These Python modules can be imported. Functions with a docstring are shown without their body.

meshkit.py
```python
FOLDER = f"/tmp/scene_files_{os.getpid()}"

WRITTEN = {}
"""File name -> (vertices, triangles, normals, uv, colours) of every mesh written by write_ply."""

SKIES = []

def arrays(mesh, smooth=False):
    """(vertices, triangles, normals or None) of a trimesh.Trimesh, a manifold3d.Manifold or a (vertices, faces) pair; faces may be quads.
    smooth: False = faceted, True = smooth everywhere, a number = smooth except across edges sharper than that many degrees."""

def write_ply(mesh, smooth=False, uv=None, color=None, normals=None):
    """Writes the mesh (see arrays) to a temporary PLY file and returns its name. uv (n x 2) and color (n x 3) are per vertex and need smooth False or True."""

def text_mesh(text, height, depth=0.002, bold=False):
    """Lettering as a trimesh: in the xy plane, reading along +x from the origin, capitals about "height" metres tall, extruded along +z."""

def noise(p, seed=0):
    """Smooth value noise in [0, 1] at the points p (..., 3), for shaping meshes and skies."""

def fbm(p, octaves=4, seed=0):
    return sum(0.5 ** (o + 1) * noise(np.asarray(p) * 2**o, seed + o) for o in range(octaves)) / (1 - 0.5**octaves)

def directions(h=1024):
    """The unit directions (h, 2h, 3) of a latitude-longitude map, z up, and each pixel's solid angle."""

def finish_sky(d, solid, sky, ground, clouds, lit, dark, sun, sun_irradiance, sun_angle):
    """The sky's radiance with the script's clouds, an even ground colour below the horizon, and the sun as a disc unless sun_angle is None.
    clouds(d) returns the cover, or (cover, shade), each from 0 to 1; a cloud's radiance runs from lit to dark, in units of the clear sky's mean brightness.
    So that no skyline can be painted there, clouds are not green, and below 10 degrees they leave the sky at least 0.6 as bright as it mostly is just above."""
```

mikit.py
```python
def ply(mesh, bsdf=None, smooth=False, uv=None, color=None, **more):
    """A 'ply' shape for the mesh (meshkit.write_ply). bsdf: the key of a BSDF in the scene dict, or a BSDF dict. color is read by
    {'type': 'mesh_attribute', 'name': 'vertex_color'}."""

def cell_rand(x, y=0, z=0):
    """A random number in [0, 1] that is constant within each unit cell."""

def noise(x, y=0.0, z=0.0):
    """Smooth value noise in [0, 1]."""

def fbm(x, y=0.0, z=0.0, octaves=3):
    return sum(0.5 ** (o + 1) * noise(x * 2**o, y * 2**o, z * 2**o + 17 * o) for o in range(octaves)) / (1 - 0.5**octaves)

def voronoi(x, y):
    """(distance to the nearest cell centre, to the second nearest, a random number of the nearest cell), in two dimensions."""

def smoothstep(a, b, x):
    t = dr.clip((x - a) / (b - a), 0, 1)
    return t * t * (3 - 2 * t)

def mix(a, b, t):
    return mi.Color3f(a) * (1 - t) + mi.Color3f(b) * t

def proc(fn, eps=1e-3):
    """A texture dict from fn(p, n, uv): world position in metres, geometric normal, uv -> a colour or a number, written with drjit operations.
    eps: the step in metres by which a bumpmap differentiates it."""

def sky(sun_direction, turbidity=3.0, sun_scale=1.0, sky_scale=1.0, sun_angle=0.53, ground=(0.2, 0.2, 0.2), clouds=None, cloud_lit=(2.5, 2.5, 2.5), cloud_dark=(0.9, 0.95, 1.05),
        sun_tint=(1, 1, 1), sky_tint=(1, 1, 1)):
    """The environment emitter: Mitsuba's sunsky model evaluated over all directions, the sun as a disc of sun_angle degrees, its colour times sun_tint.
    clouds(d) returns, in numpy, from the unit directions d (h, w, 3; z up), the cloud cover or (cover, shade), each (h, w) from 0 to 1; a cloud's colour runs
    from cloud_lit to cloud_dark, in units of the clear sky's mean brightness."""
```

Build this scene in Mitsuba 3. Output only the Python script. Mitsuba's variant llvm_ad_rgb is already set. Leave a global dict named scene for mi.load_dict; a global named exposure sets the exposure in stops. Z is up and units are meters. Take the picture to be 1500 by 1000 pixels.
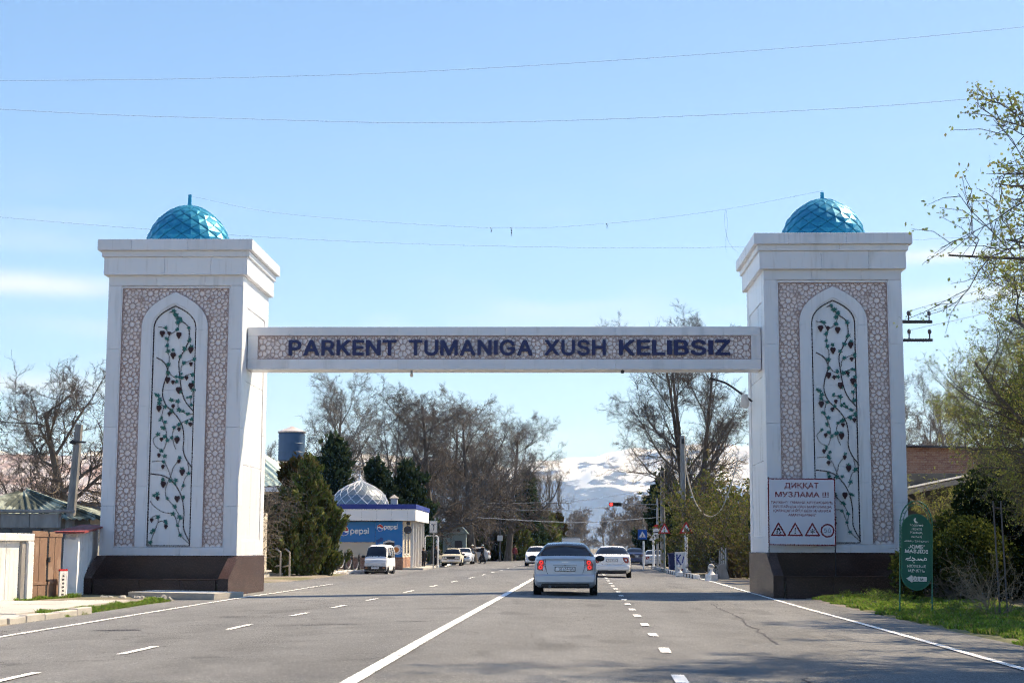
import math
import numpy as np
import trimesh
import drjit as dr
import mitsuba as mi
import shapely
from shapely.geometry import Polygon, LineString, MultiLineString, box as sbox
from shapely.ops import unary_union
import shapely.affinity
from scipy.interpolate import PchipInterpolator
import mikit
import meshkit
from mikit import proc, noise, fbm, voronoi, cell_rand, smoothstep, mix

T = mi.ScalarTransform4f
scene, labels = {}, {}

# ------------------------------------------------------------------ camera, sky, exposure
F_PX, PITCH, YAW, ROLL, EYE = 2306.86, 0.1305, 0.0283, 0.0031, 1.40
fw = np.array([-math.sin(YAW) * math.cos(PITCH), math.cos(YAW) * math.cos(PITCH), math.sin(PITCH)])
rt = np.array([math.cos(YAW), math.sin(YAW), 0.0])
upv = np.cross(rt, fw)
upv = -math.sin(ROLL) * rt + math.cos(ROLL) * upv
exposure = 2.35
scene['camera'] = {
    'type': 'perspective', 'fov': math.degrees(2 * math.atan(750 / F_PX)), 'fov_axis': 'x',
    'near_clip': 0.1, 'far_clip': 60000.0,
    'to_world': T().look_at(origin=[0, 0, EYE], target=[float(v) for v in np.array([0, 0, EYE]) + fw * 10], up=[float(v) for v in upv]),
    'medium': {'type': 'ref', 'id': 'air'},
}


def thin_cloud(d):
    """High thin streaks of cirrus low over the horizon, heavier far left and far right."""
    az = np.degrees(np.arctan2(d[..., 0], d[..., 1]))
    el = np.degrees(np.arcsin(np.clip(d[..., 2], -1, 1)))
    c = meshkit.fbm(np.stack([az * 0.16, el * 1.05, az * 0 + 3.3], -1), 4, 5)
    fine = meshkit.fbm(np.stack([az * 0.5, el * 3.5, az * 0 + 1.3], -1), 4, 8)
    band = np.exp(-((el - 8.0) / 4.2) ** 2)
    thin = np.clip((c - 0.55) * 3.6, 0, 1) * band * 0.35
    streak = 0
    for a, e, wa, we, k in ((-19.0, 9.0, 4.5, 0.36, 0.75), (-12.5, 7.6, 6.0, 0.30, 0.35), (14.0, 10.3, 2.2, 0.22, 0.8), (15.5, 8.9, 3.0, 0.30, 0.6), (-18.5, 5.6, 4.0, 0.35, 0.5), (34, 12, 9, 0.8, 0.6), (-45, 10, 12, 0.9, 0.6)):
        streak = streak + k * np.exp(-((az - a) / wa) ** 2 - ((el - e + 0.5 * (c - 0.5)) / we) ** 2)
    return np.clip(thin + 0.95 * streak * np.clip(0.25 + 1.5 * fine, 0, 1), 0, 0.9)


SUN = (0.70, 0.55, 1.0)
scene['sky'] = mikit.sky(SUN, turbidity=2.5, sun_scale=1.2, sky_tint=(1.03, 1.055, 1.10), clouds=thin_cloud, cloud_lit=(2.3, 2.35, 2.4))

# the air between here and the mountains
scene['air'] = {'type': 'homogeneous', 'albedo': {'type': 'rgb', 'value': [0.95, 0.95, 0.95]}, 'sigma_t': {'type': 'rgb', 'value': [1.5e-5, 3.0e-5, 6.2e-5]}}

rng = np.random.default_rng(11)


# ------------------------------------------------------------------ names and entries
def numbered(key):
    if key not in scene and key not in labels:
        return key
    k = 1
    while '%s_%03d' % (key, k) in scene or '%s_%03d' % (key, k) in labels:
        k += 1
    return '%s_%03d' % (key, k)


def thing(name, label, cat, group=None):
    key = numbered(name)
    labels[key] = {'label': label, 'category': cat}
    if group:
        labels[key]['group'] = group
    return key


def put(name, mesh, mat, parent=None, smooth=False, label=None, kind=None, color=None, mtx=None):
    key = numbered((parent + '__' + name) if parent else name)
    if isinstance(mesh, M):
        mesh = mesh.out()
    scene[key] = mikit.ply(mesh, mat, smooth=smooth, color=color)
    if mtx is not None:
        scene[key]['to_world'] = T(np.asarray(mtx, float).tolist())
    e = {}
    if label:
        e['label'] = label
    if kind:
        e['kind'] = kind
    if e:
        labels[key] = e
    return key


def again(name, src, mtx, parent=None):
    """One more copy of an entry's mesh under a key of its own."""
    key = numbered((parent + '__' + name) if parent else name)
    scene[key] = {**(scene[src] if isinstance(src, str) else src), 'to_world': T(np.asarray(mtx, float).tolist())}
    return key


def lone(name, mesh, mat, label, cat, smooth=False, group=None):
    key = thing(name, label, cat, group)
    scene[key] = mikit.ply(mesh.out() if isinstance(mesh, M) else mesh, mat, smooth=smooth)
    return key


# ------------------------------------------------------------------ meshes
def rotz(a):
    c, s = math.cos(a), math.sin(a)
    return np.array([[c, -s, 0], [s, c, 0], [0, 0, 1.0]])


def rotx(a):
    c, s = math.cos(a), math.sin(a)
    return np.array([[1, 0, 0], [0, c, -s], [0, s, c]])


def roty(a):
    c, s = math.cos(a), math.sin(a)
    return np.array([[c, 0, s], [0, 1, 0], [-s, 0, c]])


def mat4(loc=(0, 0, 0), R=None, s=1.0):
    m = np.eye(4)
    m[:3, :3] = (np.eye(3) if R is None else R) @ (np.diag(s) if np.ndim(s) else np.eye(3) * s)
    m[:3, 3] = loc
    return m


BOXF = np.array([[0, 2, 3], [0, 3, 1], [4, 5, 7], [4, 7, 6], [0, 1, 5], [0, 5, 4], [2, 6, 7], [2, 7, 3], [0, 4, 6], [0, 6, 2], [1, 3, 7], [1, 7, 5]])


class M:
    """Collects pieces of ONE part."""

    def __init__(self):
        self.v, self.f, self.n = [], [], 0

    def add(self, v, f):
        v, f = np.asarray(v, float), np.asarray(f, int)
        if f.ndim == 2 and f.shape[1] == 4:
            f = np.vstack([f[:, [0, 1, 2]], f[:, [0, 2, 3]]])
        self.v.append(v)
        self.f.append(f + self.n)
        self.n += len(v)
        return self

    def mesh(self, m):
        return self.add(m.vertices, m.faces)

    def box(self, x0, x1, y0, y1, z0, z1, ch=0.0):
        if ch <= 0:
            v = np.array([[x, y, z] for x in (x0, x1) for y in (y0, y1) for z in (z0, z1)], float)
            return self.add(v, BOXF)
        pts = []
        for x, sx in ((x0, 1), (x1, -1)):
            for y, sy in ((y0, 1), (y1, -1)):
                for z, sz in ((z0, 1), (z1, -1)):
                    pts += [[x + sx * ch, y + sy * ch, z], [x + sx * ch, y, z + sz * ch], [x, y + sy * ch, z + sz * ch]]
        return self.mesh(trimesh.convex.convex_hull(np.array(pts)))

    def hull(self, pts):
        return self.mesh(trimesh.convex.convex_hull(np.asarray(pts, float)))

    def tube(self, pts, r, n=6, caps=True):
        v, f = tubes(np.asarray(pts, float)[None], np.broadcast_to(np.asarray(r, float), (len(pts),))[None], n)
        if caps:
            k = len(v)
            v = np.vstack([v, np.asarray(pts[0], float), np.asarray(pts[-1], float)])
            i = np.arange(n)
            last = (len(pts) - 1) * n
            f = np.vstack([f, np.stack([i * 0 + k, (i + 1) % n, i], 1), np.stack([i * 0 + k + 1, last + i, last + (i + 1) % n], 1)])
        return self.add(v, f)

    def lathe(self, prof, c=(0, 0, 0), n=16, axis='z'):
        prof = np.asarray(prof, float)
        a = np.arange(n) * 2 * np.pi / n
        v = np.stack([prof[:, None, 0] * np.cos(a), prof[:, None, 0] * np.sin(a), np.repeat(prof[:, 1:2], n, 1)], -1).reshape(-1, 3)
        i, j = np.meshgrid(np.arange(len(prof) - 1), np.arange(n), indexing='ij')
        q = np.stack([i * n + j, i * n + (j + 1) % n, (i + 1) * n + (j + 1) % n, (i + 1) * n + j], -1).reshape(-1, 4)
        if axis == 'y':
            v = v[:, [0, 2, 1]] * [1, 1, -1]
        if axis == 'x':
            v = v[:, [2, 0, 1]]
        return self.add(v + np.asarray(c, float), q)

    def prism(self, poly, h, frame='xz', at=0.0):
        """A polygon of two axes extruded along the third from at to at + h."""
        if not isinstance(poly, (list, np.ndarray)):
            geoms = list(getattr(poly, 'geoms', [poly]))
        else:
            geoms = [Polygon(poly)]
        for g in geoms:
            if g.is_empty or g.geom_type != 'Polygon' or g.area < 1e-7:
                continue
            m = trimesh.creation.extrude_polygon(g, h, engine='earcut')
            v, f = np.array(m.vertices), np.array(m.faces)
            if frame == 'xz':
                v = np.stack([v[:, 0], at + v[:, 2], v[:, 1]], 1)
                f = f[:, ::-1]
            elif frame == 'yz':
                v = np.stack([at + v[:, 2], v[:, 0], v[:, 1]], 1)
            else:
                v = v + [0, 0, at]
            self.add(v, f)
        return self

    def xf(self, m):
        m = np.asarray(m, float)
        if m.shape == (3, 3):
            m = mat4(R=m)
        flip = np.linalg.det(m[:3, :3]) < 0
        self.v = [v @ m[:3, :3].T + m[:3, 3] for v in self.v]
        if flip:
            self.f = [f[:, ::-1] for f in self.f]
        return self

    def out(self):
        return (np.vstack(self.v), np.vstack(self.f))


def tubes(P, R, sides):
    """Many polylines (n, k, 3) with radii (n, k) as open tubes, in one go."""
    n, k, _ = P.shape
    t = np.gradient(P, axis=1)
    t /= np.linalg.norm(t, axis=2, keepdims=True) + 1e-12
    ref = np.where(np.abs(t[:, :1, 2:]) < 0.9, np.array([0, 0, 1.0]), np.array([1.0, 0, 0]))
    a = np.cross(t, np.broadcast_to(ref, t.shape))
    a /= np.linalg.norm(a, axis=2, keepdims=True) + 1e-12
    b = np.cross(t, a)
    ang = np.arange(sides) * 2 * np.pi / sides
    v = P[:, :, None] + R[:, :, None, None] * (np.cos(ang)[:, None] * a[:, :, None] + np.sin(ang)[:, None] * b[:, :, None])
    i, j, s = np.meshgrid(np.arange(n), np.arange(k - 1), np.arange(sides), indexing='ij')
    base = (i * k + j) * sides
    q = np.stack([base + s, base + sides + s, base + sides + (s + 1) % sides, base + (s + 1) % sides], -1).reshape(-1, 4)
    q = q[:, ::-1]
    return v.reshape(-1, 3), np.vstack([q[:, [0, 1, 2]], q[:, [0, 2, 3]]])


def spline(pts, n=8):
    """Catmull-Rom through the points."""
    p = np.asarray(pts, float)
    p = np.vstack([2 * p[0] - p[1], p, 2 * p[-1] - p[-2]])
    out = []
    for i in range(1, len(p) - 2):
        for t in np.arange(n) / n:
            out.append(0.5 * (2 * p[i] + (p[i + 1] - p[i - 1]) * t + (2 * p[i - 1] - 5 * p[i] + 4 * p[i + 1] - p[i + 2]) * t * t + (3 * p[i] - p[i - 1] - 3 * p[i + 1] + p[i + 2]) * t ** 3))
    out.append(p[-2])
    return np.array(out)


def lettering(text, height, width=None, depth=0.006, bold=True):
    """A line of raised lettering centred on x = 0, baseline z = 0, facing -y."""
    m = meshkit.text_mesh(text, height, depth, bold)
    v, f = np.array(m.vertices), np.array(m.faces)
    v[:, 0] -= (v[:, 0].min() + v[:, 0].max()) / 2
    if width:
        v[:, 0] *= width / (v[:, 0].max() - v[:, 0].min())
    return np.stack([v[:, 0], -v[:, 2], v[:, 1]], 1), f


def heavy(text, height, fat):
    """The outline of a line of lettering as a polygon (x, z), fattened."""
    m = meshkit.text_mesh(text, height, 0.01, True)
    low = np.isclose(m.triangles_center[:, 2], m.vertices[:, 2].min())
    q = unary_union([Polygon(t[:, :2]).buffer(1e-5) for t in m.triangles[low]])
    return q.buffer(fat, join_style=2).simplify(height * 0.006)


# ------------------------------------------------------------------ materials
def mat(name, color, rough=0.6, metallic=0.0, spec=0.5, coat=0.0, bump=None, bump_scale=1.0, two=True, eps=1e-3):
    c = {'type': 'rgb', 'value': list(color)} if isinstance(color, (tuple, list)) else color
    d = {'type': 'principled', 'base_color': c, 'roughness': rough, 'metallic': metallic, 'specular': spec}
    if coat:
        d['clearcoat'] = coat
        d['clearcoat_gloss'] = 0.9
    if bump is not None:
        d = {'type': 'bumpmap', 'arbitrary': proc(bump, eps), 'scale': bump_scale, 'bsdf': d}
    scene[name] = {'type': 'twosided', 'bsdf': d} if two else d
    return name


def rgb(r, g, b):
    return mi.Color3f(r, g, b)


def t_asphalt(p, n, uv):
    big = fbm(p.x * 0.25, p.y * 0.06, 1.0, 3)
    mid = fbm(p.x * 2.1, p.y * 1.3, 4.0, 3)
    grain = noise(p.x * 62, p.y * 62, 2.0)
    chip = smoothstep(0.80, 0.90, noise(p.x * 38, p.y * 38, 7.0))
    d1, d2, w = voronoi(p.x * 0.55 + 0.9 * (mid - 0.5), p.y * 0.22 + 0.9 * (fbm(p.x * 1.7, p.y * 1.7, 9.0, 2) - 0.5))
    crack = (1 - smoothstep(0.004, 0.016, d2 - d1)) * smoothstep(0.52, 0.62, noise(p.x * 0.35, p.y * 0.11, 21.0))
    lane = p.x - 0.0175 * p.y
    track = smoothstep(0.35, 0.65, noise(lane * 1.15 + 0.4 * mid, p.y * 0.02, 14.0))
    v = 0.142 + 0.060 * (big - 0.5) + 0.050 * (mid - 0.5) + 0.075 * (grain - 0.5) + 0.06 * chip - 0.016 * track
    spots = smoothstep(0.70, 0.80, fbm(p.x * 1.1, p.y * 0.35, 31.0, 3))
    v = v * (1 - 0.22 * spots) * (1 - 0.55 * crack)
    return rgb(v * 0.98, v * 0.99, v * 0.975)


def t_paint_road(p, n, uv):
    w = fbm(p.x * 9, p.y * 5, 3.0, 3)
    fine = noise(p.x * 45, p.y * 45, 5.0)
    k = smoothstep(0.60, 0.74, w * 0.65 + fine * 0.38)
    return mix((0.72, 0.72, 0.69), (0.25, 0.25, 0.24), k)


def t_ground(p, n, uv):
    a = fbm(p.x * 0.5, p.y * 0.5, 2.0, 4)
    b = noise(p.x * 22, p.y * 22, 3.0)
    c = smoothstep(0.55, 0.7, fbm(p.x * 0.16, p.y * 0.16, 8.0, 3))
    v = 0.75 + 0.5 * a + 0.3 * (b - 0.5)
    return mix((0.20, 0.175, 0.14), (0.13, 0.13, 0.075), c) * v


def t_concrete(p, n, uv):
    a = fbm(p.x * 1.6, p.y * 1.6, p.z * 1.6, 4)
    b = noise(p.x * 40, p.y * 40, p.z * 40)
    s = smoothstep(0.58, 0.75, fbm(p.x * 0.9, p.y * 0.9, p.z * 2.5 + 9, 3))
    return rgb(0.42, 0.40, 0.355) * (0.78 + 0.34 * a + 0.16 * (b - 0.5)) * (1 - 0.22 * s)


def panel_look(tone, seed):
    """White composite sheet with dust runs and small rust drips."""

    def fn(p, n, uv):
        a = fbm(p.x * 5 + seed, p.y * 5, p.z * 0.45, 3)
        d = smoothstep(0.54, 0.80, a) * smoothstep(0.3, 0.7, noise(p.x * 2.0, p.y * 2.0 + seed, p.z * 0.25))
        fine = smoothstep(0.60, 0.85, fbm(p.x * 17 + seed, p.y * 17, p.z * 1.1, 3))
        sp = smoothstep(0.80, 0.9, noise(p.x * 26, p.y * 26, p.z * 18))
        c = mix((0.67 * tone, 0.68 * tone, 0.69 * tone), (0.38, 0.38, 0.36), 0.42 * d + 0.10 * sp)
        return mix(c, (0.40, 0.35, 0.30), 0.20 * fine)

    return fn


def t_granite(p, n, uv):
    s = noise(p.x * 70, p.y * 70, p.z * 70)
    b = fbm(p.x * 1.1, p.y * 1.1, p.z * 1.6, 3)
    dust = smoothstep(0.50, 0.72, fbm(p.x * 1.5, p.y * 1.5, p.z * 3.0 + 4, 4))
    c = mix((0.034, 0.018, 0.014), (0.095, 0.052, 0.042), smoothstep(0.45, 0.8, s))
    return mix(c * (0.75 + 0.5 * b), (0.23, 0.19, 0.165), 0.06 * dust)


def t_granite_rough(p, n, uv):
    return 0.22 + 0.25 * fbm(p.x * 1.5, p.y * 1.5, p.z * 3.0 + 4, 3)


def t_whitewash(p, n, uv):
    a = fbm(p.x * 0.8, p.y * 0.8, p.z * 1.4, 4)
    run = smoothstep(0.55, 0.8, fbm(p.x * 7, p.y * 7, p.z * 0.6, 3))
    pl = smoothstep(0.66, 0.76, fbm(p.x * 2.6, p.y * 2.6, p.z * 3 + 5, 3))
    return mix((0.74, 0.73, 0.70), (0.42, 0.40, 0.37), 0.30 * run + 0.30 * pl + 0.2 * (a - 0.5))


def t_rust_roof(p, n, uv):
    a = fbm(p.x * 1.2, p.y * 1.2, p.z * 1.2, 3)
    return mix((0.24, 0.035, 0.03), (0.12, 0.05, 0.04), smoothstep(0.4, 0.65, a))


def t_asbestos(p, n, uv):
    a = smoothstep(0.42, 0.62, fbm(p.x * 2.4, p.y * 2.4, p.z * 2.4, 4))
    return mix((0.05, 0.065, 0.055), (0.32, 0.36, 0.30), a)


def t_pale_roof(p, n, uv):
    a = fbm(p.x * 0.5, p.y * 0.8, p.z * 1.2, 4)
    st = smoothstep(0.45, 0.62, a)
    return mix((0.52, 0.48, 0.46), (0.44, 0.34, 0.31), st)


def t_bark(p, n, uv):
    a = fbm(p.x * 8, p.y * 8, p.z * 2.2, 3)
    return mix((0.07, 0.058, 0.046), (0.19, 0.165, 0.135), a)


def t_bark_pale(p, n, uv):
    a = fbm(p.x * 2.2, p.y * 2.2, p.z * 1.1, 3)
    return mix((0.12, 0.105, 0.085), (0.33, 0.30, 0.25), smoothstep(0.35, 0.65, a))


def t_snow(p, n, uv):
    a = fbm(p.x * 0.0021, p.y * 0.0021, p.z * 0.004, 5)
    b = fbm(p.x * 0.009, p.y * 0.009, p.z * 0.02, 4)
    steep = 1 - n.z
    rock = smoothstep(0.545, 0.60, a * 0.55 + b * 0.30 + steep * 0.36)
    low = 1 - smoothstep(470.0, 560.0, p.z + 620 * (a - 0.5) + 330 * (b - 0.5))
    k = dr.maximum(rock, low)
    return mix((0.74, 0.76, 0.79), (0.06, 0.065, 0.07), k * 0.94)


def t_brick(p, n, uv):
    row = dr.floor(p.z / 0.085)
    u = (p.x + p.y) / 0.26 + 0.5 * (row - 2 * dr.floor(row / 2))
    fu, fz = u - dr.floor(u), p.z / 0.085 - row
    joint = dr.select((fu < 0.05) | (fz < 0.16), mi.Float(1), mi.Float(0))
    r = cell_rand(u, row, 3)
    c = mix((0.22, 0.10, 0.065), (0.34, 0.19, 0.12), r)
    return mix(c, (0.36, 0.32, 0.28), joint * 0.8)


def t_wood_door(p, n, uv):
    g = fbm(p.x * 16, p.y * 16, p.z * 1.2, 4)
    wear = smoothstep(0.58, 0.72, fbm(p.x * 4, p.y * 4, p.z * 1.5 + 3, 3))
    return mix(mix((0.19, 0.11, 0.07), (0.27, 0.17, 0.115), g), (0.38, 0.27, 0.20), 0.5 * wear)


def t_weathered(p, n, uv):
    g = fbm(p.x * 9, p.y * 9, p.z * 2.0, 4)
    return mix((0.16, 0.15, 0.135), (0.40, 0.385, 0.36), g)


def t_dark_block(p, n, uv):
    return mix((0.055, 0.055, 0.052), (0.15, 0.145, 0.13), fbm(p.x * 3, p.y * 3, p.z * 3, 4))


def t_soil(p, n, uv):
    return mix((0.06, 0.05, 0.035), (0.20, 0.16, 0.11), fbm(p.x * 5, p.y * 5, p.z * 5, 4))


def t_kerb(p, n, uv):
    k = smoothstep(0.52, 0.66, fbm(p.x * 3.5, p.y * 3.5, p.z * 6, 3))
    return mix((0.74, 0.73, 0.70), (0.33, 0.31, 0.28), k)


def t_dome(p, n, uv):
    a = fbm(p.x * 3.1, p.y * 3.1, p.z * 3.1, 3)
    return mix((0.014, 0.22, 0.37), (0.035, 0.33, 0.47), a)


mat('m_asphalt', proc(t_asphalt), 0.85, spec=0.3)
mat('m_paint_road', proc(t_paint_road), 0.7)
mat('m_ground', proc(t_ground), 0.95, spec=0.1)
mat('m_concrete', proc(t_concrete), 0.9, spec=0.2)
mat('m_panel', proc(panel_look(1.0, 0.0)), 0.38, spec=0.5)
mat('m_panel_b', proc(panel_look(0.955, 3.7)), 0.42, spec=0.5)
mat('m_panel_c', proc(panel_look(1.035, 8.1)), 0.36, spec=0.5)
PANELS = ('m_panel', 'm_panel', 'm_panel_b', 'm_panel_c')
mat('m_joint', (0.22, 0.22, 0.22), 0.8)
mat('m_granite', proc(t_granite), proc(t_granite_rough), spec=0.3)
mat('m_whitewash', proc(t_whitewash), 0.9, spec=0.15)
mat('m_rust_roof', proc(t_rust_roof), 0.6)
mat('m_asbestos', proc(t_asbestos), 0.9)
mat('m_pale_roof', proc(t_pale_roof), 0.6)
mat('m_bark', proc(t_bark), 0.95, spec=0.1)
mat('m_bark_pale', proc(t_bark_pale), 0.95, spec=0.1)
mat('m_twig', (0.115, 0.10, 0.088), 0.9, spec=0.15)
mat('m_twig_grey', (0.17, 0.15, 0.13), 0.9, spec=0.15)
mat('m_twig_dry', (0.23, 0.19, 0.14), 0.9, spec=0.15)
mat('m_dark_block', proc(t_dark_block), 0.95)
mat('m_grey_green', (0.20, 0.25, 0.235), 0.6)
mat('m_snow', proc(t_snow), 0.9, spec=0.1)
mat('m_brick', proc(t_brick), 0.95)
mat('m_door_wood', proc(t_wood_door), 0.8)
mat('m_weathered', proc(t_weathered), 0.9)
mat('m_soil', proc(t_soil), 0.95, spec=0.1)
mat('m_kerb_paint', proc(t_kerb), 0.9)
mat('m_dome', proc(t_dome), 0.30, metallic=0.45, spec=0.6)
mat('m_dome_under', (0.006, 0.055, 0.10), 0.6)
mat('m_lattice', (0.34, 0.24, 0.215), 0.5)
mat('m_lattice_back', (0.77, 0.73, 0.705), 0.7)
mat('m_iron', (0.022, 0.022, 0.024), 0.55)
mat('m_vine', (0.035, 0.028, 0.03), 0.5)
mat('m_vine_leaf', (0.010, 0.115, 0.10), 0.45)
mat('m_grape', (0.035, 0.012, 0.014), 0.45)
mat('m_letter_blue', (0.002, 0.006, 0.075), 0.35)
mat('m_white', (0.78, 0.78, 0.77), 0.5)
mat('m_dull_white', (0.62, 0.62, 0.60), 0.7)
mat('m_cream', (0.56, 0.50, 0.40), 0.8)
mat('m_grey_metal', (0.30, 0.31, 0.32), 0.45, metallic=0.3)
mat('m_dome_grey', (0.20, 0.23, 0.24), 0.35, metallic=0.4)
mat('m_zinc', (0.46, 0.49, 0.51), 0.38, metallic=0.6)
mat('m_dark_grey', (0.05, 0.05, 0.055), 0.7)
mat('m_rubber', (0.016, 0.016, 0.017), 0.85, spec=0.2)
mat('m_black', (0.012, 0.012, 0.013), 0.4)
mat('m_red', (0.45, 0.02, 0.02), 0.45)
mat('m_dark_red', (0.16, 0.008, 0.014), 0.5)
mat('m_blue', (0.015, 0.10, 0.42), 0.45)
mat('m_ad_blue', (0.006, 0.155, 0.44), 0.4)
mat('m_ad_deep', (0.008, 0.06, 0.24), 0.4)
mat('m_navy', (0.012, 0.03, 0.22), 0.45)
mat('m_sign_green', (0.0, 0.095, 0.065), 0.45)
mat('m_post_green', (0.02, 0.14, 0.09), 0.5)
mat('m_yellow', (0.55, 0.36, 0.03), 0.5)
mat('m_orange', (0.62, 0.22, 0.05), 0.5)
mat('m_signal_green', (0.02, 0.28, 0.09), 0.5)
mat('m_pale_green', (0.40, 0.50, 0.43), 0.55)
mat('m_tank_blue', (0.06, 0.125, 0.22), 0.5)
mat('m_car_silver', (0.50, 0.525, 0.55), 0.30, metallic=0.2, coat=1.0)
mat('m_car_white', (0.74, 0.74, 0.73), 0.3, coat=1.0)
mat('m_car_beige', (0.60, 0.55, 0.42), 0.35, coat=0.8)
mat('m_car_blue', (0.015, 0.03, 0.09), 0.3, coat=1.0)
mat('m_car_grey', (0.30, 0.33, 0.36), 0.3, metallic=0.3, coat=1.0)
mat('m_car_red', (0.30, 0.02, 0.02), 0.3, coat=1.0)
mat('m_glass_dark', (0.010, 0.012, 0.018), 0.06, spec=0.6)
mat('m_lamp_red', (0.24, 0.006, 0.007), 0.18, spec=0.6, coat=1.0)
mat('m_lamp_clear', (0.62, 0.63, 0.65), 0.15, spec=0.6)
mat('m_chrome', (0.65, 0.66, 0.68), 0.2, metallic=0.9)
mat('m_skin', (0.42, 0.25, 0.17), 0.7)
mat('m_cloth_black', (0.016, 0.016, 0.02), 0.9)
mat('m_cloth_grey', (0.10, 0.10, 0.11), 0.9)
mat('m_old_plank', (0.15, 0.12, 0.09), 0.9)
mat('m_skip_blue', (0.010, 0.02, 0.10), 0.5)
mat('m_zinc_old', (0.36, 0.36, 0.35), 0.7)
mat('m_board', (0.60, 0.61, 0.66), 0.6)
mat('m_ink', (0.03, 0.07, 0.12), 0.6)
mat('m_cable', (0.45, 0.48, 0.50), 0.7)
mat('m_cable_pale', (0.52, 0.47, 0.40), 0.8)


def leaf_mat(name, trans=0.7):
    scene[name] = {'type': 'principledthin', 'base_color': {'type': 'mesh_attribute', 'name': 'vertex_color'}, 'roughness': 0.6, 'diff_trans': trans, 'spec_trans': 0.0, 'eta': 1.35}


leaf_mat('m_leaf', 0.7)
leaf_mat('m_needle', 0.35)


# ------------------------------------------------------------------ the lie of the land
def ss(a, b, x):
    t = np.clip((np.asarray(x, float) - a) / (b - a), 0, 1)
    return t * t * (3 - 2 * t)


def mid_x(Y):
    """Centre line of the road."""
    return -2.15 + 0.0175 * np.asarray(Y, float)


def road_z(X, Y):
    """Crowned carriageway, a little lower along both sides beyond the gate."""
    X, Y = np.asarray(X, float), np.asarray(Y, float)
    z = 0.14 - 0.019 * np.minimum(np.abs(X - mid_x(Y)), 9)
    z = z - 0.17 * ss(-7.6, -9.6, X) * ss(58, 80, Y) * (1 - ss(125, 160, Y))
    return z - 0.17 * ss(5.5, 8.0, X - 0.0175 * Y + 0.5) * ss(70, 100, Y) * (1 - ss(150, 190, Y))


def right_edge(Y):
    return 7.05 + 0.012 * (np.asarray(Y, float) - 30) + 0.0


def left_edge(Y):
    Y = np.asarray(Y, float)
    return -10.05 - 0.35 * ss(30, 42, Y) - 2.3 * ss(50, 68, Y) + 1.6 * ss(135, 165, Y)


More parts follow.
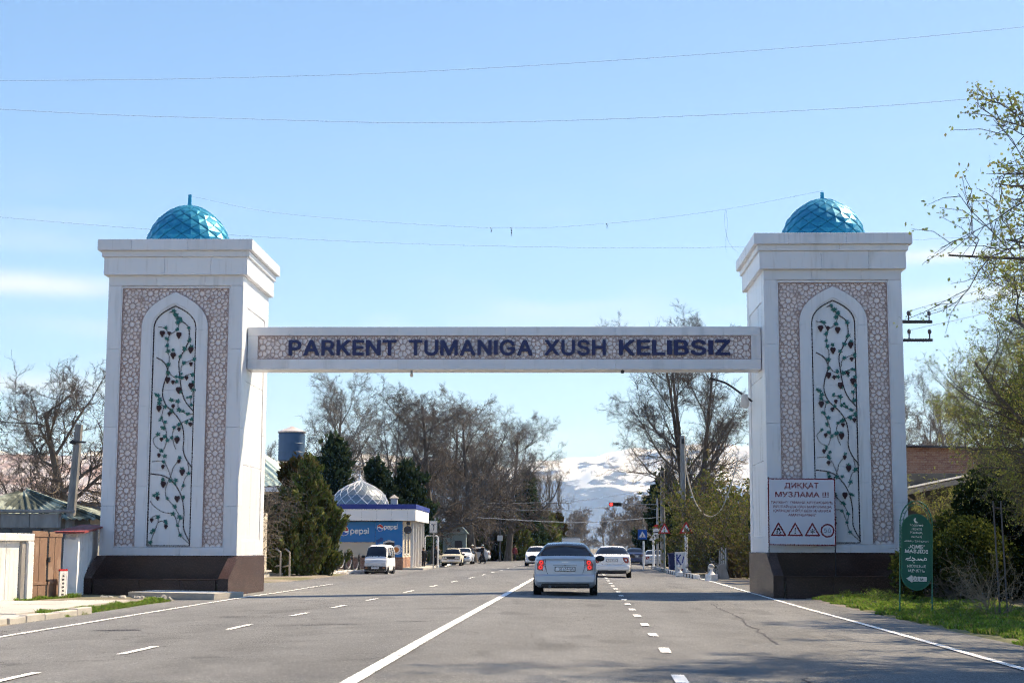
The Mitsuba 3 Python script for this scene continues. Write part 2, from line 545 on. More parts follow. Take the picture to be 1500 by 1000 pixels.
def ground_z(X, Y):
    X, Y = np.asarray(X, float), np.asarray(Y, float)
    z = road_z(X, Y)
    inside = ss(0, 0.25, X - left_edge(Y)) * ss(0, 0.25, right_edge(Y) - X) * (1 - ss(560, 600, Y))
    bumps = 0.05 * (meshkit.noise(np.stack([X * 0.8, Y * 0.8, X * 0], -1), 3) - 0.5)
    verge = 0.04 * ss(0.1, 1.2, X - right_edge(Y)) * (1 - ss(60, 70, Y)) + 0.05 * ss(0, 0.6, left_edge(Y) - X)
    return z - 0.20 * inside + (1 - inside) * (verge + bumps * (1 - ss(200, 400, Y)))


def sheet(xs, ys, zf):
    X, Y = np.meshgrid(xs, ys)
    v = np.stack([X, Y, zf(X, Y)], -1).reshape(-1, 3)
    n = len(xs)
    i, j = np.meshgrid(np.arange(len(ys) - 1), np.arange(n - 1), indexing='ij')
    q = np.stack([i * n + j, i * n + j + 1, (i + 1) * n + j + 1, (i + 1) * n + j], -1).reshape(-1, 4)
    return v, q


gx = np.concatenate([-np.geomspace(12000, 60, 30), np.linspace(-55, -14, 42), np.linspace(-13.75, 14, 112), np.linspace(15, 55, 41), np.geomspace(60, 12000, 30)])
gy = np.concatenate([-np.geomspace(300, 12, 10), np.linspace(-8, 60, 137), np.linspace(61, 200, 140), np.geomspace(204, 17700, 60)])
put('ground', sheet(gx, gy, ground_z), 'm_ground', kind='structure', smooth=True)

# carriageway: rows of points between its two edges, the crown among them
ry = np.concatenate([np.linspace(-8, 60, 69), np.linspace(62, 200, 70), np.linspace(205, 600, 60)])
rows = []
U = np.concatenate([np.linspace(0, 1, 13)[:-1], np.linspace(0, 1, 13)])
for y in ry:
    l, c, r = float(left_edge(y)), float(mid_x(y)), float(right_edge(y))
    xs = np.concatenate([l + (c - l) * np.linspace(0, 1, 13)[:-1], c + (r - c) * np.linspace(0, 1, 13)])
    rows.append(np.stack([xs, xs * 0 + y, road_z(xs, xs * 0 + y)], 1))
rows = np.array(rows)
nr, nc = rows.shape[:2]
i, j = np.meshgrid(np.arange(nr - 1), np.arange(nc - 1), indexing='ij')
road_q = np.stack([i * nc + j, i * nc + j + 1, (i + 1) * nc + j + 1, (i + 1) * nc + j], -1).reshape(-1, 4)
put('road', (rows.reshape(-1, 3), road_q), 'm_asphalt', kind='structure', smooth=True)


def on_road(X, Y):
    return road_z(X, Y) + 0.012


def stripe(pts, w, mark='lane_line', matname='m_paint_road', lift=0.0, jag=0.0):
    """A painted line along (X, Y) points, laid on the road with short cross rows."""
    pts = np.asarray(pts, float)
    d = np.concatenate([[0], np.cumsum(np.linalg.norm(np.diff(pts, axis=0), axis=1))])
    s = np.arange(0, d[-1], 0.5 if d[-1] < 20 else 1.0)
    s = np.append(s, d[-1])
    p = np.stack([np.interp(s, d, pts[:, 0]), np.interp(s, d, pts[:, 1])], 1)
    t = np.gradient(p, axis=0)
    t /= np.linalg.norm(t, axis=1, keepdims=True)
    nrm = np.stack([t[:, 1], -t[:, 0]], 1)
    ww = np.broadcast_to(np.asarray(w, float), (len(p),)) if np.ndim(w) == 0 else np.interp(s / s[-1], np.linspace(0, 1, len(w)), w)
    ww = ww * (1 + jag * (rng.random(len(p)) - 0.5))
    cols = [p + nrm * (ww * k)[:, None] for k in (-0.5, 0, 0.5)]
    v = np.concatenate([np.column_stack([c, on_road(c[:, 0], c[:, 1]) + lift]) for c in cols])
    n = len(p)
    i = np.arange(n - 1)
    q = np.vstack([np.stack([k * n + i, (k + 1) * n + i, (k + 1) * n + i + 1, k * n + i + 1], 1) for k in (0, 1)])
    return put(mark, (v, q), matname, 'road')


Yc = np.array([2, 8, 15, 24, 33, 45, 66, 100, 160, 240, 330])
stripe(np.stack([np.interp(Yc, [2, 15, 24, 33, 45.5, 66, 400], [-2.05, -1.95, -1.80, -1.62, -1.36, -0.98, 4.8]), Yc], 1), 0.17, 'centre_line')
Ye = np.array([2, 10, 24.6, 31.4, 43.5, 51, 62.8])
stripe(np.stack([[-8.4, -8.5, -8.62, -8.72, -8.86, -8.72, -8.80], Ye], 1), 0.13, 'edge_line')
Yr = np.array([2, 12, 19.3, 25, 31.5, 39, 51.7, 69, 110, 180, 300])
stripe(np.stack([[5.30, 5.42, 5.51, 5.66, 5.81, 5.94, 6.29, 6.75, 7.3, 8.4, 10.3], Yr], 1), 0.13, 'edge_line')
ldx = lambda y: np.interp(y, [5, 16, 21, 27, 32, 36, 41, 49, 57, 73, 200, 400], [-5.65, -5.54, -5.40, -5.33, -5.14, -4.94, -4.75, -4.49, -4.26, -3.75, -1.5, 2.0])
for a, b in [(14.6, 16.9), (19.8, 21.4), (25.9, 27.6), (31.0, 32.6), (35.3, 37.0), (40.2, 41.9), (47.5, 49.6), (54.6, 57.0), (62, 64.5), (70, 73), (78, 81), (86, 89), (95, 98), (104, 107), (113, 116), (122, 125)]:
    ys = np.linspace(a, b, 4)
    stripe(np.stack([ldx(ys), ys], 1), 0.12, 'lane_dash')
rdx = lambda y: np.interp(y, [5, 16.6, 21, 25.7, 29.8, 34.8, 38.1, 49.6, 66.4, 200, 400], [1.05, 1.26, 1.42, 1.51, 1.57, 1.65, 1.70, 1.91, 2.15, 4.6, 8.0])
for a, b in [(12.2, 13.2), (15.9, 16.9), (20.5, 21.5), (24.3, 25.2), (27.5, 28.5), (31.2, 32.2), (34.4, 35.4), (37.7, 38.7), (41.1, 42.2), (44.6, 45.7), (48.4, 49.6), (52, 53.3), (56, 57.4), (60.4, 61.8), (65, 66.5)]:
    ys = np.linspace(a, b, 3)
    stripe(np.stack([rdx(ys), ys], 1), 0.14, 'lane_dash')
for y in np.arange(71, 190, 6.0):
    ys = np.linspace(y, y + 2.0, 3)
    stripe(np.stack([rdx(ys), ys], 1), 0.14, 'lane_dash')


def crack(pts, w, seed):
    r = np.random.default_rng(seed)
    p = spline(np.asarray(pts, float), 10)
    p = p + r.normal(0, 0.035, p.shape)
    stripe(p, np.clip(r.normal(w, w * 0.5, 40), 0.006, None), 'crack', 'm_dark_grey', -0.004)


crack([(3.15, 23), (3.35, 26), (3.45, 29), (3.7, 33), (3.75, 37), (3.9, 40)], 0.032, 1)
crack([(-4.4, 23.5), (-2.9, 24.6), (-1.9, 25.0)], 0.035, 2)
crack([(-3.2, 17.6), (-2.4, 18.2), (-2.0, 18.6)], 0.03, 3)
crack([(-6.4, 18.3), (-5.0, 18.9), (-3.6, 19.0), (-2.2, 19.3)], 0.032, 4)
crack([(-7.9, 26.0), (-6.6, 27.2), (-5.2, 28.7), (-3.7, 29.6)], 0.03, 5)
crack([(3.2, 57.0), (3.9, 55.5), (4.6, 57.4), (5.6, 58)], 0.06, 6)
crack([(4.1, 60.0), (4.4, 56.4), (4.9, 54.0)], 0.05, 7)
crack([(2.2, 12.5), (2.5, 14.5), (2.6, 17.0)], 0.022, 8)
crack([(-8.0, 36.5), (-6.2, 36.9), (-4.9, 36.2), (-3.0, 36.6), (-1.7, 36.3)], 0.04, 9)
crack([(-0.6, 30.2), (0.5, 29.7), (1.3, 30.0)], 0.022, 10)
crack([(-1.2, 21.5), (-0.2, 21.2), (0.9, 21.6)], 0.014, 11)
crack([(-5.0, 22.3), (-4.2, 21.9), (-3.1, 22.4), (-2.1, 22.1)], 0.022, 12)
for k, (x, y, w, l) in enumerate([(-7.2, 26.3, 0.30, 0.5), (-6.3, 31.2, 0.22, 0.35), (-3.9, 27.2, 0.10, 0.8), (-2.5, 28.0, 0.08, 0.5), (4.4, 44.6, 0.06, 1.2)]):
    r = np.random.default_rng(60 + k)
    a = np.linspace(0, 2 * np.pi, 14)[:-1]
    q = np.stack([x + l * np.cos(a) * r.uniform(0.5, 1, 13), y + w * np.sin(a) * r.uniform(0.5, 1, 13)], 1)
    v = np.vstack([[[x, y]], q])
    i = np.arange(13)
    put('tar_stain', (np.column_stack([v, on_road(v[:, 0], v[:, 1]) - 0.006]), np.stack([i * 0, i + 1, (i + 1) % 13 + 1], 1)), 'm_dark_grey', 'road')

# ------------------------------------------------------------------ mountains
mx = np.linspace(-9000, 11000, 420)
my = np.linspace(11500, 17500, 130)


def mountain_z(X, Y):
    t = (Y - 11500) / 6000
    p = np.stack([X / 2600, Y / 2600, X * 0], -1)
    rid = 1 - np.abs(2 * meshkit.fbm(p, 5, 41) - 1)
    det = 1 - np.abs(2 * meshkit.fbm(p * 3.7, 4, 47) - 1)
    crest = 830 + 110 * (meshkit.noise(np.stack([X / 1500, X * 0, X * 0], -1), 9) - 0.5)
    front = ss(0.0, 0.46, t)
    h = crest * (front ** 1.2) * (0.40 + 0.48 * rid + 0.26 * det) * (1 - 0.5 * ss(0.55, 1.0, t))
    return h * ss(-9000, -6500, X) * (1 - ss(8500, 11000, X)) - 2


put('mountains', sheet(mx, my, mountain_z), 'm_snow', kind='structure', smooth=True)

# the air as a body: a closed box round the camera and everything in view
m = mat4((0, 8750, 600), s=(12600, 9150, 603))
scene['haze'] = {'type': 'cube', 'to_world': T(m.tolist()), 'bsdf': {'type': 'null'}, 'interior': {'type': 'ref', 'id': 'air'}}
labels['haze'] = {'kind': 'stuff', 'label': 'pale spring haze in the air before the mountains'}

# ------------------------------------------------------------------ the gateway
gate = thing('gateway', 'white gateway spanning the road with two blue-domed towers and a lettered beam', 'gate')
GY = 47.95
BW, BD = 2.104, 4.31
ZB, ZN, ZF, Z2, ZT = 1.30, 9.92, 10.478, 10.667, 11.008


def arch(hw, z0, zs, za, n=18):
    t = np.linspace(0, 1, n)[:, None]
    H = za - zs
    P = [np.array(q) for q in ((hw, zs), (hw, zs + 0.56 * H), (hw * 0.46, zs + 0.80 * H), (0, za))]
    c = (1 - t) ** 3 * P[0] + 3 * (1 - t) ** 2 * t * P[1] + 3 * (1 - t) * t * t * P[2] + t ** 3 * P[3]
    right = np.vstack([[[hw, z0]], c])
    left = right[::-1][1:] * [-1, 1]
    return np.vstack([right, left])


def girih(region, x0, z0, n_u, n_v, a):
    """Ten-pointed star strapwork inside a region (x, z): line segments."""
    R = a / (2 * math.sin(math.pi / 10))
    r = a / (2 * math.tan(math.pi / 10))
    segs = []
    decs = []
    u = np.array([0, 2 * r])
    v = 2 * r * np.array([math.cos(math.radians(18)), math.sin(math.radians(18))])
    for i in range(-n_u, n_u + 1):
        for j in range(-n_v, n_v + 1):
            c = np.array([x0, z0]) + v * i + u * (j - round(i * v[1] / u[1]))
            if not region.buffer(2 * R).contains(shapely.Point(c)):
                continue
            ang = math.pi / 2 + math.pi / 10 + np.arange(10) * math.pi / 5
            poly = np.stack([c[0] + R * np.cos(ang), c[1] + R * np.sin(ang)], 1)
            decs.append(Polygon(poly))
            mids = (poly + np.roll(poly, -1, 0)) / 2
            at_ = lambda rad, q: np.array([c[0] + rad * math.cos(q), c[1] + rad * math.sin(q)])
            for k in range(10):
                bk = ang[k]
                p1, p2 = at_(0.46 * R, bk), at_(0.80 * R, bk)
                segs.append(LineString([p1, p2]))
                segs.append(LineString([p2, mids[k]]))
                segs.append(LineString([p2, mids[k - 1]]))
                segs.append(LineString([p1, at_(0.27 * R, bk + math.pi / 10)]))
                segs.append(LineString([p1, at_(0.27 * R, bk - math.pi / 10)]))
    gaps = unary_union([d.buffer(1e-5) for d in decs])
    holes = region.buffer(R).difference(gaps)
    for h in getattr(holes, 'geoms', [holes]):
        if h.geom_type != 'Polygon' or h.area > 2.2 * a * a or h.area < 0.02 * a * a:
            continue
        pts = np.array(shapely.simplify(h, 0.05 * a).exterior.coords)[:-1]
        if shapely.signed_area(Polygon(pts).exterior) < 0 if hasattr(shapely, 'signed_area') else not Polygon(pts).exterior.is_ccw:
            pts = pts[::-1]
        nxt = np.roll(pts, -1, 0)
        e = nxt - pts
        L = np.linalg.norm(e, axis=1)
        m_ = len(pts)
        th = math.radians(40)
        tt = e / L[:, None]
        nn = np.stack([-tt[:, 1], tt[:, 0]], 1)
        mids = (pts + nxt) / 2
        for i in range(m_):
            k = (i + 1) % m_
            if L[i] < 0.5 * a or L[k] < 0.5 * a:
                continue
            d1 = math.cos(th) * tt[i] + math.sin(th) * nn[i]
            d2 = -math.cos(th) * tt[k] + math.sin(th) * nn[k]
            det = d1[0] * -d2[1] + d2[0] * d1[1]
            if abs(det) < 1e-3:
                continue
            w = mids[k] - mids[i]
            s1 = (w[0] * -d2[1] + d2[0] * w[1]) / det
            s2 = (d1[0] * w[1] - d1[1] * w[0]) / det
            if 0 < s1 < 1.3 * a and 0 < s2 < 1.3 * a:
                segs.append(LineString([mids[i], mids[i] + d1 * s1]))
                segs.append(LineString([mids[k], mids[k] + d2 * s2]))
            else:
                segs.append(LineString([mids[i], mids[i] + d1 * 0.62 * a]))
                segs.append(LineString([mids[k], mids[k] + d2 * 0.62 * a]))
    out = []
    for s in segs:
        g = s.intersection(region)
        for k in getattr(g, 'geoms', [g]):
            if k.geom_type == 'LineString' and k.length > 0.012:
                out.append(np.array(k.coords))
    return out


def bars(m, segs, w, y0, y1):
    """Flat straps along (x, z) segments between depths y0 (front) and y1."""
    for s in segs:
        p, q = s[0], s[-1]
        d = (q - p) / (np.linalg.norm(q - p) + 1e-9)
        n = np.array([-d[1], d[0]]) * w / 2
        c = [p + n, q + n, q - n, p - n]
        v = np.array([[k[0], y, k[1]] for y in (y0, y1) for k in c])
        f = [[0, 1, 2], [0, 2, 3], [0, 4, 5], [0, 5, 1], [1, 5, 6], [1, 6, 2], [2, 6, 7], [2, 7, 3], [3, 7, 4], [3, 4, 0]]
        m.add(v, np.array(f)[:, ::-1])
    return m


STEMS = [
    ('a', [(0.7, 5.64), (0.4, 5.99), (0.26, 6.37), (0.18, 6.88), (0.16, 7.25), (0.29, 7.55), (0.44, 7.88), (0.43, 8.26), (0.32, 8.41), (0.17, 8.51)]),
    ('a', [(0.17, 8.51), (0.02, 8.68), (-0.06, 8.8), (-0.19, 8.76)]),
    ('a', [(-0.55, 7.36), (-0.31, 7.21), (-0.18, 6.92), (-0.29, 6.54), (-0.32, 6.2), (-0.19, 5.87), (0.12, 5.57), (0.32, 5.24), (0.38, 4.86), (0.37, 4.52), (0.47, 4.23), (0.69, 3.92)]),
    ('a', [(0.68, 1.65), (0.46, 2.11), (0.45, 2.61), (0.35, 3.11), (0.09, 3.52), (-0.22, 3.72), (-0.62, 3.78)]),
    ('b', [(-0.53, 8.32), (-0.3, 8.26), (-0.17, 8.09), (0.04, 8.2), (0.13, 8.41), (0.15, 8.53)]),
    ('b', [(-0.17, 8.09), (-0.22, 7.67), (-0.15, 7.34), (-0.18, 6.96)]),
    ('b', [(0.22, 6.92), (0.26, 7.13), (0.48, 7.25), (0.67, 7.3)]),
    ('b', [(0.25, 6.67), (0.41, 6.81), (0.6, 6.83), (0.69, 6.71), (0.64, 6.37), (0.56, 6.04), (0.59, 5.87)]),
    ('b', [(-0.27, 5.83), (-0.32, 5.49), (-0.18, 5.11), (-0.15, 4.78), (-0.23, 4.52)]),
    ('b', [(-0.06, 6.04), (0.15, 5.99), (0.19, 5.78), (0.45, 5.62), (0.7, 5.62)]),
    ('b', [(0.69, 5.28), (0.58, 5.45), (0.33, 5.36), (0.13, 5.24), (0.03, 5.03), (0.06, 4.73), (0.15, 4.52)]),
    ('b', [(-0.47, 4.94), (-0.57, 4.82), (-0.48, 4.61), (-0.31, 4.52)]),
    ('b', [(-0.45, 6.18), (-0.41, 5.95), (-0.23, 5.83)]),
    ('b', [(-0.13, 6.92), (-0.05, 6.79), (0.12, 6.71)]),
    ('b', [(0.27, 4.22), (0.08, 3.97), (0.03, 3.77), (-0.11, 3.42), (-0.12, 3.11), (0.16, 2.76), (0.32, 2.46), (0.28, 2.16), (0.39, 1.9), (0.65, 1.65)]),
    ('b', [(0.04, 3.62), (-0.13, 4.02), (-0.28, 4.17), (-0.58, 4.15)]),
    ('b', [(-0.6, 2.96), (-0.49, 2.81), (-0.18, 2.61), (0.12, 2.56), (0.26, 2.26)]),
    ('b', [(-0.58, 1.65), (-0.42, 2.06), (-0.32, 2.31), (-0.07, 2.36)]),
    ('b', [(-0.53, 2.46), (-0.36, 2.51), (-0.33, 2.31)]),
    ('b', [(0.35, 3.26), (0.44, 3.62), (0.56, 3.82), (0.52, 4.12)]),
]
LEAVES = [(0.02, 8.68), (-0.05, 8.81), (0.15, 8.56), (0.08, 8.45), (-0.28, 8.28), (0.02, 8.68), (0.15, 8.56), (0.09, 8.45), (0.08, 8.24), (0.43, 8.28), (-0.23, 7.93), (-0.22, 7.72), (0.46, 7.88), (0.53, 7.69), (-0.04, 7.59), (-0.19, 7.55), (0.33, 7.62), (0.19, 7.39), (0.63, 7.3), (0.31, 7.19), (-0.17, 7.14), (-0.17, 6.88), (0.09, 6.76), (0.11, 6.61), (0.27, 6.73), (0.4, 6.75), (0.6, 6.83), (0.62, 6.6), (0.62, 6.35), (0.22, 6.29), (0.55, 6.14), (0.58, 5.89), (-0.46, 6.18), (-0.4, 6.06), (-0.42, 5.94), (-0.23, 5.83), (-0.04, 6.04), (0.16, 6.0), (0.2, 5.74), (0.34, 5.7), (0.47, 5.61), (-0.02, 5.71), (-0.33, 5.49), (-0.21, 5.36), (-0.26, 5.18), (0.07, 5.2), (0.22, 5.28), (0.45, 5.36), (0.6, 5.45), (-0.42, 4.99), (-0.22, 4.92), (-0.12, 4.8), (0.01, 4.88), (0.17, 4.9), (-0.29, 4.48), (-0.19, 4.32), (-0.22, 4.15), (0.27, 4.27), (0.36, 3.92), (0.56, 3.79), (-0.23, 3.59), (0.01, 3.57), (0.17, 3.58), (0.41, 3.42), (0.41, 3.05), (-0.07, 3.03), (0.16, 2.79), (0.12, 2.56), (-0.38, 3.17), (-0.48, 3.12), (0.32, 2.46), (-0.34, 2.46), (-0.11, 2.33), (0.27, 2.21), (-0.47, 2.06), (0.36, 1.92), (-0.56, 1.69)]
GRAPES = [(-0.39, 8.11, 1), (0.13, 8.06, 1), (-0.03, 7.43, 1), (0.51, 7.6, 1), (-0.18, 6.67, 1), (0.17, 6.36, 1), (0.55, 6.49, 1), (-0.42, 5.79, 1), (0.17, 4.82, 1), (-0.17, 8.11, 0), (-0.01, 6.6, 0), (0.53, 7.16, 0), (0.41, 6.73, 0), (0.02, 5.86, 0), (-0.09, 5.62, 0), (0.22, 5.15, 0), (0.57, 5.3, 0), (-0.31, 4.84, 0), (0.36, 3.84, 1), (-0.21, 3.47, 1), (0.23, 3.03, 1), (-0.37, 4.35, 0), (-0.24, 4.0, 0), (0.25, 4.17, 0), (-0.37, 3.04, 0), (-0.53, 2.38, 0), (-0.09, 2.18, 0)]


LAT_A = 0.185
outer_reg = sbox(-1.67, 1.585, 1.67, 9.52).difference(Polygon(arch(1.03, 1.0, 8.25, 9.40)))
half = outer_reg.intersection(sbox(0, 0, 3, 12))
R_DEC = LAT_A / (2 * math.sin(math.pi / 10))
half_segs = girih(half, 1.35, 5.55, 6, 16, LAT_A)
lat_segs = half_segs + [s * [-1, 1] for s in half_segs]
LATTICE = M()
bars(LATTICE, lat_segs, 0.021, 0.045, 0.068)
LATTICE = LATTICE.out()


def line_bars(m, pts, w, y0, y1):
    pts = np.asarray(pts, float)
    return bars(m, [np.array([p, q]) for p, q in zip(pts[:-1], pts[1:])], w, y0, y1)


# one leaf, one bunch of grapes (cut from painted sheet metal and raised on the panel)
a5 = np.linspace(0, 2 * np.pi, 21)[:-1]
lr = 0.070 * (0.72 + 0.28 * np.cos(5 * (a5 - np.pi / 2)))
leaf_poly = np.stack([lr * np.cos(a5) * 1.12, lr * np.sin(a5)], 1)
LEAF_M = M().prism(leaf_poly, 0.012, 'xz', -0.012)
v, f = LEAF_M.out()
mikit_leaf = mikit.ply((v, f), 'm_vine_leaf')


def bunch(s, seed):
    r = np.random.default_rng(int(seed * 1000))
    m = M()
    for row, n in enumerate([3, 4, 3, 2, 1]):
        for k in range(n):
            b = trimesh.creation.icosphere(1, 0.026 * s)
            m.add(b.vertices + [(k - (n - 1) / 2) * 0.036 * s + r.normal(0, 0.003), -0.012, (1.4 - row) * 0.032 * s], b.faces)
    return m


grape_big = mikit.ply(bunch(1.15, 1).out(), 'm_grape', smooth=True)
grape_small = mikit.ply(bunch(0.78, 2).out(), 'm_grape', smooth=True)


def panel(tw, x0, x1, y0, y1, z0, z1, ch=0.006):
    put('panel', M().box(x0, x1, y0, y1, z0, z1, ch), PANELS[int(rng.integers(0, 4))], tw, mtx=TM)


TM = None


def tower(cx, zoff, inner, seed):
    """inner: +1 where the road is on the +x side."""
    global TM
    TM = mat4((cx, GY, zoff))
    r = np.random.default_rng(int(seed * 1000))
    g = 0.006
    body = M().box(-BW + .03, BW - .03, .12, BD - .03, -0.3, ZN + .02)
    tw = put('tower', body, 'm_joint', gate, mtx=TM)
    # front: outer piers, top rail, sill, and the recessed field
    for s in (-1, 1):
        lo, hi = sorted((s * 1.70, s * BW))
        zz = [ZB, 2.80, 5.20, 7.62, 9.60]
        for a, b in zip(zz[:-1], zz[1:]):
            panel(tw, lo, hi, 0.0, .13, a + g / 2, b - g / 2)
    for a, b in ((-BW, -0.62), (-0.62, 0.9), (0.9, BW)):
        panel(tw, a + g / 2, b - g / 2, 0.0, .13, 9.60 + g / 2, ZN)
    for a, b in ((-1.70, 0.35), (0.35, 1.70)):
        panel(tw, a + g / 2, b - g / 2, 0.0, .13, ZB + g / 2, 1.545)
    put('panel', M().box(-1.697, 1.697, .075, .119, 1.55, 9.597), 'm_lattice_back', tw, mtx=TM)
    # the frame round the lattice field
    fr = M()
    fr.prism(sbox(-1.695, 1.552, 1.695, 9.55).difference(sbox(-1.665, 1.56, 1.665, 9.52)), .063, 'xz', .012)
    put('panel', fr, 'm_panel', tw, mtx=TM)
    la = put('lattice', LATTICE, 'm_lattice', gate, kind='stuff', mtx=TM)
    rim = M()
    for s in (-1, 1):
        rim.box(*sorted((s * 1.645, s * 1.664)), .03, .074, 1.585, 9.52)
        rim.box(*sorted((s * 1.032, s * 1.064)), .03, .074, 1.585, 1.6)
    rim.box(-1.664, 1.664, .03, .074, 9.5, 9.519)
    line_bars(rim, arch(1.045, 1.585, 8.25, 9.418), 0.026, .03, .074)
    put('frame', rim, 'm_lattice', la, mtx=TM)
    # pointed arch band, its joints, and the white panel inside it
    band = Polygon(arch(1.03, 1.552, 8.25, 9.40)).difference(Polygon(arch(0.725, 1.0, 8.25, 9.05)))
    ar = None
    for z0, z1 in ((1.5, 3.40), (3.40, 5.85), (5.85, 8.20), (8.20, 9.6)):
        got = band.intersection(sbox(-2, z0 + g / 2, 2, z1 - g / 2))
        for q in getattr(got, 'geoms', [got]):
            piece = M().prism(q, .085, 'xz', -0.012)
            if ar is None:
                ar = put('arch', piece, 'm_panel', gate, mtx=TM)
            else:
                put('panel', piece, 'm_panel', ar, mtx=TM)
    inner_band = Polygon(arch(0.722, 1.552, 8.25, 9.045)).difference(Polygon(arch(0.672, 1.0, 8.25, 8.99)))
    put('moulding', M().prism(inner_band, .05, 'xz', .02), 'm_panel', ar, mtx=TM)
    for z0, z1 in ((1.56, 3.9), (3.9, 6.35), (6.35, 9.0)):
        put('panel', M().prism(Polygon(arch(0.670, 1.56, 8.25, 8.985)).intersection(sbox(-2, z0 + .003, 2, z1 - .003)), .02, 'xz', .054), 'm_panel', ar, mtx=TM)
    vi = M()
    line_bars(vi, np.vstack([arch(0.652, 1.60, 8.25, 8.96), [[0.652, 1.60]]]), 0.030, .028, .054)
    vi = vi.out()
    mm = M()
    mm.add(*vi)
    vine = put('grapevine', mm, 'm_vine', gate, mtx=TM)
    for kind, pts in STEMS:
        q = spline([(x, z) for x, z in pts], 6)
        q = np.stack([q[:, 0], np.full(len(q), .034), q[:, 1]], 1)
        put('stem', M().tube(q, 0.017 if kind == 'a' else 0.0095, 5), 'm_vine', vine, smooth=True, mtx=TM)
    for k, (x, z) in enumerate(LEAVES):
        for t in range(1 if k % 2 else 2):
            dx, dz = (0, 0) if t == 0 else r.normal(0, 0.045, 2)
            R = roty(r.uniform(-0.9, 0.9)) @ rotx(r.normal(0, 0.15)) @ rotz(r.normal(0, 0.2))
            sc = r.uniform(0.85, 1.25) if t == 0 else r.uniform(0.6, 0.9)
            again('leaf', mikit_leaf, TM @ mat4((x + dx, .03 - .006 * t, z + dz), R, sc), vine)
    for x, z, big in GRAPES:
        again('grapes', grape_big if big else grape_small, TM @ mat4((x, .03, z)), vine)
    # sides: stiles, rails, a deep recessed field
    for s in (-1, 1):
        a, b = sorted((s * BW, s * (BW - .13)))
        c, d = sorted((s * (BW - .10), s * (BW - .028)))
        for y0, y1 in ((.135, .62), (3.70, BD)):
            for z0, z1 in ((ZB, 2.8), (2.8, 5.2), (5.2, 7.62), (7.62, ZN)):
                panel(tw, a, b, y0, y1, z0 + g / 2, z1 - g / 2)
        panel(tw, a, b, .62 + g, 3.70 - g, 9.02, ZN)
        panel(tw, a, b, .62 + g, 3.70 - g, ZB + .003, 1.78)
        for z0, z1 in ((1.78, 4.1), (4.1, 6.7), (6.7, 9.02)):
            panel(tw, c, d, .62 + g, 3.70 - g, z0 + g / 2, z1 - g / 2)
    panel(tw, -BW + .14, BW - .14, BD - .028, BD, ZB, ZN)
    # cornice
    for z0, z1, o, cuts in ((ZN, ZF, .134, (-0.35, 1.1)), (ZF, Z2, .197, (0.2,)), (Z2, ZT, .307, (-1.35, 0.4))):
        core = put('cornice', M().box(-BW - o + .03, BW + o - .03, -o + .03, BD + o - .03, z0 + .003, z1 - .003), 'm_joint', gate, mtx=TM)
        cc = [-BW - o, *cuts, BW + o]
        for p, q in zip(cc[:-1], cc[1:]):
            put('panel', M().box(p + (g / 2 if p > -BW else 0), q - (g / 2 if q < BW else 0), -o, -o + .34, z0, z1 - .002, .006), PANELS[int(rng.integers(0, 4))], core, mtx=TM)
            put('panel', M().box(p + (g / 2 if p > -BW else 0), q - (g / 2 if q < BW else 0), BD + o - .34, BD + o, z0, z1 - .002, .006), 'm_panel', core, mtx=TM)
        for s in (-1, 1):
            e = s * (BW + o)
            a, b = sorted((e, e - s * .34))
            for y0, y1 in ((-o + .345, 1.9), (1.9, BD + o - .345)):
                put('panel', M().box(a, b, y0 + g / 2, y1 - g / 2, z0, z1 - .002, .006), 'm_panel', core, mtx=TM)
        put('panel', M().box(-BW - o + .345, BW + o - .345, -o + .345, BD + o - .345, z0, z0 + .002), 'm_panel', core, mtx=TM)
        if z1 == ZT:
            put('panel', M().box(-BW - o + .345, BW + o - .345, -o + .345, BD + o - .345, z1 - .012, z1 - .004), 'm_panel', core, mtx=TM)
    # granite base and the planter in front
    base = M().box(-BW - .05, BW + .05, .0, BD + .06, -0.35, ZB - .004, .008)
    pl = put('plinth', base, 'm_granite', gate, mtx=TM)
    side = [(-1.50, -0.35), (-1.50, .64), (-0.02, ZB - .01), (-0.02, -0.35)]
    for s in (-1, 1):
        lo = s * (BW + .05) if s > 0 else -BW - .05
        put('cheek', M().prism(np.array(side), .30, 'yz', min(s * (BW + .07), s * (BW - .23))), 'm_granite', pl, mtx=TM)
    for a, b in ((-1.80, -0.45), (-0.45, 0.75), (0.75, 1.80)):
        put('slab', M().box(a + .003, b - .003, -1.50, -1.40, -0.35, .60, .004), 'm_granite', pl, mtx=TM)
    put('coping', M().box(-1.86, 1.86, -1.52, -1.36, .605, .635, .004), 'm_granite', pl, mtx=TM)
    put('soil', M().box(-1.86, 1.86, -1.39, -.01, -0.2, .46), 'm_soil', pl, mtx=TM)
    # dome: diamond sheets, point to point, over a plain shell
    dz = ZT
    H, Rd = 1.46, 1.33

    def prof(s):
        return Rd * (1 - np.clip(s, 0, 1) ** 2.0) ** 0.60

    ss_ = np.linspace(0, 0.99, 14)
    shell = M().lathe([(prof(k) - .035, dz + H * k - .02) for k in ss_] + [(0.001, dz + H - .02)], (0, 1.47, 0), 28)
    dome = put('dome', shell, 'm_dome_under', gate, smooth=True, mtx=TM)
    n = 14
    hs = [-0.09, .05, .185, .315, .44, .56, .675, .785, .885, .955, 0.99]

    def pt(h, ang, off=0.0):
        rr = prof(max(h, 0)) + off
        return np.array([rr * math.cos(ang), 1.47 + rr * math.sin(ang), dz + H * h])

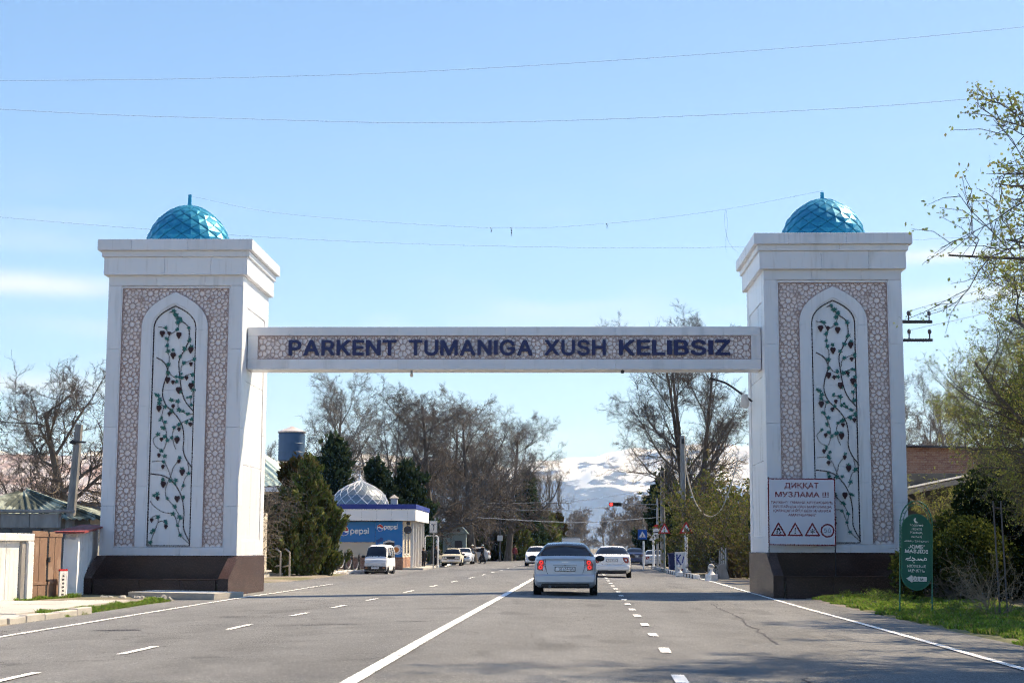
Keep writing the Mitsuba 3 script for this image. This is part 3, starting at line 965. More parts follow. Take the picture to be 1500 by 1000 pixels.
    for i in range(1, len(hs) - 1):
        for k in range(n):
            a0 = 2 * math.pi * (k + 0.5 * (i % 2)) / n + seed
            da = math.pi / n * 0.97
            top, bot = pt(hs[i + 1] - .006, a0, -.012), pt(hs[i - 1] + .006, a0, 0.022)
            le, ri = pt(hs[i], a0 - da, 0.0), pt(hs[i], a0 + da, 0.0)
            ce = pt(hs[i] - .02, a0, .030)
            jit = r.normal(0, .006, 3)
            ins = [x - (x - np.array([0, 1.47, x[2] - .3])) * .03 for x in (top, le, bot, ri)]
            vv = np.array([top, le, bot, ri, ce + jit] + ins)
            ff = [[0, 1, 4], [1, 2, 4], [2, 3, 4], [3, 0, 4], [0, 5, 6], [0, 6, 1], [1, 6, 7], [1, 7, 2], [2, 7, 8], [2, 8, 3], [3, 8, 5], [3, 5, 0]]
            put('scale', M().add(vv, ff), 'm_dome', dome, mtx=TM)
    tall = 0.34 if inner > 0 else 0.20
    put('finial', M().lathe([(.0, dz + H - .03), (.075, dz + H - .03), (.06, dz + H + .06), (.058, dz + H + tall), (.0, dz + H + tall)], (0, 1.47, 0), 10), 'm_dome', dome, mtx=TM)


tower(-11.80, -0.15, 1, 0.06)
tower(8.475, 0.0, -1, 0.17)

# the beam
X0, X1, YF, YB, B0, B1 = -9.695, 6.372, GY + 0.90, GY + 1.88, 6.94, 8.28
beam = put('beam', M().box(X0 + .01, X1 - .01, YF + .10, YB - .03, B0 + .03, B1 - .03), 'm_joint', gate)
LX0, LX1, LZ0, LZ1 = -9.36, 6.05, 7.275, 7.985
cuts = [X0, -8.4, -4.98, -1.6, 1.85, 5.22, X1]
for a, b in zip(cuts[:-1], cuts[1:]):
    put('panel', M().box(a + .003, b - .003, YF, YF + .115, LZ1 + .02, B1, .006), PANELS[int(rng.integers(0, 4))], beam)
    put('panel', M().box(a + .003, b - .003, YF, YF + .115, B0 + .012, LZ0 - .02, .006), PANELS[int(rng.integers(0, 4))], beam)
    put('panel', M().box(a + .003, b - .003, YF + .01, YB, B0, B0 + .029), 'm_panel', beam)
    put('panel', M().box(a + .003, b - .003, YF + .02, YB, B1 - .029, B1 - .002), 'm_panel', beam)
    put('panel', M().box(a + .003, b - .003, YB - .028, YB - .002, B0 + .03, B1 - .03), 'm_panel', beam)
put('panel', M().box(X0, LX0 - .02, YF, YF + .115, LZ0 - .019, LZ1 + .019), 'm_panel', beam)
put('panel', M().box(LX1 + .02, X1, YF, YF + .115, LZ0 - .019, LZ1 + .019), 'm_panel', beam)
put('panel', M().box(LX0 - .019, LX1 + .019, YF + .06, YF + .098, LZ0 - .019, LZ1 + .019), 'm_lattice_back', beam)
bl = M()
breg = sbox(LX0, LZ0, LX1, LZ1)
ctr = (LX0 + LX1) / 2
zc = (LZ0 + LZ1) / 2
bsegs = [q_[:, ::-1] for q_ in girih(sbox(LZ0, LX0, LZ1, LX1), zc, ctr, 4, 20, 0.205)]
bars(bl, bsegs, 0.021, YF + .035, YF + .059)
lat = put('lattice', bl, 'm_lattice', gate, kind='stuff')
rim = M().box(LX0 - .018, LX1 + .018, YF + .02, YF + .059, LZ1, LZ1 + .018).box(LX0 - .018, LX1 + .018, YF + .02, YF + .059, LZ0 - .018, LZ0)
rim.box(LX0 - .018, LX0, YF + .02, YF + .059, LZ0, LZ1).box(LX1, LX1 + .018, YF + .02, YF + .059, LZ0, LZ1)
put('frame', rim, 'm_lattice', lat)
for word, a, b in (('PARKENT', -8.40, -5.00), ('TUMANIGA', -4.62, -0.735), ('XUSH', -0.37, 1.55), ('KELIBSIZ', 1.955, 5.415)):
    ms = [sbox(0, 0, .115, .455) if ch == 'I' else heavy(ch, 0.45, 0.006) for ch in word]
    ws = [q.bounds[2] - q.bounds[0] for q in ms]
    sx = 1.10 if word == 'XUSH' else 1.0
    gap = 0.06
    k = ((b - a) - gap * (len(word) - 1)) / sum(ws)
    x = a
    for q, w in zip(ms, ws):
        q = shapely.affinity.translate(shapely.affinity.scale(shapely.affinity.translate(q, -q.bounds[0], 0), k, 1, origin=(0, 0)), x, 7.395)
        put('letter', M().prism(q, .052, 'xz', YF - .034), 'm_letter_blue', gate)
        x += w * k + gap
# small fittings on the beam
fl = thing('floodlight', 'small black floodlight fixed under the right half of the beam', 'lamp')
put('housing', M().box(2.02, 2.12, YF + .1, YF + .2, 6.83, 6.92, .01), 'm_black', fl)
put('bracket', M().box(2.06, 2.08, YF + .14, YF + .16, 6.92, 6.939), 'm_black', fl)
fl = thing('hanging_lamp', 'small pale lamp hanging under the left half of the beam', 'lamp')
put('cap', M().lathe([(0, 6.93), (.03, 6.93), (.05, 6.86), (0, 6.86)], (-4.55, YF + .3, 0), 10), 'm_grey_metal', fl)
put('bulb', M().lathe([(0.0, 6.86), (.03, 6.85), (.055, 6.80), (.04, 6.74), (0, 6.72)], (-4.55, YF + .3, 0), 10), 'm_cream', fl, smooth=True)
sl = thing('street_lamp', 'pale lamp head on a dark curved arm against the right tower', 'lamp')
put('arm', M().tube(spline([(6.36, GY + 3.2, 6.15), (5.95, GY + 3.2, 6.45), (5.5, GY + 3.2, 6.75), (5.0, GY + 3.2, 6.9)]), .035, 6), 'm_iron', sl, smooth=True)
put('head', M().lathe([(0, 6.40), (.10, 6.38), (.13, 6.2), (.15, 6.0), (.06, 5.92), (0, 5.92)], (6.12, GY + 3.2, 0), 12), 'm_dull_white', sl, smooth=True)

# ------------------------------------------------------------------ vehicles
def car_mesh(rows):
    """rows: (y, half width, sill z, belt z, top z, half width at the top), from the tail forward. Returns S(y, u): the body's skin, u from 0 (underside) to 7 (middle of the roof)."""
    rows = np.asarray(rows, float)
    f = PchipInterpolator(rows[:, 0], rows[:, 1:])

    def section(y):
        w, zb, be, zt, wt = f(y).T
        cab = np.clip((zt - be - 0.12) / 0.25, 0, 1)
        P = np.stack([
            np.stack([w * 0, zb], -1), np.stack([w * .86, zb], -1), np.stack([w * .975, zb + .07], -1), np.stack([w, zb + .5 * (be - zb)], -1),
            np.stack([w * .985, be - .02], -1), np.stack([wt + .03 + .02 * (1 - cab), zt - .085 * cab - .025], -1), np.stack([wt - .10, zt - .004], -1), np.stack([w * 0, zt + .02 * cab + .005], -1)], 1)
        return P

    def S(y, u):
        y, u = np.asarray(y, float), np.asarray(u, float)
        P = section(y)
        s = np.sign(u)
        a = np.clip(np.abs(u), 0, 7)
        i = np.clip(np.floor(a).astype(int), 0, 6)
        t = a - i
        # soften the corners of the section
        q = lambda k: P[np.arange(len(y)), np.clip(k, 0, 7)]
        c = 0.22
        lin = q(i) * (1 - t)[:, None] + q(i + 1) * t[:, None]
        near = np.where(t < c, 0.25 * (c - t) / c, 0)[:, None] * (q(i - 1) - q(i)) * c * 0.5 * (i > 0)[:, None]
        far = np.where(t > 1 - c, 0.25 * (t - 1 + c) / c, 0)[:, None] * (q(i + 2) - q(i + 1)) * c * 0.5 * (i < 6)[:, None]
        xz = lin + near + far
        return np.stack([xz[:, 0] * np.where(s == 0, 1, s), y, xz[:, 1]], 1)

    return S


def patch(S, ys, us, off=0.0):
    Y, Uu = np.meshgrid(ys, us, indexing='ij')
    v = S(Y.ravel(), Uu.ravel())
    n, k = Y.shape
    i, j = np.meshgrid(np.arange(n - 1), np.arange(k - 1), indexing='ij')
    q = np.stack([i * k + j, i * k + j + 1, (i + 1) * k + j + 1, (i + 1) * k + j], -1).reshape(-1, 4)
    if off:
        fn = np.cross(v[q[:, 1]] - v[q[:, 0]], v[q[:, 3]] - v[q[:, 0]])
        nn = np.zeros_like(v)
        for c in range(4):
            np.add.at(nn, q[:, c], fn)
        nn /= np.linalg.norm(nn, axis=1, keepdims=True) + 1e-12
        out = v - np.array([0, 2.2, 0.7])
        sgn = np.sign((nn * out * [1, .3, 1]).sum(1).mean())
        v = v + nn * off * sgn
    return v, q


US = np.concatenate([np.linspace(-7, 7, 57)])
UF = np.unique(np.concatenate([[k + d for k in range(0, 7) for d in (0, .12, .25, .5, .75, .88)], [7.0]]))


def wheel(key, x, y, r, w, side):
    m = M().lathe([(r * .62, -w / 2), (r * .95, -w / 2), (r, -w * .36), (r, w * .36), (r * .95, w / 2), (r * .62, w / 2)], (x, y, r), 24, 'x')
    wk = put('wheel', m, 'm_rubber', key, smooth=40, mtx=TM)
    put('rim', M().lathe([(0, side * w * .40), (r * .2, side * w * .44), (r * .60, side * w * .34), (r * .66, side * w * .46), (r * .66, -side * w * .4), (0, -side * w * .4)], (x, y, r), 20, 'x'), 'm_zinc', wk, smooth=40, mtx=TM)


def car(name, label, loc, heading, rows, paint, win, tail=None, front=None, group=None, wheels=(0.85, 3.45, .30), plate=True, lit=False, mirrors=True, tall=False, cat='car'):
    """heading: degrees, 0 drives away along +y."""
    global TM
    TM = mat4((loc[0], loc[1], loc[2]), rotz(math.radians(heading)))
    key = thing(name, label, cat, group)
    S = car_mesh(rows)
    y0, y1 = rows[0][0], rows[-1][0]
    ys = np.unique(np.round(np.concatenate([np.linspace(y0, y1, 49), [r[0] for r in rows], np.linspace(y0, y0 + .16, 7), np.linspace(y1 - .16, y1, 7)]), 4))
    us = np.concatenate([UF, -UF[::-1][1:]])
    us = np.concatenate([UF, -UF[::-1][1:-1]])
    v = np.concatenate([S(np.full(len(us), y), us) for y in ys])
    n, k = len(ys), len(us)
    i, j = np.meshgrid(np.arange(n - 1), np.arange(k), indexing='ij')
    q = np.stack([i * k + j, (i + 1) * k + j, (i + 1) * k + (j + 1) % k, i * k + (j + 1) % k], -1).reshape(-1, 4)
    m = M().add(v, q)
    for e in (0, n - 1):
        ring = v[e * k:(e + 1) * k]
        c = ring.mean(0)
        jj = np.arange(k)
        fcs = np.stack([jj * 0 + k, jj, (jj + 1) % k], 1)
        m.add(np.vstack([ring, c]), fcs if e == 0 else fcs[:, ::-1])
    tm = trimesh.Trimesh(*(lambda a: (a[0], a[1]))(m.out()), process=True)
    tm.fix_normals()
    put('body', (tm.vertices, tm.faces), paint, key, smooth=38, mtx=TM)
    wn = win
    if 'rear' in wn:
        a, b, u0 = wn['rear']
        v_, q_ = patch(S, np.linspace(a, b, 8), np.concatenate([np.linspace(u0, 7, 8), -np.linspace(u0, 7, 8)[::-1][1:]]), .006)
        put('rear_window', (v_, q_), 'm_glass_dark', key, smooth=True, mtx=TM)
    if 'front' in wn:
        a, b, u0 = wn['front']
        v_, q_ = patch(S, np.linspace(a, b, 8), np.concatenate([np.linspace(u0, 7, 8), -np.linspace(u0, 7, 8)[::-1][1:]]), .006)
        put('windscreen', (v_, q_), 'm_glass_dark', key, smooth=True, mtx=TM)
    for a, b in wn.get('side', ()):
        for s in (-1, 1):
            v_, q_ = patch(S, np.linspace(a, b, 7), s * np.linspace(4.16, 4.93, 5), .006)
            put('side_window', (v_, q_), 'm_glass_dark', key, smooth=True, mtx=TM)
    wr, wf, r = wheels
    W = np.array(rows)[:, 1].max()
    for y in (wr, wf):
        for s in (-1, 1):
            put('wheel_arch', M().lathe([(0, -.02), (r * 1.16, -.02), (r * 1.16, .012), (0, .012)], (s * W * .995, y, r * 1.06), 24, 'x'), 'm_black', key, mtx=TM)
            wheel(key, s * (W - .075), y, r, .21, s)
    put('underbody', M().box(-W * .80, W * .80, wr - r * .9, wf + r * .6, r * .62, r * 1.25, .03), 'm_black', key, mtx=TM)
    if mirrors:
        my, mz = wn.get('mirror', (3.05, 0.98))
        for s in (-1, 1):
            mi_ = trimesh.creation.icosphere(2, 1.0)
            put('mirror', M().add(mi_.vertices * [.135, .07, .085] + [s * (W + .13), my, mz], mi_.faces).box(min(s * (W - .06), s * (W + .05)), max(s * (W - .06), s * (W + .05)), my - .02, my + .04, mz - .05, mz - .02), 'm_black' if wn.get('dark_mirror', True) else paint, key, smooth=40, mtx=TM)
    if tail:
        tail(key, S, rows)
    if front:
        front(key, S, rows)
    return key


def face_piece(pts_xz, y, d):
    """A flat piece on a tail or nose: polygon in (x, z), its outer face at y."""
    return M().prism(np.asarray(pts_xz, float), d, 'xz', y)


SEDAN = [(0.00, .70, .36, .84, .90, .62), (.03, .77, .30, .93, .985, .70), (.10, .835, .26, .965, 1.01, .765), (.28, .858, .23, .975, 1.03, .78), (.50, .8625, .21, .972, 1.045, .775),
         (.60, .8625, .205, .97, 1.075, .77), (.92, .8625, .20, .965, 1.265, .70), (1.18, .8625, .20, .96, 1.385, .645), (1.55, .8625, .20, .955, 1.44, .615), (2.1, .8625, .20, .95, 1.455, .605), (2.6, .8625, .20, .945, 1.42, .61),
         (2.85, .8625, .20, .94, 1.33, .65), (3.30, .8625, .21, .93, 1.06, .74), (3.42, .86, .21, .92, 1.01, .76), (3.9, .85, .22, .86, .94, .72), (4.3, .80, .25, .72, .80, .66), (4.46, .72, .30, .62, .68, .58), (4.51, .60, .38, .56, .60, .5)]
SEDAN_WIN = {'rear': (.62, 1.25, 5.20), 'front': (2.72, 3.30, 5.22), 'side': ((1.08, 1.95), (2.02, 2.95)), 'mirror': (2.95, 1.0)}


def ring_lamp(cx, cz, r0, r1, y):
    return M().lathe([(r0, 0), (r1, 0), (r1, .012), (r0, .012), (r0, 0)], (cx, y, cz), 20, 'y')


def lead_tail(key, S, rows):
    y = -.008
    for s in (-1, 1):
        p = np.array([(.585, .985), (.70, .97), (.775, .86), (.765, .70), (.60, .68), (.535, .70)]) * [s, 1]
        if s < 0:
            p = p[::-1]
        tl = put('tail_lamp', face_piece(p, -.02, .20), 'm_lamp_red', key, mtx=TM)
        for cz, cx in ((.905, .655), (.775, .675)):
            lm = ring_lamp(s * cx, cz, .028, .056, -.030)
            k2 = put('brake_light', lm, 'm_red', tl, mtx=TM)
            scene[k2]['emitter'] = {'type': 'area', 'radiance': {'type': 'rgb', 'value': [0.22, 0.008, 0.006]}}
        p2 = np.array([(.538, .70), (.60, .68), (.615, .72), (.575, .85)]) * [s, 1]
        if s < 0:
            p2 = p2[::-1]
        put('reversing_lamp', face_piece(p2, -.026, .02), 'm_lamp_clear', tl, mtx=TM)
    # boot lid edge, plate, badge, bumper
    lid = LineString([(-.545, .985), (-.535, .78), (-.49, .60), (-.44, .565), (.44, .565), (.49, .60), (.535, .78), (.545, .985)]).buffer(.007)
    put('boot_seam', M().prism(lid, .05, 'xz', -.006), 'm_dark_grey', key, mtx=TM)
    put('boot_lip', M().box(-.60, .60, -.02, .10, .985, 1.015, .012), 'm_car_silver', key, smooth=40, mtx=TM)
    put('handle_recess', M().prism(sbox(-.33, .815, .33, .845), .03, 'xz', -.012), 'm_car_grey', key, mtx=TM)
    put('lock', M().lathe([(0, 0), (.018, 0), (.018, .02), (0, .02)], (0, -.024, .83), 12, 'y'), 'm_black', key, mtx=TM)
    pl = put('number_plate', M().box(-.285, .285, -.026, -.002, .665, .79, .006), 'm_black', key, mtx=TM)
    put('plate_face', M().box(-.265, .265, -.031, -.0265, .68, .775), 'm_white', pl, mtx=TM)
    v, f = lettering('10 614 GA', .062, .42, .003)
    put('lettering', (v + [.03, -.0315, .697], f), 'm_black', pl, mtx=TM)
    bd = M().prism(LineString([(-.075, .905), (-.035, .925), (0, .91), (.035, .925), (.075, .905)]).buffer(.010), .012, 'xz', -.014)
    put('badge', bd, 'm_chrome', key, mtx=TM)
    bm = M().box(-.83, .83, -.055, .24, .33, .585, .045)
    put('bumper', bm, 'm_car_silver', key, smooth=40, mtx=TM)
    put('valance', M().box(-.66, .66, -.02, .12, .235, .328, .02), 'm_black', key, mtx=TM)
    put('exhaust', M().lathe([(.02, 0), (.03, 0), (.03, .14), (.02, .14)], (-.42, -.03, .25), 12, 'y'), 'm_grey_metal', key, mtx=TM)


def plain_tail(red=True, wide=True, z=.86, paint='m_car_white', plate_z=.80):
    def fn(key, S, rows):
        for s in (-1, 1):
            p = np.array([(.50, z + .07), (.70, z + .07), (.775, z + .0), (.765, z - .17), (.62, z - .17), (.54, z - .06)]) * [s, 1]
            tl = put('tail_lamp', face_piece(p if s > 0 else p[::-1], -.02, .2), 'm_lamp_red', key, mtx=TM)
            put('clear_lamp', face_piece((p * .35 + p.mean(0) * .65)[::(1 if s > 0 else -1)], -.026, .02), 'm_lamp_clear', tl, mtx=TM)
        pl = put('number_plate', M().box(-.27, .27, -.026, -.002, plate_z - .06, plate_z + .06, .005), 'm_black', key, mtx=TM)
        put('plate_face', M().box(-.25, .25, -.031, -.0265, plate_z - .047, plate_z + .047), 'm_white', pl, mtx=TM)
        v, f = lettering('01 428', .055, .36, .003)
        put('lettering', (v + [0, -.0315, plate_z - .027], f), 'm_black', pl, mtx=TM)
        put('bumper', M().box(-.82, .82, -.055, .24, .34, .60, .045), paint, key, smooth=40, mtx=TM)
        put('valance', M().box(-.66, .66, -.02, .12, .24, .338, .02), 'm_black', key, mtx=TM)
        lid = LineString([(-.53, .97), (-.51, .70), (-.44, .62), (.44, .62), (.51, .70), (.53, .97)]).buffer(.006)
        put('boot_seam', M().prism(lid, .05, 'xz', -.005), 'm_dark_grey', key, mtx=TM)
        put('chrome_strip', M().box(-.36, .36, -.018, .0, plate_z + .085, plate_z + .11, .004), 'm_chrome', key, mtx=TM)
    return fn


def plain_front(L, z=.66, grille=(.42, .09), paint='m_car_white', round_=False, plate_z=.42):
    def fn(key, S, rows):
        for s in (-1, 1):
            if round_:
                for cx in (.42, .60):
                    put('headlight', M().lathe([(0, -.03), (.075, -.02), (.085, .06), (0, .06)], (s * cx, L + .01, z), 14, 'y').xf(np.eye(3)), 'm_lamp_clear', key, smooth=40, mtx=TM)
            else:
                p = np.array([(.40, z - .06), (.70, z - .03), (.72, z + .06), (.42, z + .05)]) * [s, 1]
                put('headlight', face_piece(p if s > 0 else p[::-1], L - .16, .17), 'm_lamp_clear', key, mtx=TM)
        put('grille', M().box(-grille[0], grille[0], L - .06, L + .012, z - grille[1], z + grille[1], .01), 'm_black', key, mtx=TM)
        put('bumper', M().box(-.80, .80, L - .16, L + .07, .33, .52, .03), paint, key, smooth=40, mtx=TM)
        pl = put('number_plate', M().box(-.26, .26, L + .071, L + .085, plate_z - .055, plate_z + .055, .004), 'm_white', key, mtx=TM)
    return fn


RH = -math.degrees(0.0175)
car('silver_sedan', 'silver sedan with lit brake lights driving away in the shadow of the gateway', (0.24, 43.9, 0.115), RH, SEDAN, 'm_car_silver', SEDAN_WIN, lead_tail)
car('white_sedan', 'white sedan ahead of the silver one with a dark rear window, in the right lane', (2.57, 73.6, 0.06), RH - 1.0, SEDAN, 'm_car_white', SEDAN_WIN, plain_tail())
car('white_sedan', 'small distant white saloon seen between the white sedan and the dark blue car', (5.75, 172, 0.02), RH, SEDAN, 'm_car_white', SEDAN_WIN, plain_tail())
car('dark_blue_car', 'dark blue car with bright red tail lamps parked beside the right kerb', (6.95, 140, -0.06), RH, [(y, w, zb, b + .04, z + .06, wt) for y, w, zb, b, z, wt in SEDAN], 'm_car_blue', SEDAN_WIN, plain_tail(paint='m_car_blue'))
HATCH = [(0.00, .70, .38, .82, .98, .60), (.04, .80, .30, .93, 1.12, .60), (.15, .83, .26, .95, 1.22, .59), (.45, .845, .22, .96, 1.42, .555), (.8, .85, .20, .96, 1.475, .55), (1.6, .85, .20, .95, 1.49, .55), (2.2, .85, .20, .945, 1.46, .555),
         (2.5, .85, .2, .94, 1.36, .59), (2.95, .85, .21, .93, 1.08, .70), (3.1, .845, .22, .92, 1.02, .72), (3.5, .82, .24, .84, .92, .66), (3.75, .74, .30, .70, .76, .58), (3.82, .6, .38, .6, .64, .5)]
HATCH_WIN = {'rear': (.06, .46, 5.15), 'front': (2.36, 2.95, 5.2), 'side': ((.55, 1.35), (1.42, 2.55)), 'mirror': (2.6, 1.0)}
car('silver_hatchback', 'pale silver car parked close to the striped kerb on the right', (8.20, 132, -0.16), RH + 2, SEDAN, 'm_car_silver', SEDAN_WIN, plain_tail(paint='m_car_silver', plate_z=.70))
car('grey_hatchback', 'grey hatchback standing side on behind the walking people', (-7.0, 166, 0.02), 84, HATCH, 'm_car_silver', HATCH_WIN, plain_tail(paint='m_car_silver'), plain_front(3.82), wheels=(.62, 3.1, .29))
car('white_car', 'white car coming the other way, half hidden by the silver sedan', (-1.38, 121, 0.10), 180 + RH, SEDAN, 'm_car_white', SEDAN_WIN, None, plain_front(4.5), mirrors=False)
car('white_car', 'white car parked behind the old cream saloon', (-8.35, 146, -0.02), 180 + RH, SEDAN, 'm_car_white', SEDAN_WIN, None, plain_front(4.5))
car('pale_car', 'pale blue grey car parked beside the kiosk behind the people in black', (-11.9, 158, -0.02), 84, HATCH, 'm_car_grey', HATCH_WIN, plain_tail(paint='m_car_grey'), plain_front(3.82), wheels=(.62, 3.1, .29))
OLD = [(0.00, .74, .34, .80, .86, .70), (.05, .79, .30, .86, .92, .74), (.5, .805, .24, .88, .945, .74), (.72, .805, .23, .88, .96, .72), (1.0, .805, .23, .88, 1.28, .60), (1.25, .805, .23, .88, 1.405, .57), (1.8, .805, .23, .88, 1.44, .56), (2.4, .805, .23, .88, 1.40, .575),
       (2.65, .805, .23, .88, 1.25, .61), (2.92, .805, .23, .88, .97, .72), (3.1, .805, .23, .88, .935, .74), (3.9, .80, .25, .86, .905, .74), (4.02, .79, .28, .82, .87, .73), (4.06, .76, .32, .76, .80, .70)]
OLD_WIN = {'rear': (.76, 1.2, 5.2), 'front': (2.46, 2.90, 5.2), 'side': ((.95, 1.75), (1.82, 2.6)), 'mirror': (2.7, .95)}
car('old_saloon', 'boxy old cream saloon with four headlights parked facing the traffic', (-8.70, 136.2, -0.06), 180 + RH, OLD, 'm_car_beige', OLD_WIN, None, plain_front(4.06, .66, (.70, .10), 'm_chrome', True, .43), wheels=(.7, 3.2, .30))
VAN = [(0.00, .62, .40, .95, 1.30, .60), (.05, .68, .32, .98, 1.70, .58), (.2, .70, .28, 1.0, 1.88, .56), (.8, .70, .26, 1.0, 1.91, .555), (2.0, .70, .26, 1.0, 1.90, .555), (2.5, .70, .26, 1.0, 1.83, .56), (2.75, .70, .26, .99, 1.66, .58), (3.05, .70, .28, .98, 1.24, .62), (3.16, .695, .30, .96, 1.06, .64), (3.25, .68, .34, .90, .98, .64), (3.29, .64, .40, .84, .90, .6)]
VAN_WIN = {'front': (2.60, 3.08, 5.1), 'side': ((.25, .95), (1.02, 1.72), (1.8, 2.6)), 'mirror': (2.95, 1.18)}


def van_front(key, S, rows):
    L = 3.30
    put('lower_front', M().box(-.66, .66, L - .10, L + .03, .60, .86, .03), 'm_car_white', key, smooth=40, mtx=TM)
    for s in (-1, 1):
        put('headlight', M().box(*sorted((s * .36, s * .60)), L + .02, L + .045, .68, .80, .015), 'm_lamp_clear', key, mtx=TM)
        put('indicator', M().box(*sorted((s * .48, s * .62)), L + .07, L + .085, .47, .52, .004), 'm_orange', key, mtx=TM)
    put('bumper', M().box(-.69, .69, L - .14, L + .07, .33, .58, .03), 'm_black', key, smooth=40, mtx=TM)
    put('number_plate', M().box(-.25, .25, L + .071, L + .085, .43, .54, .004), 'm_white', key, mtx=TM)


car('white_minivan', 'white minivan with a black bumper parked by the painted kerb', (-10.95, 101.3, -0.31), 180 - 4, VAN, 'm_car_white', VAN_WIN, None, van_front, wheels=(.65, 2.75, .27), cat='minivan')
# a white lorry far ahead, its box just over the silver sedan's roof line
TM = mat4((1.75, 190, 0.08), rotz(math.radians(RH)))
k = thing('white_lorry', 'white lorry far ahead, its box showing beside the silver sedan', 'lorry')
put('box', M().box(-1.1, 1.1, 0, 4.6, .75, 2.65, .04), 'm_car_white', k, mtx=TM)
put('frame', M().box(-1.13, 1.13, -.03, .02, 2.55, 2.67), 'm_grey_metal', k, mtx=TM)
put('cab', M().box(-1.0, 1.0, 4.75, 6.3, .5, 2.3, .12), 'm_car_white', k, mtx=TM)
put('chassis', M().box(-.5, .5, .1, 6.0, .45, .75), 'm_black', k, mtx=TM)
for y in (.9, 5.4):
    for s in (-1, 1):
        wheel(k, s * .9, y, .42, .28, s)
for s in (-1, 1):
    put('tail_lamp', M().box(*sorted((s * .75, s * 1.05)), -.03, .05, .6, .74), 'm_lamp_red', k, mtx=TM)
car('far_car', 'small red tailed car seen beyond the lorry', (3.4, 205, 0.05), RH, HATCH, 'm_car_white', HATCH_WIN, plain_tail(), wheels=(.62, 3.1, .29))
labels['far_car']['label'] = 'small white car with red tail lamps far down the road'

# ------------------------------------------------------------------ left side: pavement, walls, yard
def slab_on_ground(name, poly, top, mat_, parent=None, kind='structure', thick=.14, label=None):
    """A raised slab whose top follows the ground: polygon (X, Y), top above the road's level."""
    g = Polygon(poly)
    m = trimesh.creation.extrude_polygon(g, thick, engine='earcut')
    for _ in range(2):
        m = m.subdivide()
    v = np.array(m.vertices)
    v[:, 2] = road_z(v[:, 0], v[:, 1]) + top - thick + v[:, 2]
    return put(name, (v, m.faces), mat_, parent, kind=kind if parent is None else None, label=label)


pv = put('pavement', sheet(np.linspace(-14.2, -10.25, 4), np.linspace(24, 33, 5), lambda X, Y: road_z(X, Y) + .04), 'm_concrete', kind='structure')
# cast paving slabs with open joints
for r0, (y0, y1) in enumerate([(22.0, 25.0), (25.03, 28.2), (28.23, 31.4), (31.43, 34.4), (34.43, 37.4), (37.43, 40.0)]):
    for x0, x1 in ((-14.5, -12.3), (-12.27, -10.30 if y1 < 34 else -10.75)):
        dx = rng.normal(0, .02)
        slab_on_ground('slab', [(x0 + dx, y0), (x1 + dx, y0 + rng.normal(0, .03)), (x1 + dx, y1), (x0 + dx, y1)], .105 + rng.normal(0, .008), 'm_concrete', pv, thick=.10)
# kerb, broken in places
yk = 22.0
kb = None
while yk < 33.4:
    l = rng.uniform(0.9, 1.1)
    if not (29.3 < yk < 29.9):
        x = -10.08 + rng.normal(0, .02)
        z = float(road_z(x, yk))
        mm = M().box(-.17, .0, 0, l - .03, -.2, .125 + rng.normal(0, .012), .015).xf(mat4((x, yk, z), rotz(rng.normal(0, .012))))
        kb = put('kerb', mm, 'm_concrete', pv) if kb is None else put('kerb', mm, 'm_concrete', pv)
    yk += l
# concrete slab lying before the left planter, its front edge undermined
k = thing('concrete_slab', 'low concrete slab with a broken front edge lying before the left planter', 'slab')
put('slab', M().hull(np.array([(-11.9, 44.1, -.05), (-9.35, 43.3, -.05), (-8.95, 45.3, -.05), (-11.7, 46.2, -.05), (-11.92, 44.05, .17), (-9.33, 43.25, .16), (-8.93, 45.3, .15), (-11.7, 46.2, .17)])), 'm_concrete', k)
for n_ in range(14):
    b = trimesh.creation.icosphere(1, rng.uniform(.05, .13))
    x, y = rng.uniform(-12.6, -10.4), 0
    y = 43.4 - .32 * (x + 12) + rng.normal(0, .22)
    vv = b.vertices * rng.uniform(.6, 1.2, 3) + rng.normal(0, .012, b.vertices.shape)
    put('rubble', (vv + [x, y, float(road_z(x, y)) + .05], b.faces), 'm_concrete', k)

GW = rotz(math.radians(-9.2))        # the yard wall runs a little across the road's direction


def yard(m, x=-14.22, y=40.0, z=-.03):
    """Local: x along the wall away from the camera, y into the yard, z up; turned to stand along the road."""
    return m.xf(mat4((x, y, z), rotz(math.radians(90 - 9.2))))


gw = thing('garage_gate', 'sunlit white sheet metal garage gate in a plastered frame at the left edge', 'gate')
put('lintel', yard(M().box(-3.4, 1.95, -.02, .28, 1.58, 1.78, .02)), 'm_whitewash', gw)
put('jamb', yard(M().box(1.62, 1.95, -.02, .28, -.2, 1.575, .02)), 'm_whitewash', gw)
for a in (-3.4, -2.35, -1.3, -.25, .68):
    b = {-.25: .655, .68: 1.36}.get(a, a + 1.025)
    put('leaf', yard(M().box(a, b, .10, .13, .02, 1.57, .006)), 'm_whitewash', gw)
    for s in np.arange(a + .18, b - .05, .24):
        put('rib', yard(M().box(s, s + .02, .094, .0995, .05, 1.54, .004)), 'm_whitewash', gw)
put('post', yard(M().box(1.38, 1.60, .04, .26, -.2, 1.57, .01)), 'm_weathered', gw)

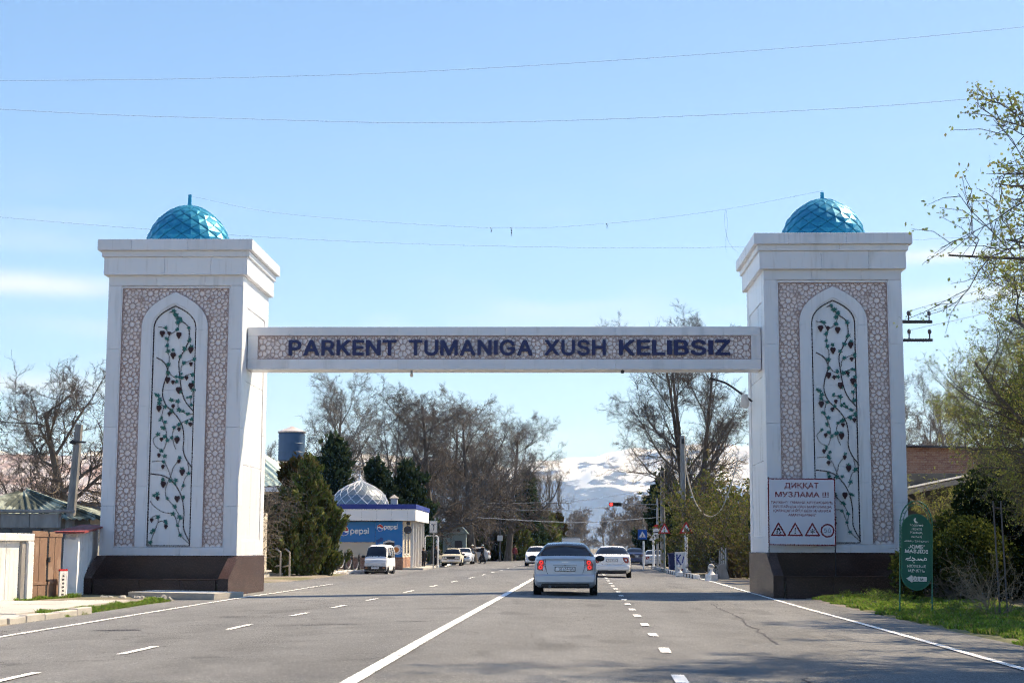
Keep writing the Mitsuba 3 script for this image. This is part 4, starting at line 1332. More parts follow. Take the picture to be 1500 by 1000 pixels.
wg = thing('wooden_gate', 'brown double leaf wooden gate between the white wall and the lit pier', 'gate')
xs = [1.98, 2.36, 2.80, 2.88, 3.26, 3.66]
for a, b, top in ((1.98, 2.36, 1.86), (2.37, 2.80, 1.85), (2.90, 3.24, 1.84), (3.25, 3.64, 1.80)):
    put('board', yard(M().box(a, b - .012, .05, .085, .06, top, .004)), 'm_door_wood', wg)
for a, b in ((1.98, 2.80), (2.90, 3.64)):
    put('top_rail', yard(M().box(a, b, .03, .05, 1.70, 1.80, .004)), 'm_door_wood', wg)
    put('bottom_rail', yard(M().box(a, b, .03, .05, .42, .50, .004)), 'm_door_wood', wg)
put('post', yard(M().box(2.81, 2.89, .06, .14, -.1, 1.86)), 'm_iron', wg)
put('lock', yard(M().box(2.80, 2.93, .0, .045, 1.02, 1.16, .01)), 'm_iron', wg)
put('latch', yard(M().box(2.80, 2.92, .0, .045, .50, .56, .01)), 'm_iron', wg)
sp = thing('small_notice_board', 'small white board with a red top edge leaning by the wooden gate', 'notice')
put('board', yard(M().box(3.18, 3.62, -.16, -.12, .0, .78, .006)), 'm_dull_white', sp)
put('top_edge', yard(M().box(3.17, 3.63, -.165, -.115, .782, .83)), 'm_red', sp)
put('edge', yard(M().box(3.57, 3.62, -.17, -.162, .02, .77)), 'm_white', sp)
for n_ in range(6):
    put('mark', yard(M().box(3.30 + .03 * (n_ % 2), 3.44, -.166, -.1605, .12 + .1 * n_, .17 + .1 * n_)), 'm_dark_grey', sp)

# rendered wall that turns to the tower, with its red sheet coping and lit end pier
rw = thing('rendered_wall', 'shaded white rendered wall under a red sheet coping beside the left planter', 'wall')
e0, e1 = np.array([-13.62, 44.7]), np.array([-14.28, 49.0])
wall = M().prism(np.array([(0, -.3), (4.6, -.3), (4.6, 2.04), (0, 1.78)]), .30, 'xz', 0)
wa = math.atan2(e1[1] - e0[1], e1[0] - e0[0])
put('wall', wall.xf(mat4((e0[0], e0[1], 0), rotz(wa))), 'm_whitewash', rw)
pier = M().prism(np.array([(-.42, -.3), (-.02, -.3), (-.02, 1.62), (-.30, 1.62)]), .40, 'xz', -.10)
put('pier', pier.xf(mat4((e0[0], e0[1], 0), rotz(wa))), 'm_whitewash', rw)
cop = M().prism(np.array([(-.62, 1.78), (4.7, 2.05), (4.7, 2.10), (-.62, 1.83)]), .85, 'xz', -.30)
cp = put('coping', cop.xf(mat4((e0[0], e0[1], 0), rotz(wa))), 'm_rust_roof', rw)

# dark block wall behind the gates
bw = thing('block_wall', 'dark weathered block wall behind the garage and wooden gates', 'wall')
for row in range(5):
    z0 = .2 + row * .44
    off = .35 if row % 2 else 0
    x = -27.0 + off
    while x < -15.3:
        put('block', M().box(x, x + .86, 46.6, 46.9, z0, z0 + .425, .012), 'm_weathered' if rng.random() < .15 else 'm_dark_block', bw)
        x += .875
put('coping', M().box(-27.1, -14.4, 46.5, 47.0, 2.41, 2.50, .015), 'm_weathered', bw)

# corrugated hip roof of an outbuilding in the yard
yd = thing('outbuilding', 'yard outbuilding with a mossy corrugated hip roof above the block wall', 'building')
put('wall', M().box(-20.6, -15.5, 52.3, 56.0, -.1, 2.35), 'm_weathered', yd)


def corrugated(p00, p10, p01, p11, amp, wl, n_y=6):
    """A corrugated sheet: eave p00 to p10, ridge p01 to p11; the waves run along the eave."""
    p00, p10, p01, p11 = (np.asarray(p, float) for p in (p00, p10, p01, p11))
    L = np.linalg.norm(p10 - p00)
    n = max(8, int(L / wl * 6))
    t = np.linspace(0, 1, n)
    up = np.cross(p10 - p00, p01 - p00)
    up = up / np.linalg.norm(up)
    up = up if up[2] > 0 else -up
    rows_ = []
    for s in np.linspace(0, 1, n_y):
        a, b = p00 + (p01 - p00) * s, p10 + (p11 - p10) * s
        base = a + (b - a) * t[:, None]
        d = (base - p00) @ ((p10 - p00) / L)
        rows_.append(base + up * (amp * np.sin(2 * np.pi * d / wl))[:, None])
    v = np.concatenate(rows_)
    i, j = np.meshgrid(np.arange(n_y - 1), np.arange(n - 1), indexing='ij')
    q = np.stack([i * n + j, i * n + j + 1, (i + 1) * n + j + 1, (i + 1) * n + j], -1).reshape(-1, 4)
    return v, q


ro = put('roof', M().add(*corrugated((-21.3, 51.6, 2.30), (-14.9, 51.6, 2.30), (-18.6, 54.2, 3.30), (-18.3, 54.2, 3.30), .035, .22)), 'm_asbestos', yd)
put('sheet', M().add(*corrugated((-14.9, 51.62, 2.29), (-14.9, 56.8, 2.29), (-18.3, 54.2, 3.29), (-18.31, 54.21, 3.29), .035, .22)), 'm_asbestos', ro)
put('ridge', M().tube([(-14.95, 51.6, 2.36), (-18.3, 54.2, 3.36)], .06, 6), 'm_asbestos', ro)

# long low house with a stained pale metal roof behind the yard
lh = thing('long_house', 'long beige house with a stained pale roof behind the bare tree', 'house')
put('wall', M().box(-36, -21.5, 75.0, 83, -.2, 4.0), 'm_cream', lh)
put('wall', M().box(-21.49, -15.2, 77.0, 83, -.2, 3.2), 'm_cream', lh)
rf = put('roof', M().add(*corrugated((-37, 74.2, 4.25), (-14.6, 74.2, 3.15), (-37, 79, 6.25), (-14.6, 79, 5.75), .02, .5)), 'm_pale_roof', lh)
put('eave', M().hull(np.array([(-37, 74.15, 3.85), (-14.6, 74.15, 2.75), (-37, 74.3, 4.22), (-14.6, 74.3, 3.12), (-37, 74.05, 3.86), (-14.6, 74.05, 2.76)])), 'm_dark_block', lh)
for k_, x in enumerate((-34, -30.5, -27, -23.5, -19)):
    w = put('window', M().box(x, x + 1.5, 74.93 if x < -22 else 76.93, 74.99 if x < -22 else 76.99, 1.1, 2.7), 'm_dull_white', lh)
    put('pane', M().box(x + .1, x + 1.4, 74.9 if x < -22 else 76.9, 74.925 if x < -22 else 76.925, 1.2, 2.6), 'm_glass_dark', w)

# leaning concrete pole in the yard
cpole = thing('concrete_pole', 'leaning weathered concrete pole with a wire clamp beside the bare tree', 'pole')
put('post', M().tube([(-16.12, 52, -.2), (-16.08, 52, 2.0), (-15.90, 52, 5.44)], [.17, .165, .135], 8), 'm_weathered', cpole)
put('clamp', M().tube([(-16.02, 52, 4.78), (-16.0, 52, 4.9)], .165, 8), 'm_iron', cpole)
put('bracket', M().box(-16.15, -15.6, 51.8, 51.86, 4.82, 4.88), 'm_iron', cpole)

# green-white roofed house and the blue water tank
gh = thing('pale_roofed_house', 'house with a pale green metal roof behind the tangled bush', 'house')
put('wall', M().box(-30, -17.4, 100, 110, -.3, 5.0), 'm_cream', gh)
r1 = put('roof', M().add(*corrugated((-30.8, 99.2, 5.0), (-16.45, 99.2, 5.3), (-26, 104.8, 8.6), (-21.0, 104.8, 8.6), .03, .45)), 'm_pale_green', gh)
put('sheet', M().add(*corrugated((-16.45, 99.25, 5.28), (-16.45, 110.6, 5.28), (-21.0, 104.8, 8.58), (-21.01, 104.9, 8.58), .03, .45)), 'm_pale_green', r1)
put('fascia', M().box(-30.8, -16.4, 99.0, 99.18, 4.9, 5.16), 'm_white', gh)
put('window', M().box(-20.2, -18.6, 99.94, 99.99, 1.6, 3.4), 'm_glass_dark', gh)

wt_ = thing('water_tank', 'blue cylindrical water tank with a pale cap rising over the trees', 'water tank')
tc = (-25.3, 150, 0)
put('drum', M().lathe([(0, 9.6), (1.22, 9.6), (1.26, 9.7), (1.26, 12.1), (1.2, 12.25), (0, 12.25)], tc, 28), 'm_tank_blue', wt_, smooth=35)
put('cap', M().lathe([(1.33, 12.26), (1.36, 12.38), (0.0, 12.95)], tc, 28), 'm_pale_roof', wt_, smooth=35)
for z in (10.4, 11.2):
    put('hoop', M().lathe([(1.262, z), (1.285, z + .03), (1.262, z + .06)], tc, 28), 'm_tank_blue', wt_)
for k_ in range(4):
    a = math.pi / 4 + k_ * math.pi / 2
    put('leg', M().tube([(tc[0] + 1.5 * math.cos(a), tc[1] + 1.5 * math.sin(a), -.2), (tc[0] + 1.05 * math.cos(a), tc[1] + 1.05 * math.sin(a), 9.6)], .1, 6), 'm_grey_metal', wt_)

# ------------------------------------------------------------------ the kiosk with its blue hoardings
ki = thing('kiosk', 'flat roofed kiosk with a blue edged fascia, blue drink hoardings and a grey dome', 'kiosk')
KX0, KX1, KY0, KY1 = -22.5, -11.5, 118.5, 129.5
put('wall', M().box(KX0, KX1, KY0, KY1, -.1, 3.4), 'm_cream', ki)
put('plinth', M().box(KX0, KX1 + .04, KY0 - .06, KY1 + .02, -.4, .72), 'm_brick', ki)
rf = put('roof', M().box(-23, -10.55, 117.9, 130.4, 3.42, 4.28, .01), 'm_joint', ki)
put('band', M().box(-23.06, -10.44, 117.78, 130.5, 4.29, 4.64, .01), 'm_navy', rf)
for n_, x in enumerate(np.arange(-22.6, -11, 1.15)):
    put('panel', M().box(x, min(x + 1.135, -10.53), 117.84, 117.895, 3.42, 4.28, .006), 'm_white', rf)
for n_, y in enumerate(np.arange(117.86, 130.0, 1.25)):
    put('panel', M().box(-10.545, -10.49, y, min(y + 1.235, 130.4), 3.42, 4.28, .006), 'm_white', rf)
for y in (119.0, 121.4, 123.8, 126.2, 128.6):
    put('column', M().box(-10.95, -10.75, y, y + .2, -.3, 3.415, .01), 'm_dull_white', ki)
    w = put('window', M().box(KX1 + .002, KX1 + .06, y + .5, y + 1.7, .9, 2.9), 'm_dull_white', ki)
    put('pane', M().box(KX1 + .061, KX1 + .07, y + .6, y + 1.6, 1.0, 2.8), 'm_glass_dark', w)
put('step', M().box(-11.45, -9.9, 118.2, 131.5, -.4, -.06, .01), 'm_concrete', ki)
# hoardings
h1 = put('hoarding', M().box(-18.4, -13.52, KY0 - .10, KY0 - .03, 1.83, 3.37, .006), 'm_ad_blue', ki)
h2 = put('hoarding', M().box(-13.50, -11.5, KY0 - .12, KY0 - .03, .73, 3.39, .006), 'm_ad_blue', ki)


def roundel(par, x, z, r, y):
    c = shapely.Point(x, z).buffer(r, 24)
    wave = lambda k: [(x - r * 1.2 + t * r * 2.4 / 12, z + k * r + r * .30 * math.sin((t / 12) * 2.6 * math.pi * .8 - .4) + r * .3 * (t / 12 - .5)) for t in range(13)]
    up_ = Polygon(wave(.22) + [(x + 2 * r, z + 2 * r), (x - 2 * r, z + 2 * r)])
    lo_ = Polygon(wave(-.22) + [(x + 2 * r, z - 2 * r), (x - 2 * r, z - 2 * r)])
    rd = put('roundel', M().prism(shapely.Point(x, z).buffer(r * 1.10, 24), .01, 'xz', y), 'm_white', par)
    put('red_field', M().prism(c.intersection(up_.buffer(0)), .008, 'xz', y - .0085), 'm_red', rd)
    put('blue_field', M().prism(c.intersection(lo_.buffer(0)), .008, 'xz', y - .0085), 'm_blue', rd)


for par, x0, z0, hgt, wd, yy in ((h1, -14.72, 2.46, .40, 1.40, KY0 - .112), (h2, -12.38, 2.80, .34, 1.02, KY0 - .132)):
    v, f = lettering('pepsi', hgt, wd, .01, True)
    put('lettering', (v + [x0, yy, z0], f), 'm_white', par)
roundel(h1, -15.9, 2.66, .33, KY0 - .118)
roundel(h2, -13.18, 2.90, .23, KY0 - .138)
# pictures on the right hoarding: a tilted bottle, a glass and a slice of orange
pt_ = put('picture', M().prism(np.array([(-12.92, .75), (-12.02, .75), (-12.10, 1.9), (-12.55, 2.02), (-12.96, 1.86)]), .008, 'xz', KY0 - .129), 'm_dark_grey', h2)
put('froth', M().prism(np.array([(-12.96, 1.84), (-12.50, 2.0), (-12.10, 1.9), (-12.12, 1.80), (-12.5, 1.86), (-12.9, 1.74)]), .008, 'xz', KY0 - .138), 'm_dull_white', pt_)
put('bottle', M().prism(LineString([(-13.42, 1.86), (-13.12, 2.0), (-13.0, 2.12)]).buffer(.13, cap_style=2), .008, 'xz', KY0 - .138), 'm_ad_deep', pt_)
put('slice', M().prism(shapely.Point(-11.93, 1.28).buffer(.30), .006, 'xz', KY0 - .136), 'm_white', pt_)
put('ring', M().prism(shapely.Point(-11.88, 1.28).buffer(.36).difference(shapely.Point(-11.88, 1.28).buffer(.31)).intersection(sbox(-12.3, .7, -11.55, 1.8)), .006, 'xz', KY0 - .136), 'm_white', pt_)
put('flesh', M().prism(shapely.Point(-11.95, 1.28).buffer(.20), .006, 'xz', KY0 - .143), 'm_orange', pt_)
ac = put('ventilator', M().lathe([(0, 0), (.28, 0), (.30, .06), (.30, .10), (.2, .12), (0, .12)], (-11.1, KY0 - .15, 2.75), 16, 'y'), 'm_dark_grey', ki, smooth=30)
put('lamp', M().box(-11.2, -10.95, KY0 - .25, KY0 - .05, 3.1, 3.38, .02), 'm_black', ki)
# ribbed sheet metal dome
dc = (-15.35, 123.2, 0)
prof_d = [(2.22, 4.3), (2.22, 4.75), (2.16, 5.1), (1.98, 5.45), (1.62, 5.82), (1.1, 6.16), (.55, 6.42), (.16, 6.6), (.06, 6.75), (0, 6.78)]
do = put('dome', M().lathe(prof_d, dc, 32), 'm_dome_grey', ki)
n_r = 16
for sgn in (-1, 1):
    for k_ in range(n_r):
        pts = []
        for i_, (r_, z_) in enumerate(prof_d[1:-1]):
            a = 2 * math.pi * k_ / n_r + sgn * i_ * .17
            pts.append((dc[0] + (r_ + .012) * math.cos(a), dc[1] + (r_ + .012) * math.sin(a), z_))
        put('rib', M().tube(pts, .036, 4), 'm_dull_white', do)
put('finial', M().lathe([(.10, 6.7), (.13, 6.8), (.05, 6.9), (.09, 7.0), (.03, 7.12), (.02, 7.4), (0, 7.42)], dc, 10), 'm_zinc', do)
ch = put('chimney', M().box(-12.75, -12.25, 121.5, 122.0, 4.64, 5.15, .01), 'm_cream', ki)
put('cowl', M().hull(np.array([(-12.85, 121.4, 5.2), (-12.15, 121.4, 5.2), (-12.85, 122.1, 5.2), (-12.15, 122.1, 5.2), (-12.5, 121.75, 5.5)])), 'm_cream', ch)
# white goal-shaped pipe frame beside the kiosk
pf = thing('pipe_rail', 'white bent pipe rail standing at the far end of the kiosk', 'rail')
put('pipe', M().tube([(-10.9, 131.5, -.2), (-10.9, 131.5, 2.3), (-10.75, 131.5, 2.42), (-9.9, 131.5, 2.42), (-9.8, 131.5, 2.3), (-9.8, 131.5, -.2)], .06, 8), 'm_white', pf, smooth=True)

# pale block among the trees
pb = thing('pale_block', 'tall sunlit pale building glimpsed through the trees left of the road', 'building')
put('wall', M().box(-9.5, -5.6, 192, 204, -.2, 8.9), 'm_cream', pb)
put('parapet', M().box(-9.6, -5.5, 191.9, 204.1, 8.91, 9.2), 'm_dull_white', pb)
for z in (1.6, 4.2, 6.6):
    for x in (-9.0, -7.5, -6.9 + .4):
        put('window', M().box(x, x + .6, 191.94, 191.99, z, z + 1.2), 'm_glass_dark', pb)

# grey gabled booth with a mast
bo = thing('sentry_booth', 'small grey gabled booth with a thin mast behind the parked cars', 'booth')
put('wall', M().box(-9.95, -8.55, 150.0, 151.5, -.1, 2.75), 'm_grey_green', bo)
put('roof', M().hull(np.array([(-10.2, 149.8, 2.76), (-8.3, 149.8, 2.76), (-10.2, 151.7, 2.76), (-8.3, 151.7, 2.76), (-9.25, 149.8, 3.75), (-9.25, 151.7, 3.75)])), 'm_grey_green', bo)
put('window', M().prism(shapely.Point(-9.25, 3.05).buffer(.16), .03, 'xz', 149.76), 'm_glass_dark', bo)
put('door', M().box(-9.6, -8.9, 149.95, 149.99, .0, 2.1), 'm_dark_grey', bo)
put('mast', M().tube([(-8.95, 151, 2.9), (-8.95, 151, 5.5)], .04, 6), 'm_grey_metal', bo)
put('annexe', M().box(-10.75, -9.97, 150.2, 151.3, -.1, 2.9), 'm_grey_green', bo)

# chain fence of spear-headed posts, the steps' rail, and the painted kerb stones
posts = [(-15.9, 80.0), (-15.3, 82.0), (-15.05, 92.0), (-14.75, 93.1), (-14.45, 94.2), (-14.12, 95.3), (-13.8, 96.4), (-13.5, 97.5), (-13.15, 98.6), (-12.85, 99.7), (-12.55, 100.8), (-12.2, 101.9)]
cf = thing('chain_fence', 'low black fence of spear headed posts joined by hanging chains', 'fence')
for i_, (x, y) in enumerate(posts):
    z = float(ground_z(x, y))
    p = put('post', M().lathe([(0, -.1), (.07, -.1), (.065, .95), (.10, .97), (.10, 1.03), (.05, 1.08), (.07, 1.18), (.0, 1.42)], (x, y, z), 8), 'm_iron', cf)
    if i_ and i_ != 2:
        (x0, y0) = posts[i_ - 1]
        q = np.array([(x0 + (x - x0) * t, y0 + (y - y0) * t, z + .92 - .58 * (1 - (2 * t - 1) ** 2)) for t in np.linspace(0, 1, 9)])
        put('chain', M().tube(q, .032, 5), 'm_grey_metal', cf)
st = thing('step_rail', 'beige metal handrail beside low steps at the end of the chain fence', 'handrail')
for x in (-15.15, -14.65):
    put('post', M().tube([(x, 87, -.2), (x, 87, 1.15)], .05, 6), 'm_cream', st)
    put('rail', M().tube([(x, 87, 1.15), (x - .35, 87.6, 1.35), (x - 1.7, 90, .55)], .05, 6), 'm_cream', st)
    put('rail', M().tube([(x, 87, .45), (x - 1.7, 90, .1)], .05, 6), 'm_cream', st)
for n_ in range(3):
    put('step', M().box(-16.4 - n_ * .5, -15.2 - n_ * .5, 88.0 + n_ * .4, 90.0, -.3, .02 + .16 * n_, .01), 'm_concrete', st)
lm = thing('low_plinth', 'low dark concrete plinth at the foot of the hedge beyond the left tower', 'plinth')
put('block', M().box(-18.0, -15.2, 79.0, 84.0, -.35, .12, .03), 'm_concrete', lm)
put('cap', M().box(-18.1, -15.1, 78.9, 84.1, .122, .22, .02), 'm_concrete', lm)

kl = put('painted_kerb', M().box(-14.7, -14.4, 92.4, 92.9, -.35, .02, .03), 'm_kerb_paint', kind='structure')
yk, x = 92.4, -14.6
t = np.array([.30, 1.0]) / np.hypot(.30, 1.0)
for n_ in range(13):
    c = np.array([-14.55, 93.0]) + t * n_ * .78
    mm = M().box(-.14, .14, .02, .72, -.3, .20 + rng.normal(0, .01), .025).xf(mat4((c[0], c[1], -.18), rotz(-math.atan2(.30, 1) + rng.normal(0, .04))))
    put('kerb_stone', mm, 'm_kerb_paint', kl)
for n_ in range(22):
    y = 131 + n_ * 1.5
    mm = M().box(-.14, .14, .02, 1.3, -.3, .18 + rng.normal(0, .01), .025).xf(mat4((-9.9 + .055 * n_, y, float(road_z(-9.8, y))), rotz(-.04)))
    put('kerb_stone', mm, 'm_kerb_paint', kl)

# ------------------------------------------------------------------ trees and plants
def norm(v):
    return v / (np.linalg.norm(v, axis=-1, keepdims=True) + 1e-12)


def shoots(r, P0, D0, L, R0, seg, wander, up, taper=0.25):
    """Many branches at once from P0 along D0: their points (n, seg + 1, 3) and radii."""
    n = len(P0)
    P = np.empty((n, seg + 1, 3))
    P[:, 0] = P0
    d = norm(D0)
    st = (np.broadcast_to(L, (n,)) / seg)[:, None]
    for k in range(seg):
        d = norm(d + r.normal(0, wander, (n, 3)) + np.array([0, 0, up]))
        P[:, k + 1] = P[:, k] + d * st
    t = np.linspace(0, 1, seg + 1)
    R = np.broadcast_to(R0, (n,))[:, None] * (1 - (1 - taper) * t)
    return P, R


def fork(r, P, R, L, count, t0, t1, ang, ang_sd, shrink, top_short=0.5, rad=0.6, rmin=0.004):
    """Start points, directions, lengths and radii of the children of the branches P."""
    n, k, _ = P.shape
    par = np.repeat(np.arange(n), count)
    t = t0 + (t1 - t0) * (np.tile(np.arange(count), n) + r.random(n * count)) / count
    s = np.clip(t * (k - 1), 0, k - 1.001)
    i = s.astype(int)
    f = (s - i)[:, None]
    p = P[par, i] * (1 - f) + P[par, i + 1] * f
    tang = norm(P[par, i + 1] - P[par, i])
    ref = norm(r.normal(0, 1, (len(par), 3)))
    side = norm(np.cross(tang, ref))
    a = np.radians(r.normal(ang, ang_sd, len(par)))[:, None]
    d = tang * np.cos(a) + side * np.sin(a)
    l = np.broadcast_to(L, (n,))[par] * shrink * (1 - top_short * t) * r.uniform(0.65, 1.2, len(par))
    rr = np.maximum((R[par, i] * (1 - f[:, 0]) + R[par, i + 1] * f[:, 0]) * rad, rmin)
    return p, d, l, rr


def bare_tree(seed, h=16, tr=.28, first=.25, limbs=9, ang=42, spread=.55, up=.10, kids=(7, 7, 5), wander=.16, droop=0.0, rmin=.012, trunks=1, lean=0.0):
    """A leafless tree: (trunk mesh, crown mesh)."""
    r = np.random.default_rng(seed)
    P0 = np.zeros((trunks, 3))
    D0 = np.array([[0, 0, 1.0]] * trunks) + (r.normal(0, .14, (trunks, 3)) if trunks > 1 else np.array([[lean, 0, 0]]))
    P0[:, :2] += r.normal(0, .25, (trunks, 2)) * (trunks > 1)
    Lt = h * .80 * r.uniform(.85, 1.0, trunks)
    P, R = shoots(r, P0, D0, Lt, tr, 10, .045, .05, .22)
    R[:, 0] *= 1.35
    lv, rv = [], []
    p1, d1, l1, r1 = fork(r, P, R, np.full(trunks, h * spread), limbs, first, 1.0, ang, 11, 1.0, .50, .50)
    A, RA = shoots(r, p1, d1, l1, r1, 7, wander * .7, up, .28)
    tm = M()
    tm.add(*tubes(P, R, 8))
    tm.add(*tubes(A, RA, 6))
    cm = M()
    p2, d2, l2, r2 = fork(r, A, RA, l1, kids[0], .16, 1.0, 46, 14, .54, .40, .55, rmin)
    B, RB = shoots(r, p2, d2, l2, r2, 5, wander, up * .8 - droop * .4, .35)
    cm.add(*tubes(B, RB, 4))
    p3, d3, l3, r3 = fork(r, B, RB, l2, kids[1], .10, 1.0, 48, 16, .54, .35, .6, rmin)
    C, RC = shoots(r, p3, d3, l3, r3, 4, wander * 1.2, up * .6 - droop, .45)
    cm.add(*tubes(C, RC, 3))
    p4, d4, l4, r4 = fork(r, C, RC, l3, kids[2], .12, 1.0, 46, 16, .56, .2, .7, rmin * .8)
    E_, RE = shoots(r, p4, d4, l4, r4, 2, wander * 1.3, up * .5 - droop * 1.3, .5)
    cm.add(*tubes(E_, RE, 3))
    return tm.out(), cm.out(), (C, E_)


def leaves(r, P, size, jit, cols, stretch=1.6, face=None):
    """Leaf-sized faces at the points P with a colour each: (mesh, vertex colours)."""
    n = len(P)
    P = P + r.normal(0, jit, P.shape)
    a = norm(r.normal(0, 1, (n, 3)) if face is None else face + r.normal(0, .5, (n, 3)))
    b = norm(np.cross(a, r.normal(0, 1, (n, 3))))
    c = np.cross(a, b)
    s = size * r.uniform(.6, 1.3, n)[:, None]
    v = np.stack([P - a * s * stretch / 2, P + b * s * .5 + c * s * .12, P + a * s * stretch / 2, P - b * s * .5 + c * s * .12], 1).reshape(-1, 3)
    i = np.arange(n)[:, None] * 4
    f = np.vstack([i + [0, 1, 2], i + [0, 2, 3]])
    cols = np.asarray(cols, float)
    k = r.integers(0, len(cols), n)
    col = np.clip(cols[k] * r.uniform(.75, 1.25, (n, 1)), 0, 1)
    return (v, f), np.repeat(col, 4, 0)


def tree(name, label, parts, loc, ang=0.0, s=1.0, bark='m_bark', twig='m_twig', group=None, cat='tree', sz=None):
    key = thing(name, label, cat, group)
    mm = mat4(loc, rotz(ang), (s, s, sz or s))
    for pname, mesh, mt, col, sm in parts:
        mt = {'bark': bark, 'twig': twig}.get(mt, mt)
        ck = (id(mesh[0]), mt)
        if ck not in tree.cache:
            tree.cache[ck] = mikit.ply(mesh, mt, smooth=sm, color=col)
            tree.keep.append(mesh)
        again(pname, tree.cache[ck], mm, key)
    return key


tree.cache, tree.keep = {}, []


def bare(*a, **k):
    t, c, _ = bare_tree(*a, **k)
    return [('trunk', t, 'bark', None, True), ('crown', c, 'twig', None, True)]


def gz(x, y):
    return float(ground_z(x, y)) - .05


plane_a = bare(21, h=18.5, tr=.34, limbs=14, ang=44, spread=.44, up=.10, kids=(10, 9, 7), rmin=.015)
plane_b = bare(22, h=18.5, tr=.38, first=.2, limbs=15, ang=52, spread=.46, up=.07, kids=(10, 9, 7), rmin=.015, droop=.05)
plane_c = bare(25, h=18, tr=.22, limbs=7, ang=38, spread=.42, up=.12, kids=(9, 8, 6), rmin=.014, trunks=3)
weep = bare(26, h=18.0, tr=.40, first=.10, limbs=18, ang=58, spread=.45, up=.04, kids=(10, 10, 7), rmin=.015, droop=.10)

tree('plane_tree', 'tall pale bare tree left of the big dark tree, its crown rising to the beam', plane_a, (-19.6, 140, gz(-20, 140)), .4, 1.0, 'm_bark_pale', 'm_twig_grey')
tree('plane_tree', 'slender bare tree between the tall pale tree and the big dark one', plane_c, (-16.2, 150, gz(-16.6, 152)), 1.2, .95, 'm_bark_pale', 'm_twig_grey')
tree('broad_tree', 'big dark bare tree with a broad crown behind the kiosk', weep, (-11.6, 150, gz(-12.9, 152)), 2.1, 1.20, 'm_bark', 'm_twig')
tree('broad_tree', 'bare spreading tree right of the big dark tree, beside the pale building', plane_b, (-8.6, 164, gz(-8.6, 168)), .9, 1.16, 'm_bark', 'm_twig_grey')
tree('broad_tree', 'rightmost bare tree of the left row, in front of the mountains', plane_b, (-5.3, 174, gz(-5.9, 176)), 4.0, 1.06, 'm_bark', 'm_twig')
tree('broad_tree', 'dense drooping bare tree standing behind the sentry booth', weep, (-9.4, 180, gz(-10.6, 176)), 4.4, .98, 'm_bark', 'm_twig_grey')
tree('broad_tree', 'drooping bare tree half hidden by the big dark tree, on its left', weep, (-14.6, 162, gz(-14, 162)), 5.4, .80, 'm_bark', 'm_twig')
tree('broad_tree', 'grey bare tree filling the gap right of the big dark tree', plane_b, (-10.6, 172, gz(-10, 172)), 2.9, 1.14, 'm_bark', 'm_twig_grey')
tree('broad_tree', 'low drooping bare tree before the pale building', weep, (-7.3, 186, gz(-7, 186)), 1.0, .74, 'm_bark', 'm_twig_grey')
tree('bare_tree', 'thin bare tree behind the water tank by the left tower', plane_c, (-27.4, 152, gz(-27, 152)), 3.1, .70, 'm_bark', 'm_twig_grey')
tree('bare_tree', 'small bare tree right of the water tank', plane_c, (-22.8, 156, gz(-23, 156)), .3, .74, 'm_bark', 'm_twig')
tree('plane_tree', 'tall many stemmed bare tree behind the right end of the beam', bare(31, h=19.5, tr=.25, first=.22, limbs=10, ang=50, spread=.36, up=.07, kids=(10, 9, 7), rmin=.013, trunks=3), (9.45, 108, gz(9.4, 108)), .7, 1.06, 'm_bark', 'm_twig')
tree('bare_tree', 'slim bare tree rising beside the right tower behind the brick building', plane_c, (20.3, 92, gz(20, 92)), 2.6, .70, 'm_bark_pale', 'm_twig_grey')
tree('bare_tree', 'bare tree behind the utility pole at the right of the right tower', plane_a, (24.0, 98, gz(24, 96)), 1.6, .62, 'm_bark_pale', 'm_twig_grey')
# the twisted bare tree in the yard
yt = bare(41, h=8.6, tr=.25, first=.12, limbs=15, ang=72, spread=.60, up=.07, kids=(10, 9, 6), wander=.26, rmin=.010, lean=-.55)
tree('yard_tree', 'twisted dark bare tree spreading over the yard left of the gateway', yt, (-17.8, 61.5, gz(-17, 61)), .2, 1.16, 'm_bark', 'm_twig')
yt2 = bare(43, h=6.0, tr=.13, first=.12, limbs=11, ang=70, spread=.75, up=.03, kids=(9, 7, 6), wander=.28, rmin=.010, lean=-.15)
tree('yard_tree', 'lower bare tree filling the left edge behind the outbuilding', yt2, (-21.2, 64, gz(-21, 64)), 2.4, 1.15, 'm_bark', 'm_twig')
tree('yard_tree', 'bare bush-like tree behind the concrete pole', yt2, (-19.2, 68, gz(-19, 68)), 4.4, 1.0, 'm_bark', 'm_twig')


# poplars: steep narrow crowns
def poplar(seed, h=13):
    r = np.random.default_rng(seed)
    P, R = shoots(r, np.zeros((1, 3)), np.array([[0, 0, 1.0]]), np.array([h]), np.array([.15]), 12, .02, .1, .12)
    p1, d1, l1, r1 = fork(r, P, R, np.array([h * .22]), 46, .14, .97, 20, 5, 1.0, .45, .5, .014)
    A, RA = shoots(r, p1, d1, l1, r1, 5, .05, .10, .35)
    p2, d2, l2, r2 = fork(r, A, RA, l1, 7, .2, 1, 20, 6, .5, .3, .6, .013)
    B, RB = shoots(r, p2, d2, l2, r2, 4, .08, .14, .4)
    p3, d3, l3, r3 = fork(r, B, RB, l2, 4, .2, 1, 22, 6, .55, .3, .7, .012)
    C, RC = shoots(r, p3, d3, l3, r3, 2, .1, .14, .5)
    cm = M().add(*tubes(A, RA, 4)).add(*tubes(B, RB, 3)).add(*tubes(C, RC, 3))
    return [('trunk', M().add(*tubes(P, R, 7)).out(), 'bark', None, True), ('crown', cm.out(), 'twig', None, True)]


